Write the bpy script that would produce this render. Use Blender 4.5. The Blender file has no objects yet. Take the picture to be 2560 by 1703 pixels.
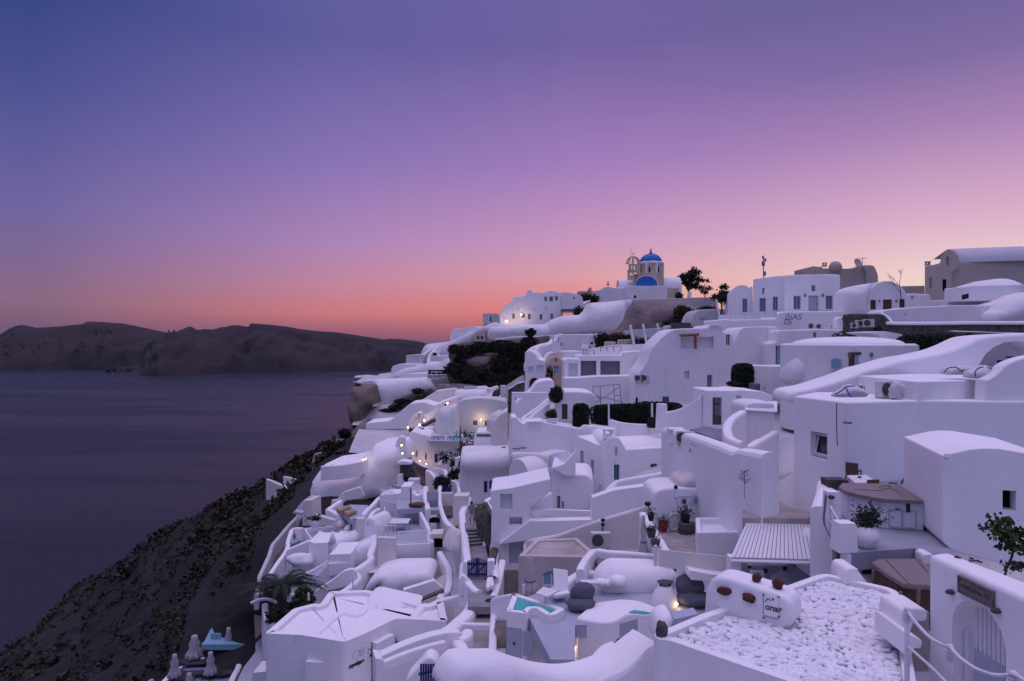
import bpy,bmesh,math,random
import numpy as np
from mathutils import Vector,Matrix,noise
from mathutils.geometry import delaunay_2d_cdt
S = bpy.context.scene
COL = S.collection
R = math.radians
FPX,CX,CY = 1707.0,1280.0,851.5          # focal length and centre in photo pixels (2560 wide)
cd = bpy.data.cameras.new('camera');cam = bpy.data.objects.new('camera',cd);COL.objects.link(cam)
cd.sensor_width = 36;cd.lens = FPX / 2560 * 36;cd.clip_start = 0.5;cd.clip_end = 30000
cam.location = (0,0,0);cam.rotation_euler = (R(90),0,0)
S.camera = cam
S.view_settings.view_transform = 'Standard';S.view_settings.look = 'None'
S.view_settings.exposure = 0.0;S.view_settings.gamma = 1.0
SEA = -120.0
def lin(c):
    return tuple(((x/255)/12.92 if x/255 <= .04045 else ((x/255+.055)/1.055)**2.4) for x in c) + (1.0,)
SKY = {  # elevation in degrees -> colour of the sky, its unseen top brightened to light roofs
 -35: [(0,(110,84,112)),(2.9,(137,104,130)),(6,(124,104,148)),(9.4,(110,101,160)),(17.5,(75,81,146)),(24,(52,68,132)),(36,(84,88,150)),(50,(188,172,210))],
 -15: [(0,(128,84,108)),(0.9,(160,98,116)),(2.2,(201,120,124)),(4.5,(193,132,156)),(7.9,(171,132,182)),(14.1,(137,116,180)),(23,(97,93,158)),(36,(100,98,160)),(50,(188,172,210))],
   6: [(0,(150,100,126)),(0.6,(168,106,126)),(2.7,(226,132,128)),(5.5,(219,157,169)),(8.2,(200,151,189)),(14.3,(162,126,188)),(23.4,(113,98,160)),(36,(105,100,162)),(50,(188,172,210))],
  31: [(0,(247,214,176)),(4.6,(239,209,204)),(8.7,(217,174,202)),(14.9,(168,131,181)),(19.4,(127,108,163)),(24,(108,97,152)),(36,(105,100,160)),(50,(188,172,210))],
 110: [(0,(98,104,150)),(10,(96,106,158)),(25,(92,106,164)),(40,(106,114,176)),(50,(184,172,212))],
}
w = bpy.data.worlds.new('World');S.world = w;w.use_nodes = True
nt = w.node_tree;nt.nodes.clear()
N = nt.nodes.new;L = nt.links.new
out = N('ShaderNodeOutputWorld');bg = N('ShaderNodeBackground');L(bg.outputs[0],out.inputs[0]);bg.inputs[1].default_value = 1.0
tc = N('ShaderNodeTexCoord');sx = N('ShaderNodeSeparateXYZ');L(tc.outputs['Generated'],sx.inputs[0])
def mth(op,a,b=None):
    n = N('ShaderNodeMath');n.operation = op
    for i,v in enumerate((a,b)):
        if v is None: continue
        if isinstance(v,(int,float)): n.inputs[i].default_value = v
        else: L(v,n.inputs[i])
    return n.outputs[0]
el = mth('MULTIPLY',mth('ARCSINE',sx.outputs[2]),180/math.pi)
az = mth('MULTIPLY',mth('ARCTAN2',sx.outputs[0],sx.outputs[1]),180/math.pi)
elf = mth('DIVIDE',el,60.0)
def rampnode(key):
    r = N('ShaderNodeValToRGB');cr = r.color_ramp;cr.interpolation = 'EASE' if False else 'LINEAR'
    pts = SKY[key]
    while len(cr.elements) < len(pts): cr.elements.new(0.5)
    for e,(d,c) in zip(cr.elements,pts): e.position = d/60.0
    for e,(d,c) in zip(cr.elements,pts): e.color = lin(c)
    L(elf,r.inputs[0]);return r.outputs[0]
def maprange(v,a,b):
    m = N('ShaderNodeMapRange');m.interpolation_type = 'LINEAR';m.clamp = True
    m.inputs[1].default_value = a;m.inputs[2].default_value = b;L(v,m.inputs[0]);return m.outputs[0]
def mix(f,a,b):
    m = N('ShaderNodeMix');m.data_type = 'RGBA';L(f,m.inputs[0]);L(a,m.inputs[6]);L(b,m.inputs[7]);return m.outputs[2]
c = rampnode(-35)
c = mix(maprange(az,-35,-15),c,rampnode(-15))
c = mix(maprange(az,-15,6),c,rampnode(6))
c = mix(maprange(az,6,31),c,rampnode(31))
back = rampnode(110)
c = mix(maprange(az,45,105),c,back)
c = mix(maprange(az,-60,-130),c,back)
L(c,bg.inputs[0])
L(mth('ADD',1.0,mth('MULTIPLY',maprange(el,28,52),1.3)),bg.inputs[1])      # unseen high sky made brighter than real dusk to light roofs and walls
try: w.cycles.sampling_method = 'MANUAL';w.cycles.sample_map_resolution = 1024
except Exception: pass
CR = {'0':(0,0,1.0),'A':(1120,600,3.681),'B':(1480,600,3.681),'C':(1920,600,3.681),'D':(800,900,3.681),'E':(1280,900,3.681),'F':(1920,900,3.681),
      'G':(0,1277,3.681),'H':(560,1277,3.681),'I':(640,1100,3.681),'J':(1120,1200,3.117),'K':(1600,1200,3.117),'L':(2060,1150,2.836),
      'M':(0,700,2.1427),'N':(940,720,5.8925),'O':(1020,980,7.3625),'P':(420,1540,7.857),'Q':(700,1200,7.84),'R':(1080,1230,6.273),'S':(940,1520,6.932),'T':(1540,620,9.065)}
def uv(c,x,y):
    ox,oy,s = CR[c];return ox + x/s,oy + y/s
def ray(u,v): return Vector(((u-CX)/FPX,1.0,(CY-v)/FPX))
def PY(c,x,y,Y):
    u,v = uv(c,x,y);return ray(u,v)*Y
def PZ(c,x,y,z):
    u,v = uv(c,x,y);d = ray(u,v);return d*(z/d.z)
MATS = {}
def mat(name,col,rough=.85,var=0.0,vscale=1.0,bump=0.0,bscale=8.0,col2=None,spec=.3,stain=0.0,island=0.0,emit=None,metallic=0.0,wave=None,bdist=.03):
    if name in MATS: return MATS[name]
    m = bpy.data.materials.new(name);m.use_nodes = True;t = m.node_tree
    b = t.nodes['Principled BSDF'];b.inputs['Roughness'].default_value = rough
    b.inputs['Specular IOR Level'].default_value = spec;b.inputs['Metallic'].default_value = metallic
    nn = t.nodes.new;ll = t.links.new
    g = nn('ShaderNodeNewGeometry');c1 = (*col,1)
    src = None
    def rgb(c):
        n = nn('ShaderNodeRGB');n.outputs[0].default_value = c;return n.outputs[0]
    def noi(scale,det=5,rgh=.6,vec=None):
        n = nn('ShaderNodeTexNoise');n.inputs['Scale'].default_value = scale;n.inputs['Detail'].default_value = det;n.inputs['Roughness'].default_value = rgh
        ll(vec or g.outputs['Position'],n.inputs['Vector']);return n.outputs['Fac']
    def mx(f,a,bb,fac=None):
        n = nn('ShaderNodeMix');n.data_type = 'RGBA'
        if f is None: n.inputs[0].default_value = fac
        else: ll(f,n.inputs[0])
        ll(a,n.inputs[6]);ll(bb,n.inputs[7]);return n.outputs[2]
    def rng(f,a,bb,lo=0.,hi=1.):
        n = nn('ShaderNodeMapRange');n.inputs[1].default_value = a;n.inputs[2].default_value = bb;n.inputs[3].default_value = lo;n.inputs[4].default_value = hi
        ll(f,n.inputs[0]);return n.outputs[0]
    src = rgb(c1)
    if var or col2:
        c2 = col2 if col2 else tuple(x*(1-var) for x in col)
        src = mx(rng(noi(vscale),.36,.66),src,rgb((*c2,1)))
    if stain:
        mp = nn('ShaderNodeMapping');mp.inputs['Scale'].default_value = (2.2,2.2,.35);ll(g.outputs['Position'],mp.inputs[0])
        f = rng(noi(1.0,6,.7,mp.outputs[0]),.52,.82,0,stain)
        src = mx(f,src,rgb((col[0]*.55,col[1]*.52,col[2]*.48,1)))
    if island:
        n = nn('ShaderNodeMapRange');n.inputs[3].default_value = 1-island;n.inputs[4].default_value = 1+island
        ll(g.outputs['Random Per Island'],n.inputs[0])
        h = nn('ShaderNodeHueSaturation');ll(n.outputs[0],h.inputs['Value']);ll(src,h.inputs['Color']);src = h.outputs[0]
    ll(src,b.inputs['Base Color'])
    if emit:
        b.inputs['Emission Color'].default_value = (*emit[0],1);b.inputs['Emission Strength'].default_value = emit[1]
    if bump:
        n = nn('ShaderNodeBump');n.inputs['Strength'].default_value = bump;n.inputs['Distance'].default_value = bdist
        a = nn('ShaderNodeMath');a.operation = 'MULTIPLY_ADD';ll(noi(bscale,6,.65),a.inputs[0]);a.inputs[1].default_value = .6;ll(noi(bscale*.18,3,.5),a.inputs[2])
        ll(a.outputs[0],n.inputs['Height']);ll(n.outputs[0],b.inputs['Normal'])
    MATS[name] = m;return m
WHITE = mat('white_plaster',(.80,.79,.80),.9,.10,.35,.55,5.0,stain=.25,bdist=.10)
WARM  = mat('warm_white_plaster',(.74,.69,.65),.9,.12,.35,.55,5.0,stain=.3,bdist=.10)
CLEAN = mat('fresh_white_plaster',(.86,.85,.86),.85,.05,.5,.4,6.0,stain=.10,bdist=.06)
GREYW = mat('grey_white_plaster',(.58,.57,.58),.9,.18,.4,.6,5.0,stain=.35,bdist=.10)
BEIGE = mat('beige_render',(.50,.43,.37),.9,.14,.25,.4,5.0,stain=.2)
PEACH = mat('peach_render',(.68,.47,.34),.9,.10,.6,.3,6.0)
CREAM = mat('cream_church_render',(.60,.50,.36),.9,.08,.6,.3,6.0)
FLOOR = mat('blue_grey_screed',(.40,.43,.50),.8,.14,.5,.25,8.0,stain=.2)
PAVE  = mat('grey_stone_paving',(.27,.25,.25),.85,.35,1.4,.6,5.0,col2=(.40,.37,.36))
CONC  = mat('bare_concrete_roof',(.46,.41,.38),.9,.3,.8,.6,6.0,col2=(.30,.27,.26))
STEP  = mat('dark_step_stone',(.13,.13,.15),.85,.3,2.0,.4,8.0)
STONE = mat('dark_lava_stone',(.060,.052,.048),.9,.5,2.5,1.0,4.0,col2=(.17,.14,.12),bdist=.25)
ROCK  = mat('tuff_rock',(.24,.19,.16),.95,.4,.35,1.0,1.2,col2=(.13,.105,.095),bdist=.6)
PINKR = mat('pink_tuff_rock',(.34,.26,.23),.95,.4,.18,1.0,1.0,col2=(.17,.15,.15),bdist=.6)
BLUE  = mat('church_blue',(.02,.15,.45),.55,.1,1.0,.1,6.0)
DBLUE = mat('navy_paint',(.006,.016,.11),.5)
TEAL  = mat('pale_blue_paint',(.20,.38,.48),.6,.1,2.0)
PALE  = mat('pale_grey_paint',(.40,.45,.53),.6,.08,2.0)
WOODP = mat('white_painted_wood',(.72,.72,.74),.6,.06,3.0)
BROWN = mat('brown_wood',(.12,.055,.035),.6,.3,6.0)
ORNG  = mat('orange_wood',(.30,.10,.04),.6,.3,6.0)
GREYWD= mat('weathered_wood',(.20,.165,.155),.8,.35,9.0,.5,20.0)
COVER = mat('grey_brown_vinyl',(.235,.19,.19),.6,.12,2.0,.15,12.0)
GLASS = mat('dark_window_glass',(.035,.04,.05),.15,spec=.6)
CURT  = mat('curtain_cloth',(.30,.30,.33),.8,.3,9.0)
BLACK = mat('black_metal',(.015,.015,.018),.5)
IRON  = mat('grey_steel',(.16,.16,.19),.5)
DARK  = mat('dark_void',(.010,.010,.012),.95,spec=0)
TAN   = mat('tan_sling_fabric',(.16,.10,.07),.8,.2,20.0)
CUSH  = mat('sand_cushion',(.36,.26,.17),.9,.15,6.0)
GREYC = mat('grey_cushion',(.20,.17,.18),.9,.15,6.0)
BEAN  = mat('slate_beanbag_fabric',(.11,.12,.16),.9,.15,5.0,.3,10.0)
CANVAS= mat('cream_parasol_canvas',(.52,.46,.46),.9,.12,5.0,.2,12.0)
LOUNGE= mat('dark_lounger_mesh',(.055,.05,.055),.8,.3,5.0)
POOL  = mat('pool_water',(.05,.33,.36),.08,.2,2.0,.3,3.0,spec=.5,emit=((.03,.42,.45),.16))
TERRA = mat('terracotta',(.22,.05,.03),.8,.2,5.0)
REDST = mat('red_lava_stone',(.12,.045,.035),.9,.4,8.0,.8,10.0)
DKST  = mat('dark_grey_stone',(.10,.095,.10),.9,.3,6.0,.6,10.0)
PEBM  = mat('white_pebble',(.80,.80,.82),.7,.1,3.0,island=.06)
LEAF  = mat('dark_leaves',(.022,.040,.022),.7,.3,1.0,island=.55)
LEAFG = mat('green_leaves',(.040,.085,.020),.7,.3,1.0,island=.5)
LEAFB = mat('brown_green_scrub',(.026,.025,.014),.85,.4,.3,island=.6,col2=(.045,.038,.026))
BARK  = mat('bark',(.07,.055,.045),.9,.3,6.0)
BAGM  = mat('white_sack_cloth',(.66,.65,.67),.8,.15,3.0,.4,4.0)
STRAP = mat('blue_strap',(.05,.16,.42),.6)
NAVYS = mat('navy_strap',(.05,.06,.14),.6)
ACW   = mat('air_conditioner_casing',(.60,.58,.56),.5,.1,4.0)
SKIN  = mat('skin',(.30,.17,.12),.6)
SHIRT = mat('grey_blue_cloth',(.20,.25,.33),.9)
SHORT = mat('white_cloth',(.62,.62,.66),.9)
HAIR  = mat('dark_hair',(.012,.01,.01),.6)
ROPE  = mat('white_rope',(.70,.70,.74),.9,.1,10.0,.5,40.0)
GLOW  = mat('lit_lamp_glass',(.9,.7,.4),.5,emit=((1.0,.62,.28),14.0))
RED   = mat('red_paint',(.30,.03,.02),.7)
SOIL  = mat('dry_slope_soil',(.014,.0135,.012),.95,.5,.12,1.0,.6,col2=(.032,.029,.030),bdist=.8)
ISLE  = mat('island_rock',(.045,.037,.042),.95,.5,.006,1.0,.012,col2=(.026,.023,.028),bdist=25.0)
def tag(o,label=None,cat=None,group=None,kind=None):
    if label: o['label'] = label
    if cat: o['category'] = cat
    if group: o['group'] = group
    if kind: o['kind'] = kind
    return o
WLOC = {}
def mk(name,bm,m,parent=None,smooth=False,loc=None):
    vs = [v.co for v in bm.verts]
    if loc is None:
        mn = Vector([min(v[i] for v in vs) for i in range(3)]);mxx = Vector([max(v[i] for v in vs) for i in range(3)])
        loc = Vector(((mn.x+mxx.x)/2,(mn.y+mxx.y)/2,mn.z))
    bmesh.ops.translate(bm,verts=bm.verts,vec=-loc)
    me = bpy.data.meshes.new(name);bm.to_mesh(me);bm.free()
    for mm in (m if isinstance(m,(list,tuple)) else [m]): me.materials.append(mm)
    if smooth: me.polygons.foreach_set('use_smooth',[True]*len(me.polygons))
    o = bpy.data.objects.new(name,me);COL.objects.link(o)
    if parent:
        o.parent = parent;o.location = loc - WLOC[parent.name]
    else: o.location = loc
    WLOC[o.name] = loc
    return o
def empty(name,label,cat,loc,group=None):
    o = bpy.data.objects.new(name,None);COL.objects.link(o);o.location = loc;o.empty_display_size = .2
    WLOC[o.name] = Vector(loc);return tag(o,label,cat,group)
CUTS = {}                                           # object name -> list of cutter meshes
def round_poly(pts,r,n=3):
    """2-D polygon with its corners cut to short curves"""
    if r <= 0: return pts
    o = [];k = len(pts)
    for i in range(k):
        p0,p1,p2 = Vector(pts[i-1]),Vector(pts[i]),Vector(pts[(i+1) % k])
        a,b = p0-p1,p2-p1
        la,lb = a.length,b.length
        if la < 1e-6 or lb < 1e-6: continue
        ra = min(r,la*.4);rb = min(r,lb*.4)
        q0 = p1+a/la*ra;q2 = p1+b/lb*rb
        for j in range(n+1):
            t = j/n;o.append(tuple(q0*(1-t)**2 + p1*2*t*(1-t) + q2*t*t))
    return o
def area2(p): return sum(p[i-1][0]*p[i][1]-p[i][0]*p[i-1][1] for i in range(len(p)))/2
def bevel(o,wdt,seg=3):
    if wdt <= 0: return
    b = o.modifiers.new('b','BEVEL');b.width = wdt;b.segments = seg;b.limit_method = 'ANGLE';b.angle_limit = R(50);b.use_clamp_overlap = True
class Plane:
    def __init__(s,o,yaw): s.o = Vector(o);s.n = Vector((math.sin(yaw),-math.cos(yaw),0));s.s = Vector((math.cos(yaw),math.sin(yaw),0))
    def hit(s,c,x,y):
        d = ray(*uv(c,x,y));p = d*(s.o.dot(s.n)/d.dot(s.n));q = p-s.o;return q.dot(s.s),p.z
    def pt(s,a,z,d=0): p = s.o + s.s*a + s.n*d;return Vector((p.x,p.y,z))
def box_on(bm,pl,a0,a1,z0,z1,d0,d1):
    vs = [bm.verts.new(pl.pt(a,z,d)) for d in (d0,d1) for (a,z) in ((a0,z0),(a1,z0),(a1,z1),(a0,z1))]
    for f in ((3,2,1,0),(4,5,6,7),(0,1,5,4),(1,2,6,5),(2,3,7,6),(3,0,4,7)): bm.faces.new([vs[i] for i in f])
def prism_on(bm,pl,poly,d0,d1):
    if area2(poly) < 0: poly = poly[::-1]
    if d0 > d1: d0,d1 = d1,d0
    a = [bm.verts.new(pl.pt(x,z,d0)) for x,z in poly];b = [bm.verts.new(pl.pt(x,z,d1)) for x,z in poly]
    n = len(poly);bm.faces.new(a[::-1]);bm.faces.new(b)
    for i in range(n): bm.faces.new((a[i],a[(i+1)%n],b[(i+1)%n],b[i]))
def archpoly(a0,a1,z0,z1,flat=1.0,n=10):
    r = (a1-a0)/2;h = min(r*flat,(z1-z0)*.9);return [(a0,z0),(a1,z0)]+[((a0+a1)/2+r*math.cos(t*math.pi/n),z1-h+h*math.sin(t*math.pi/n)) for t in range(n+1)]
def opening(host,pl,c,o,cut=True):
    """o = (kind, x0, y0, x1, y1, options): a real recess in the wall with frame, pane, shutters or door"""
    kind,x0,y0,x1,y1 = o[:5];k = o[5] if len(o) > 5 else {}
    xm,ym = (x0+x1)/2,(y0+y1)/2
    a0 = pl.hit(c,x0,ym)[0];a1 = pl.hit(c,x1,ym)[0];z1 = pl.hit(c,xm,y0)[1];z0 = pl.hit(c,xm,y1)[1]
    if a1 < a0: a0,a1 = a1,a0
    rec = k.get('rec',.22);arch = k.get('arch',0)
    poly = archpoly(a0,a1,z0,z1,arch) if arch else [(a0,z0),(a1,z0),(a1,z1),(a0,z1)]
    if cut:
        bm = bmesh.new();prism_on(bm,pl,poly,.4,-rec)
        me = bpy.data.meshes.new('cut');bm.to_mesh(me);bm.free();CUTS.setdefault(host.name,[]).append(me)
    fw = min(.07,(a1-a0)*.14);e = .004;d = -rec
    if kind == 'niche': return
    if kind in ('win','shut'):
        bm = bmesh.new();fd = d+.09
        for q in ((a0+e,a0+fw,z0+e,z1-e),(a1-fw,a1-e,z0+e,z1-e),(a0+fw,a1-fw,z0+e,z0+fw),(a0+fw,a1-fw,z1-fw,z1-e)):
            if arch and q[2] > z0+fw*2: continue
            q = list(q)
            if arch and q[3] > z1-(a1-a0)*.5*arch: q[3] = z1-(a1-a0)*.5*arch
            box_on(bm,pl,*q,d+.002,fd)
        for t in range(1,k.get('mull',1)+1):
            am = a0+(a1-a0)*t/(k.get('mull',1)+1);box_on(bm,pl,am-fw*.4,am+fw*.4,z0+fw,z1-fw if not arch else z1-fw*2,d+.002,fd-.01)
        f = mk('window',bm,k.get('fm',WOODP),host)
        bm = bmesh.new();prism_on(bm,pl,archpoly(a0+e,a1-e,z0+e,z1-e,arch) if arch else [(a0+e,z0+e),(a1-e,z0+e),(a1-e,z1-e),(a0+e,z1-e)],d+.006,d+.03)
        mk('shutter' if kind == 'shut' else 'pane',bm,k.get('m',TEAL if kind == 'shut' else GLASS),f)
        if k.get('sill'):
            bm = bmesh.new();box_on(bm,pl,a0-.06,a1+.06,z0-.07,z0,-.02,.07);mk('sill',bm,CLEAN,f)
    elif kind == 'door':
        bm = bmesh.new();prism_on(bm,pl,archpoly(a0+e,a1-e,z0+e,z1-e,arch) if arch else [(a0+e,z0+e),(a1-e,z0+e),(a1-e,z1-e),(a0+e,z1-e)],d+.004,d+.05)
        if not arch and not k.get('plain'):
            wdt = (a1-a0);hh = z1-z0
            for (p,q) in ((.12,.46),(.54,.88)):
                for (r_,t_) in ((.08,.45),(.52,.92)): box_on(bm,pl,a0+wdt*p,a0+wdt*q,z0+hh*r_,z0+hh*t_,d+.052,d+.068)
        f = mk('door',bm,k.get('m',PALE),host)
        bm = bmesh.new();box_on(bm,pl,a1-(a1-a0)*.16,a1-(a1-a0)*.08,z0+(z1-z0)*.45,z0+(z1-z0)*.50,d+.07,d+.11);mk('handle',bm,BLACK,f)
        if k.get('frame'):
            bm = bmesh.new();q = k.get('fw',.12)
            box_on(bm,pl,a0-q,a0-e,z0,z1+q,-.02,.05);box_on(bm,pl,a1+e,a1+q,z0,z1+q,-.02,.05);box_on(bm,pl,a0-e,a1+e,z1+e,z1+q,-.02,.05)
            mk('door_frame',bm,k['frame'],host)
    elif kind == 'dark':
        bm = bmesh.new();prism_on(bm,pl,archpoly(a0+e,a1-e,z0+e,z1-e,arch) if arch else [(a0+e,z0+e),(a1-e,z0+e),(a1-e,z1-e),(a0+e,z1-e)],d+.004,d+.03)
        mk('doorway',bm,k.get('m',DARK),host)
def B(name,label,cat,c,top,z,h,m=None,par=None,op=(),bev=.14,rp=0,group=None,kind=None,seg=3,rm=None):
    """building from its roof outline at height z, walls dropping h; par = (rim width, rim height)"""
    pts = [PZ(c,p[0],p[1],z) for p in top]
    xy = [(p.x,p.y) for p in pts]
    edges = list(xy)
    if area2(xy) < 0: xy = xy[::-1]
    if rp: xy = round_poly(xy,rp)
    bm = bmesh.new();n = len(xy)
    a = [bm.verts.new((x,y,z-h)) for x,y in xy];b = [bm.verts.new((x,y,z)) for x,y in xy]
    bm.faces.new(a[::-1]);tf = bm.faces.new(b)
    for i in range(n): bm.faces.new((a[i],a[(i+1)%n],b[(i+1)%n],b[i]))
    bm.normal_update()
    if par:
        bmesh.ops.inset_region(bm,faces=[tf],thickness=par[0],use_even_offset=True)
        r = bmesh.ops.extrude_discrete_faces(bm,faces=[tf])
        bmesh.ops.translate(bm,verts=r['faces'][0].verts,vec=(0,0,-par[1]))
        if rm: r['faces'][0].material_index = 1
    o = mk(name,bm,[m or WHITE] + ([rm] if rm else []));tag(o,label,cat,group,kind);bevel(o,bev,seg)
    for q in op:
        i = q[0];p0 = Vector((*edges[i],0));p1 = Vector((*edges[(i+1) % len(edges)],0));d = p1-p0
        yaw = math.atan2(d.y,d.x);pl = Plane((p0.x,p0.y,0),yaw)
        if pl.n.dot(-pl.o) < 0: yaw += math.pi;pl = Plane((p0.x,p0.y,0),yaw)
        opening(o,pl,c,q[1:])
    return o
def Fr(name,label,cat,c,outl,Y,depth,yaw=0,m=None,op=(),bev=.14,rp=.25,group=None,kind=None,seg=3,ref=None):
    """building from the outline of its front wall, standing at distance Y (at point ref), reaching depth metres back"""
    r0 = ref or outl[0];yaw = R(yaw)
    p0 = PY(c,r0[0],r0[1],Y);pl = Plane((p0.x,p0.y,0),yaw)
    poly = [pl.hit(c,p[0],p[1]) for p in outl]
    if rp: poly = round_poly(poly,rp)
    bm = bmesh.new();prism_on(bm,pl,poly,-depth,0)
    o = mk(name,bm,m or WHITE);tag(o,label,cat,group,kind);bevel(o,bev,seg)
    for q in op: opening(o,pl,c,q)
    o['_yaw'] = yaw
    return o,pl
def spline(pts,n=5):
    pts = [Vector(p) for p in pts]
    if n <= 1 or len(pts) < 3: return pts
    P = [pts[0]*2-pts[1]]+pts+[pts[-1]*2-pts[-2]];o = []
    for i in range(1,len(P)-2):
        p0,p1,p2,p3 = P[i-1:i+3]
        for j in range(n):
            t = j/n;o.append(.5*((2*p1)+(p2-p0)*t+(2*p0-5*p1+4*p2-p3)*t*t+(3*p1-p0-3*p2+p3)*t**3))
    o.append(pts[-1]);return o
def W(name,label,cat,c,pts,thick=.35,drop=2.5,m=None,z=None,n=4,group=None,flat=False,wob=.03,kind=None):
    """free-form wall: its top edge runs through the given points (x, y, distance), rounded on top"""
    q = spline([PZ(c,p[0],p[1],z) if (z is not None and len(p) == 2) else PY(c,*p) for p in pts],n)
    prof = [(-.5,-1)]+([(-.5,0),(.5,0)] if flat else [(-.5,-.30),(-.42,-.12),(-.25,-.03),(0,0),(.25,-.03),(.42,-.12),(.5,-.30)])+[(.5,-1)]
    bm = bmesh.new();rings = []
    for i,p in enumerate(q):
        d = (q[min(i+1,len(q)-1)]-q[max(i-1,0)]);d.z = 0
        d = d.normalized() if d.length > 1e-6 else Vector((1,0,0));s = Vector((d.y,-d.x,0))
        k = noise.noise(p*.5)*wob
        rings.append([bm.verts.new(p+s*(a*thick+k)+Vector((0,0,(b*thick if b > -1 else -drop)+k))) for a,b in prof])
    np_ = len(prof)
    for i in range(len(rings)-1):
        for j in range(np_): bm.faces.new((rings[i][j],rings[i][(j+1)%np_],rings[i+1][(j+1)%np_],rings[i+1][j]))
    bm.faces.new(rings[0][::-1]);bm.faces.new(rings[-1])
    bmesh.ops.recalc_face_normals(bm,faces=bm.faces)
    o = mk(name,bm,m or WHITE,smooth=False);return tag(o,label,cat,group,kind)
def fbm(p,f,o=4): return sum(noise.noise(p*f*2**i)/2**i for i in range(o))
def Pil(name,label,cat,c,outl,Y,bulge,yaw=0,m=None,depth=2.0,res=.6,nz=.1,nf=.6,wdt=None,group=None,rp=.4,kind=None,parent=None,ref=None,tilt=0.0):
    """swelling mass (rock, whitewashed slope, cushion): outline at distance Y, bulging towards the viewer; tilt = metres it leans back per metre of height"""
    r0 = ref or outl[0];yaw = R(yaw);p0 = PY(c,r0[0],r0[1],Y);pl = Plane((p0.x,p0.y,0),yaw)
    zref = p0.z
    def hit(x,y):
        u,v = uv(c,x,y);d = ray(u,v);nn = pl.n.copy();nn.z = tilt;nn2 = nn
        t = (pl.o.dot(pl.n)+tilt*zref)/d.dot(nn2) if tilt else pl.o.dot(pl.n)/d.dot(pl.n)
        p = d*t;return ((p-pl.o).dot(pl.s),p.z)
    poly = [hit(p[0],p[1]) for p in outl]
    if rp: poly = round_poly(poly,rp)
    if area2(poly) < 0: poly = poly[::-1]
    P = np.array(poly);b = []
    for i in range(len(P)):
        p,q = P[i],P[(i+1)%len(P)];k = max(1,int(np.linalg.norm(q-p)/res));b += [p+(q-p)*j/k for j in range(k)]
    b = np.array(b);nb = len(b);mn,mx_ = P.min(0),P.max(0)
    def inside(x,y):
        r = False
        for i in range(len(P)):
            x1,y1 = P[i-1];x2,y2 = P[i]
            if (y1 > y) != (y2 > y) and x < (x2-x1)*(y-y1)/(y2-y1)+x1: r = not r
        return r
    def dist(x,y):
        a = P;d = np.roll(P,-1,0)-P;L2 = (d**2).sum(1)+1e-12
        t = np.clip(((np.array([x,y])-a)*d).sum(1)/L2,0,1);return float(np.sqrt((((a+d*t[:,None])-np.array([x,y]))**2).sum(1)).min())
    rnd = random.Random(len(name)+int(Y*10));inn = []
    y = mn[1]+res*.5
    while y < mx_[1]:
        x = mn[0]+res*.5
        while x < mx_[0]:
            xx,yy = x+rnd.uniform(-.25,.25)*res,y+rnd.uniform(-.25,.25)*res
            if inside(xx,yy):
                d = dist(xx,yy)
                if d > res*.35: inn.append((xx,yy,d))
            x += res
        y += res
    co = [Vector(p) for p in b]+[Vector((p[0],p[1])) for p in inn]
    V,E,Fc,*_ = delaunay_2d_cdt(co,[(i,(i+1)%nb) for i in range(nb)],[list(range(nb))],1,1e-5)
    wd = wdt or max(.4,min(mx_-mn)*.35);bm = bmesh.new();vs = []
    for v in V:
        d = dist(v.x,v.y);t = min(d/wd,1);off = bulge*math.sqrt(max(0,1-(1-t)**2))
        p = pl.pt(v.x,v.y,off-(tilt*(v.y-zref)))
        if nz: p += pl.n*(fbm(p,nf)*nz*min(1,.25+d/wd*2))+Vector((0,0,1))*(noise.noise(p*nf*1.7)*nz*.4*min(1,d/wd))
        vs.append(bm.verts.new(p))
    for f in Fc:
        try: bm.faces.new([vs[i] for i in f])
        except ValueError: pass
    bm.normal_update()
    be = [e for e in bm.edges if len(e.link_faces) == 1]
    g = bmesh.ops.extrude_edge_only(bm,edges=be)
    bmesh.ops.translate(bm,verts=[x for x in g['geom'] if isinstance(x,bmesh.types.BMVert)],vec=-pl.n*depth)
    bmesh.ops.recalc_face_normals(bm,faces=bm.faces)
    fs = sum((f.normal.dot(pl.n) for f in bm.faces))
    if fs < 0: bmesh.ops.reverse_faces(bm,faces=bm.faces)
    o = mk(name,bm,m or WHITE,parent,smooth=True)
    return o if parent else tag(o,label,cat,group,kind)
def Flo(name,c,pts,z,m=None,h=.5,label=None):
    """painted floor, path or landing at height z"""
    o = B(name,label,None,c,pts,z,h,m or FLOOR,bev=0,kind='structure');return o
def St(name,label,cat,c,bl,br,tl,tr,zb,zt,n,m=None,rm=None,drop=.6):
    """flight of n steps from the edge bl-br at height zb up to tl-tr at height zt"""
    a,b,d,e = PZ(c,*bl,zb),PZ(c,*br,zb),PZ(c,*tl,zt),PZ(c,*tr,zt)
    bm = bmesh.new()
    for k in range(n):
        t0,t1 = k/n,(k+1)/n;z1 = zb+(zt-zb)*t1;z0 = zb+(zt-zb)*t0-drop
        q = [a.lerp(d,t0),b.lerp(e,t0),b.lerp(e,t1),a.lerp(d,t1)]
        lo = [bm.verts.new((p.x,p.y,z0)) for p in q];hi = [bm.verts.new((p.x,p.y,z1)) for p in q]
        bm.faces.new(lo[::-1]);f = bm.faces.new(hi)
        for i in range(4):
            g = bm.faces.new((lo[i],lo[(i+1)%4],hi[(i+1)%4],hi[i]))
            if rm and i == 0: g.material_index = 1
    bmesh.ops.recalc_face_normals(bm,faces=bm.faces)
    o = mk(name,bm,[m or FLOOR]+([rm] if rm else []));return tag(o,label,cat)
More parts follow.
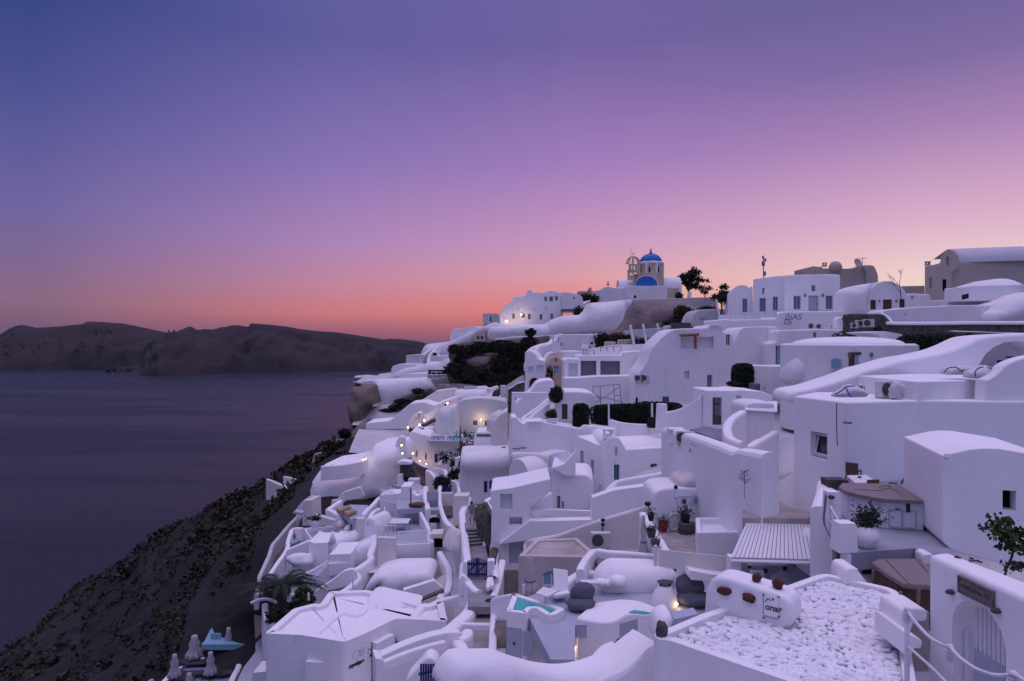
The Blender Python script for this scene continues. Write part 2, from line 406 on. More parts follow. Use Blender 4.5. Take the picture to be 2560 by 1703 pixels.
def bbox(bm,c,s,rot=0.0,mi=0):
    r = bmesh.ops.create_cube(bm,size=1,matrix=Matrix.Translation(c) @ Matrix.Rotation(rot,4,'Z') @ Matrix.Diagonal((*s,1)))
    if mi:
        for f in {f for v in r['verts'] for f in v.link_faces}: f.material_index = mi
    return r['verts']
def tube(bm,pts,r,seg=8,cap=True):
    pts = [Vector(p) for p in pts];rings = []
    rr = r if isinstance(r,(list,tuple)) else [r]*len(pts)
    for i,p in enumerate(pts):
        d = (pts[min(i+1,len(pts)-1)]-pts[max(i-1,0)]).normalized()
        up = Vector((0,0,1)) if abs(d.z) < .95 else Vector((1,0,0));s = d.cross(up).normalized();t = s.cross(d)
        rings.append([bm.verts.new(p+(s*math.cos(2*math.pi*k/seg)+t*math.sin(2*math.pi*k/seg))*rr[i]) for k in range(seg)])
    for i in range(len(rings)-1):
        for k in range(seg): bm.faces.new((rings[i][k],rings[i+1][k],rings[i+1][(k+1)%seg],rings[i][(k+1)%seg]))
    if cap: bm.faces.new(rings[0]);bm.faces.new(rings[-1][::-1])
def lathe(bm,base,prof,seg=20,squash=1.0):
    """prof = [(radius, height)]"""
    base = Vector(base);rings = []
    for r,h in prof:
        rings.append([bm.verts.new(base+Vector((r*math.cos(2*math.pi*k/seg),r*squash*math.sin(2*math.pi*k/seg),h))) for k in range(seg)])
    for i in range(len(rings)-1):
        for k in range(seg): bm.faces.new((rings[i][k],rings[i][(k+1)%seg],rings[i+1][(k+1)%seg],rings[i+1][k]))
    bm.faces.new(rings[0][::-1]);bm.faces.new(rings[-1])
def blob(bm,c,s,nz=.2,nf=1.5,sub=3,rot=0,seed=0):
    r = bmesh.ops.create_icosphere(bm,subdivisions=sub,radius=1);M = Matrix.Rotation(rot,3,'Z');c = Vector(c)
    for v in r['verts']:
        p = v.co.copy();k = 1+nz*fbm(p*nf+Vector((seed*3.7,seed*1.3,0)),1,3);v.co = c+M@Vector((p.x*s[0]*k,p.y*s[1]*k,p.z*s[2]*k))
def leaves(bm,pts,size,rnd,narrow=.45):
    for p in pts:
        a = Vector((rnd.gauss(0,1),rnd.gauss(0,1),rnd.gauss(0,1))).normalized();b = a.orthogonal().normalized()
        b = (Matrix.Rotation(rnd.uniform(0,6.28),3,a) @ b);s = size*rnd.uniform(.6,1.4)
        q = a.cross(b)*s*narrow;b = b*s
        vs = [bm.verts.new(p+x) for x in (-b,q,b,-q)];bm.faces.new(vs)
def ell_pts(c,s,n,rnd,shell=.55,clump=0.9,nf=2.2):
    o = [];c = Vector(c);k = 0
    while len(o) < n and k < n*12:
        k += 1
        d = Vector((rnd.gauss(0,1),rnd.gauss(0,1),rnd.gauss(0,1))).normalized();r = shell+(1-shell)*rnd.random()
        f = 1+.28*fbm(d*1.6+c*.7,1,3)
        p = Vector((d.x*s[0]*r*f,d.y*s[1]*r*f,d.z*s[2]*r*f))
        if noise.noise((c+p)*nf/max(s)) < -clump+.55*clump and rnd.random() < clump: continue
        o.append(c+p)
    return o
def bush(name,label,c,s,n=500,lsize=None,m=None,group=None,cat='shrub',core=True,seed=1,box=False):
    rnd = random.Random(seed);c = Vector(c)-Vector((0,0,s[2]*.2));s = [q*.56 for q in s];bm = bmesh.new()
    ls = (lsize or .2)*.7
    if box:
        pts = []
        for _ in range(n):
            q = [rnd.uniform(-1,1) for _ in range(3)];a = rnd.randrange(3);q[a] = rnd.choice((-1,1))*(1-rnd.random()*.12)
            k = 1+.10*fbm(Vector(q)*1.5+c,1,2)
            r = sum(abs(x)**4 for x in q)**.25;pts.append(c+Vector((q[0]*s[0],q[1]*s[1],q[2]*s[2]))/r*k)
    else: pts = ell_pts(c,s,n,rnd)
    leaves(bm,pts,ls,rnd)
    o = mk(name,bm,m or LEAF,loc=Vector((c.x,c.y,c.z-s[2])));tag(o,label,cat,group)
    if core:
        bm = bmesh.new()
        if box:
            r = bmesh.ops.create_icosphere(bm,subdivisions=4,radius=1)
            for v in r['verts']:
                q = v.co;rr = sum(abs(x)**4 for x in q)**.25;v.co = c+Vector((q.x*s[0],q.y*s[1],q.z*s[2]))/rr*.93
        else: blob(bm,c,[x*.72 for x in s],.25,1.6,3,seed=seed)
        mk('dark_core',bm,MATS.get('bush_core') or mat('bush_core',(.012,.018,.012),1.0,spec=0),o)  # solid dark core added inside the leaves to block see-through
    return o
def tree(name,label,base,h,s,n,m=None,trunk_h=.4,seed=3,lsize=.25,lobes=9,up=0.0):
    rnd = random.Random(seed);base = Vector(base);bm = bmesh.new();t = []
    tube(bm,[base,base+Vector((.1,.05,h*trunk_h*.6)),base+Vector((.05,.1,h*trunk_h)),base+Vector((0,0,h*.8))],[h*.035,h*.03,h*.025,h*.008],7)
    cs = []
    for k in range(lobes):
        a = rnd.uniform(0,6.28);r = rnd.uniform(.2,.85);zz = rnd.uniform(trunk_h,.95)
        q = base+Vector((math.cos(a)*s[0]*r,math.sin(a)*s[1]*r,h*zz-r*up));cs.append(q)
        tube(bm,[base+Vector((0,0,h*trunk_h*rnd.uniform(.6,1.2))),base.lerp(q,.6)+Vector((0,0,h*.12)),q],[h*.014,h*.009,h*.004],5)
    o = mk(name,bm,BARK,loc=base);tag(o,label,'tree')
    bm = bmesh.new()
    for q in cs:
        sz = [s[0]*rnd.uniform(.3,.5),s[1]*rnd.uniform(.3,.5),s[2]*rnd.uniform(.22,.4)]
        leaves(bm,ell_pts(q,sz,n//lobes,rnd,.2),lsize,rnd)
    mk('crown',bm,m or LEAF,o);return o
LAMPN = 0
def lamp(label,p,power,r=.06,nrm=(0,-1,0),glow=True,size=.08):
    """lit warm wall lamp: glass, back plate and the light it gives"""
    global LAMPN;LAMPN += 1
    p = Vector(p);n = Vector(nrm);bm = bmesh.new();bbox(bm,p-n*.02,(.10,.10,.16));o = mk('wall_lamp',bm,IRON);tag(o,label,'lamp','lit warm lamps')
    bm = bmesh.new();bmesh.ops.create_icosphere(bm,subdivisions=2,radius=size,matrix=Matrix.Translation(p+n*.12));mk('lamp_glass',bm,GLOW,o)
    ld = bpy.data.lights.new('lamp_light','POINT');ld.energy = power;ld.color = (1.0,.60,.28);ld.shadow_soft_size = .12
    lo = bpy.data.objects.new('lamp_light',ld);COL.objects.link(lo);lo.parent = o;lo.location = (p+n*.30)-WLOC[o.name]
    return o
def text(name,s,pl,a,z,size,m,parent,d=.012,shear=0.0,spx=1.0,thick=.004,rotz=0.0):
    cu = bpy.data.curves.new(name,'FONT');cu.body = s;cu.size = size;cu.extrude = .006;cu.shear = shear;cu.offset = thick;cu.space_character = spx
    o = bpy.data.objects.new(name,cu);COL.objects.link(o)
    dg = bpy.context.evaluated_depsgraph_get();me = bpy.data.meshes.new_from_object(o.evaluated_get(dg));bpy.data.objects.remove(o);bpy.data.curves.remove(cu)
    cr,sr = math.cos(rotz),math.sin(rotz)
    for v in me.vertices:
        x,y = v.co.x*cr-v.co.y*sr,v.co.x*sr+v.co.y*cr
        v.co = pl.pt(a+x,z+y,d+v.co.z)
    bm = bmesh.new();bm.from_mesh(me);bpy.data.meshes.remove(me)
    return mk(name,bm,m,parent)
def dupe(o,loc,rz=0.0,label=None,sc=1.0):
    c = o.copy();COL.objects.link(c);c.location = loc;c.rotation_euler = (0,0,rz);c.scale = (sc,)*3
    if label: c['label'] = label
    for ch in o.children:
        d = ch.copy();COL.objects.link(d);d.parent = c
        for g in ch.children:
            e = g.copy();COL.objects.link(e);e.parent = d
    return c
def sea_material():
    m = bpy.data.materials.new('sea_water');m.use_nodes = True;t = m.node_tree;b = t.nodes['Principled BSDF'];nn = t.nodes.new;ll = t.links.new
    b.inputs['Base Color'].default_value = (.006,.010,.022,1);b.inputs['Roughness'].default_value = .30;b.inputs['IOR'].default_value = 1.33
    b.inputs['Specular IOR Level'].default_value = .5
    g = nn('ShaderNodeNewGeometry')
    def noi(sc,scl,det):
        mp = nn('ShaderNodeMapping');mp.inputs['Scale'].default_value = scl;ll(g.outputs['Position'],mp.inputs[0])
        n = nn('ShaderNodeTexNoise');n.inputs['Scale'].default_value = sc;n.inputs['Detail'].default_value = det;n.inputs['Roughness'].default_value = .62;ll(mp.outputs[0],n.inputs['Vector']);return n.outputs['Fac']
    a = nn('ShaderNodeMath');a.operation = 'MULTIPLY_ADD';ll(noi(.30,(.35,1,1),7),a.inputs[0]);a.inputs[1].default_value = .7;ll(noi(.03,(.4,1,1),4),a.inputs[2])
    bp = nn('ShaderNodeBump');bp.inputs['Strength'].default_value = 1.0;bp.inputs['Distance'].default_value = 3.2;ll(a.outputs[0],bp.inputs['Height']);ll(bp.outputs[0],b.inputs['Normal'])
    r = nn('ShaderNodeMapRange');r.inputs[1].default_value = .38;r.inputs[2].default_value = .62;r.inputs[3].default_value = .20;r.inputs[4].default_value = .50
    ll(noi(.0045,(.30,1,1),4),r.inputs[0]);ll(r.outputs[0],b.inputs['Roughness'])
    return m
bm = bmesh.new()
vs = [bm.verts.new(p) for p in ((-14000,-400,SEA),(14000,-400,SEA),(14000,24000,SEA),(-14000,24000,SEA))];bm.faces.new(vs)
tag(mk('sea',bm,sea_material(),loc=Vector((0,0,SEA))),'dark violet sea with faint wind streaks below the cliff',None,None,'structure')
def island(name,label,sil,base,back=380,seed=0,nz=9):
    """sil / base: silhouette and waterline read in crop M, as functions of x"""
    xs = np.linspace(sil[0][0],sil[-1][0],210)
    sv = np.interp(xs,[p[0] for p in sil],[p[1] for p in sil]);bv = np.interp(xs,[p[0] for p in base],[p[1] for p in base])
    bm = bmesh.new();rows = []
    for x,s,b in zip(xs,sv,bv):
        u,v = uv('M',x,s);ub,vb = uv('M',x,b)
        Yb = -SEA*FPX/(vb-CY);Yc = Yb+back;col = []
        zc = (CY-v)/FPX*Yc
        for k in range(15):
            t = k/14
            Y = Yb+(Yc-Yb)*t;p = ray(u,CY)*Y
            z = SEA-2+(zc-SEA+2)*t**.72
            if 0 < k < 14:
                q = Vector((p.x*.006,Y*.006,seed));z += fbm(q*1.6,1,4)*nz*2.2*math.sin(t*math.pi);p.y -= abs(fbm(Vector((p.x*.012,t*1.5,seed)),1,4))*70*math.sin(t*math.pi)
            col.append(bm.verts.new((p.x,p.y,z)))
        for dz,dy in ((-.5,60),(-1,500)):
            p = ray(u,CY)*(Yc+dy);col.append(bm.verts.new((p.x,p.y,zc+dz*(zc-SEA+4))))
        rows.append(col)
    for i in range(len(rows)-1):
        for k in range(len(rows[0])-1): bm.faces.new((rows[i][k],rows[i+1][k],rows[i+1][k+1],rows[i][k+1]))
    bmesh.ops.recalc_face_normals(bm,faces=bm.faces)
    tag(mk(name,bm,ISLE,smooth=True),label,None,None,'structure')
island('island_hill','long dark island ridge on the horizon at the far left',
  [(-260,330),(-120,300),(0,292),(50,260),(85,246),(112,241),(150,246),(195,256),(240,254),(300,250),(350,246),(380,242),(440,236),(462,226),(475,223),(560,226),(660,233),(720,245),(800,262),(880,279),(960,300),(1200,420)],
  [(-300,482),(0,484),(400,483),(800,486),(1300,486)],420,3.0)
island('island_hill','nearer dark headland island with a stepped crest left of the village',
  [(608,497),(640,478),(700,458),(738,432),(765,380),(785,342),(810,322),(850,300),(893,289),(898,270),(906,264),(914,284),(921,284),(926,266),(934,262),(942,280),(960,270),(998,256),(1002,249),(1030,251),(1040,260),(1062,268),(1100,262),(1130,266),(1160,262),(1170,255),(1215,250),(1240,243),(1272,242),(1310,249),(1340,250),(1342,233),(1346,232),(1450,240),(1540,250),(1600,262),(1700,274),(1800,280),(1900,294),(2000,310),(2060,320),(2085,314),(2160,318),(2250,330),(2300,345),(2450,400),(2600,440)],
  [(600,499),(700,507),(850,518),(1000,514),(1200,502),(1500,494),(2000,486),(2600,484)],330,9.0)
def loft(rows,nu,nv,fn=None):
    R_ = []
    for r in rows:
        P = spline([PY('0',*p) for p in r] if len(r[0]) == 3 and not isinstance(r[0],Vector) else r,8)
        d = [0]
        for i in range(1,len(P)): d.append(d[-1]+(P[i]-P[i-1]).length)
        R_.append([P[0]*0+Vector([np.interp(t*d[-1],d,[q[k] for q in P]) for k in range(3)]) for t in np.linspace(0,1,nu)])
    G = []
    for i in range(nu):
        G.append(spline([r[i] for r in R_],nv))
    return G
rB = [(60,2060,50),(420,1715,60),(540,1570,64),(640,1470,62),(700,1330,70),(780,1255,76),(850,1140,92),(905,1080,99)]
rC = [(-60,1800,85),(200,1690,88),(330,1580,90),(440,1480,92),(560,1370,95),(680,1275,97),(800,1185,99),(890,1085,100)]
rD = [(-90,1690,150),(30,1603,148),(215,1452,140),(330,1380,134),(480,1290,126),(640,1197,118),(790,1136,110),(885,1073,102)]
pB = [PY('0',*p) for p in rB];pD = [PY('0',*p) for p in rD]
rows = [[p+Vector((14,-4,-3)) for p in pB],pB,[PY('0',*p) for p in rC],pD,[p+Vector((-14,7,-13)) for p in pD],[Vector((p.x-50,p.y+25,p.z*.5-60)) for p in pD],[Vector((p.x-95,p.y+50,SEA-2)) for p in pD]]
G = loft(rows,150,12)
bm = bmesh.new();grid = []
for i,col in enumerate(G):
    cc = []
    for j,p in enumerate(col):
        t = j/(len(col)-1);k = 1.0
        n1 = fbm(Vector((p.x*.045,p.y*.03,p.z*.03)),1,5)
        rid = abs(noise.noise(Vector((p.x*.09+p.z*.05,p.y*.02,3.3))))
        q = p+Vector((-.5,-.2,1)).normalized()*(n1*2.3-rid*1.5)*(0.3 if j < 13 else 1)
        cc.append(bm.verts.new(q))
    grid.append(cc)
for i in range(len(grid)-1):
    for j in range(len(grid[0])-1): bm.faces.new((grid[i][j],grid[i+1][j],grid[i+1][j+1],grid[i][j+1]))
bmesh.ops.recalc_face_normals(bm,faces=bm.faces)
if sum(f.normal.z for f in bm.faces) < 0: bmesh.ops.reverse_faces(bm,faces=bm.faces)
SLOPE = [[v.co.copy() for v in r] for r in grid]
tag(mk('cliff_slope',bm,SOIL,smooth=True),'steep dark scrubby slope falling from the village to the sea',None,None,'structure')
rnd = random.Random(5);bm = bmesh.new()
for _ in range(5200):
    i = rnd.randrange(2,len(SLOPE)-2);j = rnd.randrange(14,52)
    p = SLOPE[i][j].lerp(SLOPE[i+1][j+1],rnd.random())
    if noise.noise(p*.16) < -.12+rnd.uniform(-.2,.2): continue
    s = rnd.uniform(.25,.75)*(1+max(0,noise.noise(p*.08))*1.3)
    leaves(bm,[p+Vector((rnd.gauss(0,s*.6),rnd.gauss(0,s*.6),abs(rnd.gauss(0,s*.35)))) for _ in range(9)],s*.55,rnd,.5)
tag(mk('slope_scrub',bm,LEAFB),'low dry scrub covering the slope above the sea','scrub',None,'stuff')
GP = [(1180,1317,48),(1200,1442,40),(1200,1560,34),(1200,1680,30),(1320,1700,27),(1480,1530,28),(1640,1360,33),(1700,1230,38),(2200,1330,21.6),(2300,1380,18),(2400,1215,26),
      (2000,1760,11),(2300,1800,9),(1800,1720,14),(1000,1560,40),(800,1620,42),(700,1560,52),(900,1440,50),(1000,1380,52),(1100,1300,56),(720,1440,60),(800,1330,62),(700,1300,68),(560,1640,64),
      (860,1250,70),(1000,1200,72),(1050,1180,76),(1150,1210,64),(1300,1250,54),(1450,1260,50),(1600,1180,46),(1750,1100,42),(1900,1060,36),(2100,960,34),(2400,900,34),(1000,1140,84),(1100,1100,86),(1250,1060,78),
      (1400,1080,64),(1550,1060,64),(1700,1080,52),(1800,1040,54),(1950,990,56),(2150,940,58),(2350,900,60),(1350,1000,78),(1500,990,76),(1700,930,72),(1900,880,76),(2100,850,74),(2400,830,72),(1000,1010,104),(1100,1000,104),(1000,960,112),
      (1200,980,106),(1300,940,104),(1250,870,118),(1150,850,128),(1050,880,130),(1000,920,130),(1350,820,134),(1500,860,100),(1500,800,130),(1600,745,176),(1700,800,130),(1800,790,96),(2000,800,92),(2200,760,84),(2450,760,84),(2000,720,130),(2400,690,110),(2600,700,100),
      (2700,1200,18),(2700,1000,30),(2700,1500,9)]
gp = [(PY('0',*p)) for p in GP];ga = np.array([(p.x,p.y) for p in gp]);gz = np.array([p.z for p in gp])
def ground_z(x,y):
    d2 = ((ga-np.array([x,y]))**2).sum(1)+.5;wt = d2**-2.0;return float((wt*gz).sum()/wt.sum())-3.2,float(np.sqrt(d2.min()))
bm = bmesh.new();V = {};st = 2.0
for i in range(-24,66):
    for j in range(3,100):
        x,y = i*st,j*st;z,d = ground_z(x,y)
        if d < 9+y*.05 and x > (-.22*y-2 if y > 70 else -.33*y): V[i,j] = bm.verts.new((x,y,z+.25*fbm(Vector((x,y,0)),.3,2)))
for (i,j) in list(V):
    if all(k in V for k in ((i+1,j),(i+1,j+1),(i,j+1))): bm.faces.new((V[i,j],V[i+1,j],V[i+1,j+1],V[i,j+1]))
tag(mk('village_ground',bm,GREYW,smooth=True),'whitewashed hillside ground between the houses',None,None,'structure')
CH = 180.0
def chp(x,y,dY=0): return PY('T',x,y,CH+dY)
pb = chp(785,880);church = empty('church','cream hilltop church with a blue dome, white ribs and a bell tower','church',pb)
ctr = chp(790,860);kz = CH/FPX/9.065
def zT(y): return (CY-(620+y/9.065))/FPX*CH
rD_ = 285*kz
bm = bmesh.new();lathe(bm,(ctr.x,ctr.y,0),[(rD_,zT(880)),(rD_,zT(350))],8);bmesh.ops.rotate(bm,verts=bm.verts,cent=(ctr.x,ctr.y,0),matrix=Matrix.Rotation(R(22.5-8),3,'Z'));drum = mk('drum',bm,CREAM,church)
bm = bmesh.new()
for k in range(8):
    a = R(22.5-8+45*k);p = Vector((ctr.x+math.cos(a)*rD_,ctr.y+math.sin(a)*rD_,0))
    bbox(bm,(p.x,p.y,(zT(600)+zT(350))/2),(.42,.42,zT(350)-zT(600)),a)
lathe(bm,(ctr.x,ctr.y,0),[(rD_+.12,zT(375)),(rD_+.18,zT(335)),(rD_-.3,zT(318))],8);mk('white_rib',bm,CLEAN,church)
bm = bmesh.new();rd = 250*kz;hd = zT(128)-zT(325)
lathe(bm,(ctr.x,ctr.y,zT(325)),[(rd*math.cos(t*math.pi/24),hd*math.sin(t*math.pi/24)) for t in range(12)]+[(.12,hd)],32);mk('dome',bm,BLUE,church,smooth=True)
bm = bmesh.new();lathe(bm,(ctr.x,ctr.y,zT(135)),[(.55,0),(.12,.75),(.06,1.0)],10);z0 = zT(30)
bbox(bm,(ctr.x,ctr.y,zT(65)),(.10,.10,1.5));bbox(bm,(ctr.x,ctr.y,zT(52)),(.62,.12,.16));bbox(bm,(ctr.x,ctr.y,zT(38)),(.22,.14,.22));mk('cross',bm,BLACK,church)
for (x,w_) in ((572,12),(757,26),(960,22)):
    p = PY('T',x,490,CH-rD_*.95);bm = bmesh.new();bbox(bm,p+Vector((0,-.12,0)),(w_*kz,.25,115*kz),0);mk('slit_window',bm,DARK,church)
bm = bmesh.new();a = chp(420,600,-1.5);b = chp(1085,600,-1.5);bbox(bm,((a.x+b.x)/2,a.y+3.4,(zT(600)+zT(900))/2),(b.x-a.x,6.4,zT(600)-zT(900)-.02));mk('crossing_base',bm,CREAM,church)
pl = Plane(chp(690,860,-5),R(-10));h0 = pl.hit('T',432,862);h1 = pl.hit('T',950,612)
bm = bmesh.new();prism_on(bm,pl,archpoly(h0[0],h1[0],h0[1]-1.5,h1[1],1.0,20),-6,0);mk('apse_vault',bm,CLEAN,church)
h0 = pl.hit('T',446,858);h1 = pl.hit('T',935,632);bm = bmesh.new();prism_on(bm,pl,archpoly(h0[0],h1[0],h0[1]-.1,h1[1],1.0,20),.004,.06);mk('blue_tympanum',bm,BLUE,church)
def vaultx(name,x0,x1,y0,y1,ys,dY,dp,m,par):
    """barrel vault running left to right"""
    a = PY('T',x0,y0,CH+dY);b = PY('T',x1,y1,CH+dY);zt = a.z;zs = PY('T',x0,ys,CH+dY).z
    bm = bmesh.new();n = 12;pr = [(-dp/2,zs-3.5),(dp/2,zs-3.5)]+[(dp/2*math.cos(t*math.pi/n),zs+(zt-zs)*math.sin(t*math.pi/n)) for t in range(n+1)]
    A = [bm.verts.new((a.x,a.y+dp/2+p,q)) for p,q in pr];C_ = [bm.verts.new((b.x,a.y+dp/2+p,q)) for p,q in pr]
    bm.faces.new(A);bm.faces.new(C_[::-1])
    for i in range(len(pr)): bm.faces.new((A[i],C_[i],C_[(i+1)%len(pr)],A[(i+1)%len(pr)]))
    bmesh.ops.recalc_face_normals(bm,faces=bm.faces);return mk(name,bm,m,par)
vaultx('nave_vault',80,420,702,702,900,-1,6.0,CLEAN,church);vaultx('nave_vault',1088,1490,642,642,900,-1,6.0,CLEAN,church)
bm = bmesh.new();a = chp(1165,915,-1.06);b = chp(1420,1140,-1.06);bbox(bm,((a.x+b.x)/2,a.y+1,(a.z+b.z)/2),(b.x-a.x,2,a.z-b.z));mk('side_wall',bm,CREAM,church)
plb = Plane(chp(380,700,-2),R(-6))
def belf(x0,x1,y0,y1,holes,dep):
    h0 = plb.hit('T',x0,y1);h1 = plb.hit('T',x1,y0)
    bm = bmesh.new();prism_on(bm,plb,[(h0[0],h0[1]),(h1[0],h0[1]),(h1[0],h1[1]),(h0[0],h1[1])],-dep,0);o = mk('bell_tower',bm,CREAM,church)
    for (a,b,t,bt) in holes:
        q0 = plb.hit('T',a,bt);q1 = plb.hit('T',b,t);bm = bmesh.new();prism_on(bm,plb,archpoly(q0[0],q1[0],q0[1],q1[1],1.0,8),.5,-dep-.5)
        me = bpy.data.meshes.new('cut');bm.to_mesh(me);bm.free();CUTS.setdefault(o.name,[]).append(me)
    return o
belf(265,495,505,720,[(320,380,545,705),(415,480,545,705)],1.3)
belf(290,492,362,502,[(350,375,388,472),(412,440,388,500)],1.1)
bm = bmesh.new();a = plb.hit('T',255,520);b = plb.hit('T',500,500);box_on(bm,plb,a[0],b[0],a[1],b[1],-1.45,.12)
cx_ = (plb.hit('T',298,360)[0]+plb.hit('T',490,360)[0])/2;zz = plb.hit('T',390,362)[1];rr_ = 1.85;cb = plb.pt(cx_,zz,-.55)
for k in range(4):
    a_ = math.pi*k/4;pts = [cb+Vector((math.cos(a_)*rr_*math.cos(t),math.sin(a_)*rr_*.6*math.cos(t),2.0*math.sin(t))) for t in np.linspace(0,math.pi,13)];tube(bm,pts,.16,5)
bbox(bm,cb+Vector((0,0,2.4)),(.12,.12,1.0));bbox(bm,cb+Vector((0,0,2.75)),(.5,.14,.16));mk('belfry_crown',bm,CREAM,church)
bm = bmesh.new();tube(bm,[PY('T',342,700,182),PY('T',335,-20,182)],[.09,.04],6);tag(mk('flag_mast',bm,IRON),'thin tall mast beside the church bell tower','mast')
Fr('house','low white house with one dark square window directly below the church dome','house','T',[(0,1180),(0,925),(75,905),(80,860),(700,862),(1150,858),(1160,1180)],172,5,0,WHITE,
   [('dark',405,1075,458,1140,{'rec':.4}),('niche',200,900,212,1120,{'rec':.1})],rp=.3)
Fr('house','small white chapel with a gabled top and a dark finial left of the church','house','A',[(1345,585),(1345,470),(1400,460),(1440,432),(1475,428),(1510,436),(1560,445),(1640,440),(1640,585)],171,5,0,WHITE,rp=.5)
bm = bmesh.new();p = PY('A',1473,428,172);tube(bm,[p-Vector((0,0,.3)),p+Vector((0,0,1.4))],.07,6);bbox(bm,p+Vector((0,0,.5)),(.5,.5,.35));bbox(bm,p+Vector((0,0,1.1)),(.55,.1,.12));tag(mk('roof_finial',bm,BLACK),'black iron finial on the gabled chapel left of the church','finial')
Fr('house','low distant house with a thin chimney between the hotel and the chapel','house','A',[(1205,520),(1205,470),(1306,474),(1308,436),(1322,436),(1322,474),(1345,465),(1350,520)],185,6,0,BEIGE,rp=0)
tree('dense_tree','dark dense tree right of the blue domed church',PY('T',1640,1150,184),8.6,(3.6,3.0,4.0),2600,LEAF,.28,4,.34,13,.7)
tree('sparse_tree','sparse low tree with sky showing through beyond the dense one',PY('T',2010,1150,184),5.2,(2.6,2.0,2.4),520,LEAF,.3,8,.26,8,.3)
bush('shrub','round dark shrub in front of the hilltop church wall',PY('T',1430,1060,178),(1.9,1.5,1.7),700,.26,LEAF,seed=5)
Fr('gate_pillar','little white round topped pillar in front of the trees by the church','pillar','T',[(1650,1160),(1650,1010),(1662,985),(1682,976),(1702,988),(1714,1010),(1714,1160)],176,.8,0,CLEAN,rp=.1)
Fr('retaining_wall','long pale retaining wall under the church and its trees','wall','A',[(1690,650),(1700,548),(1900,540),(2120,538),(2240,530),(2370,528),(2470,520),(2470,720),(2300,700),(2100,660)],166,3,0,mat('pinkish_plaster',(.62,.53,.50),.9,.15,.2,.5,4.0,stain=.3),rp=.2)
Pil('rock_crag','brown and pink tuff crag with hollows under the church','rock','A',[(1640,640),(1690,590),(1700,560),(1850,570),(2000,565),(2180,590),(2330,640),(2350,760),(2240,800),(2060,870),(1900,900),(1690,960),(1560,950),(1470,930),(1400,870),(1540,815),(1560,780),(1600,735)],150,4,0,PINKR,6,1.1,1.6,.22,4)
Pil('whitewashed_slope','broad whitewashed rock slope between the hotel and the tuff crag','slope','A',[(360,905),(370,800),(560,790),(900,775),(930,745),(1040,700),(1220,690),(1270,640),(1300,580),(1460,570),(1700,545),(1690,590),(1640,640),(1610,735),(1550,815),(1430,870),(1060,875),(1000,900),(930,925),(700,905),(430,915)],128,2.5,0,WHITE,6,1.3,.9,.12,5)
W('parapet','curved white parapet at the foot of the whitewashed slope','wall','A',[(430,912,122),(600,890,122),(900,880,121),(1000,872,120),(1200,866,118),(1400,862,118)],.5,1.6)
bush('shrub','dark shrub clinging to the right side of the tuff crag',PY('B',860,690,142),(5.6,2.5,5.0),1500,.45,LEAFB,seed=11)
bush('shrub','low dark shrub at the right foot of the tuff crag',PY('B',760,760,140),(5.0,2.2,2.0),900,.42,LEAFB,seed=12)
bush('shrub','upper dark shrub hanging below the pale church wall',PY('B',825,640,144),(3.2,2.0,2.4),600,.42,LEAFB,seed=13)
hot,hpl = Fr('hotel','two storey white hotel with dark blue grey windows and lit lamps','hotel','A',[(478,800),(478,690),(495,645),(535,590),(600,558),(600,518),(700,516),(722,500),(722,462),(772,462),(774,480),(882,487),(905,474),(940,465),(975,468),(1030,480),(1032,600),(1050,690),(1060,800)],140,9,-4,CLEAN,
  [('win',885,520,912,565,{'m':GLASS}),('win',933,518,967,568),('win',985,515,1012,560),('win',590,678,615,726),('win',682,675,708,720),('win',735,680,762,732),('win',842,682,870,735),('win',942,678,968,730),
   ('niche',638,622,654,645),('niche',787,628,802,648),('niche',893,620,908,642)],rp=.5)
Fr('hotel_wing','white side wing with a tiny window right of the two storey hotel','hotel','A',[(1032,660),(1032,480),(1120,484),(1190,498),(1240,525),(1244,590),(1300,552),(1315,556),(1290,620),(1230,660)],143,6,6,WHITE,[('dark',1156,528,1168,546)],rp=.4)
bm = bmesh.new()
for (x,y0,y1) in ((1050,662,690),(1173,637,690)): tube(bm,[PY('A',x,y1+20,136),PY('A',x,y0,136)],.12,6)
a = PY('A',1048,655,136);b = PY('A',1176,632,136);bbox(bm,(a+b)/2+Vector((0,2,0)),((b-a).length,4,.3));tag(mk('pergola',bm,GREYWD),'small dark pergola beside the hotel wing','pergola')
bush('shrub','clipped dark bush beside the small pergola at the hotel',PY('A',1206,655,134),(2.4,2,2.7),600,.3,LEAF,seed=15)
bush('shrub','dark roadside shrubbery behind the hotel roof',PY('A',1290,530,168),(5.5,3,3.2),900,.4,LEAFB,seed=16)
W('terrace_wall','bright straight terrace wall in front of the hotel doors','wall','A',[(565,788,134),(700,786,134),(900,778,134)],.5,3,flat=True)
lamp('lit spot lamp on the left corner of the distant hotel',PY('A',541,748,138.9),90,size=.2);lamp('lit wall lamp between two hotel windows',PY('A',673,688,138.9),60,size=.16)
Pil('whitewashed_slope','white diagonal ridge slope with a stair left of the hotel','slope','N',[(740,830),(1090,790),(1410,640),(1600,560),(1770,495),(1850,545),(2000,545),(2357,560),(2357,725),(1780,750),(1690,778),(1620,775),(1612,625),(1435,715),(1430,785),(1250,815),(1090,905),(1105,1095),(760,1100),(660,1115),(650,1000),(690,890)],136,1.0,0,WHITE,6,1.5,.5,.12,3,rp=.6)
Fr('house','far white house with a round window on the left ridge','house','N',[(1085,810),(1090,690),(1110,660),(1140,605),(1170,598),(1395,586),(1400,566),(1470,560),(1600,620),(1600,810)],142,8,-8,WHITE,[('niche',1135,715,1172,755,{'arch':1,'rec':.15})],rp=.6)
Fr('house','narrow grey white house with an outside stair above the ridge','house','N',[(1572,540),(1572,376),(1690,374),(1800,380),(1830,540)],150,8,0,GREYW,[('dark',1680,420,1700,495)],rp=.1)
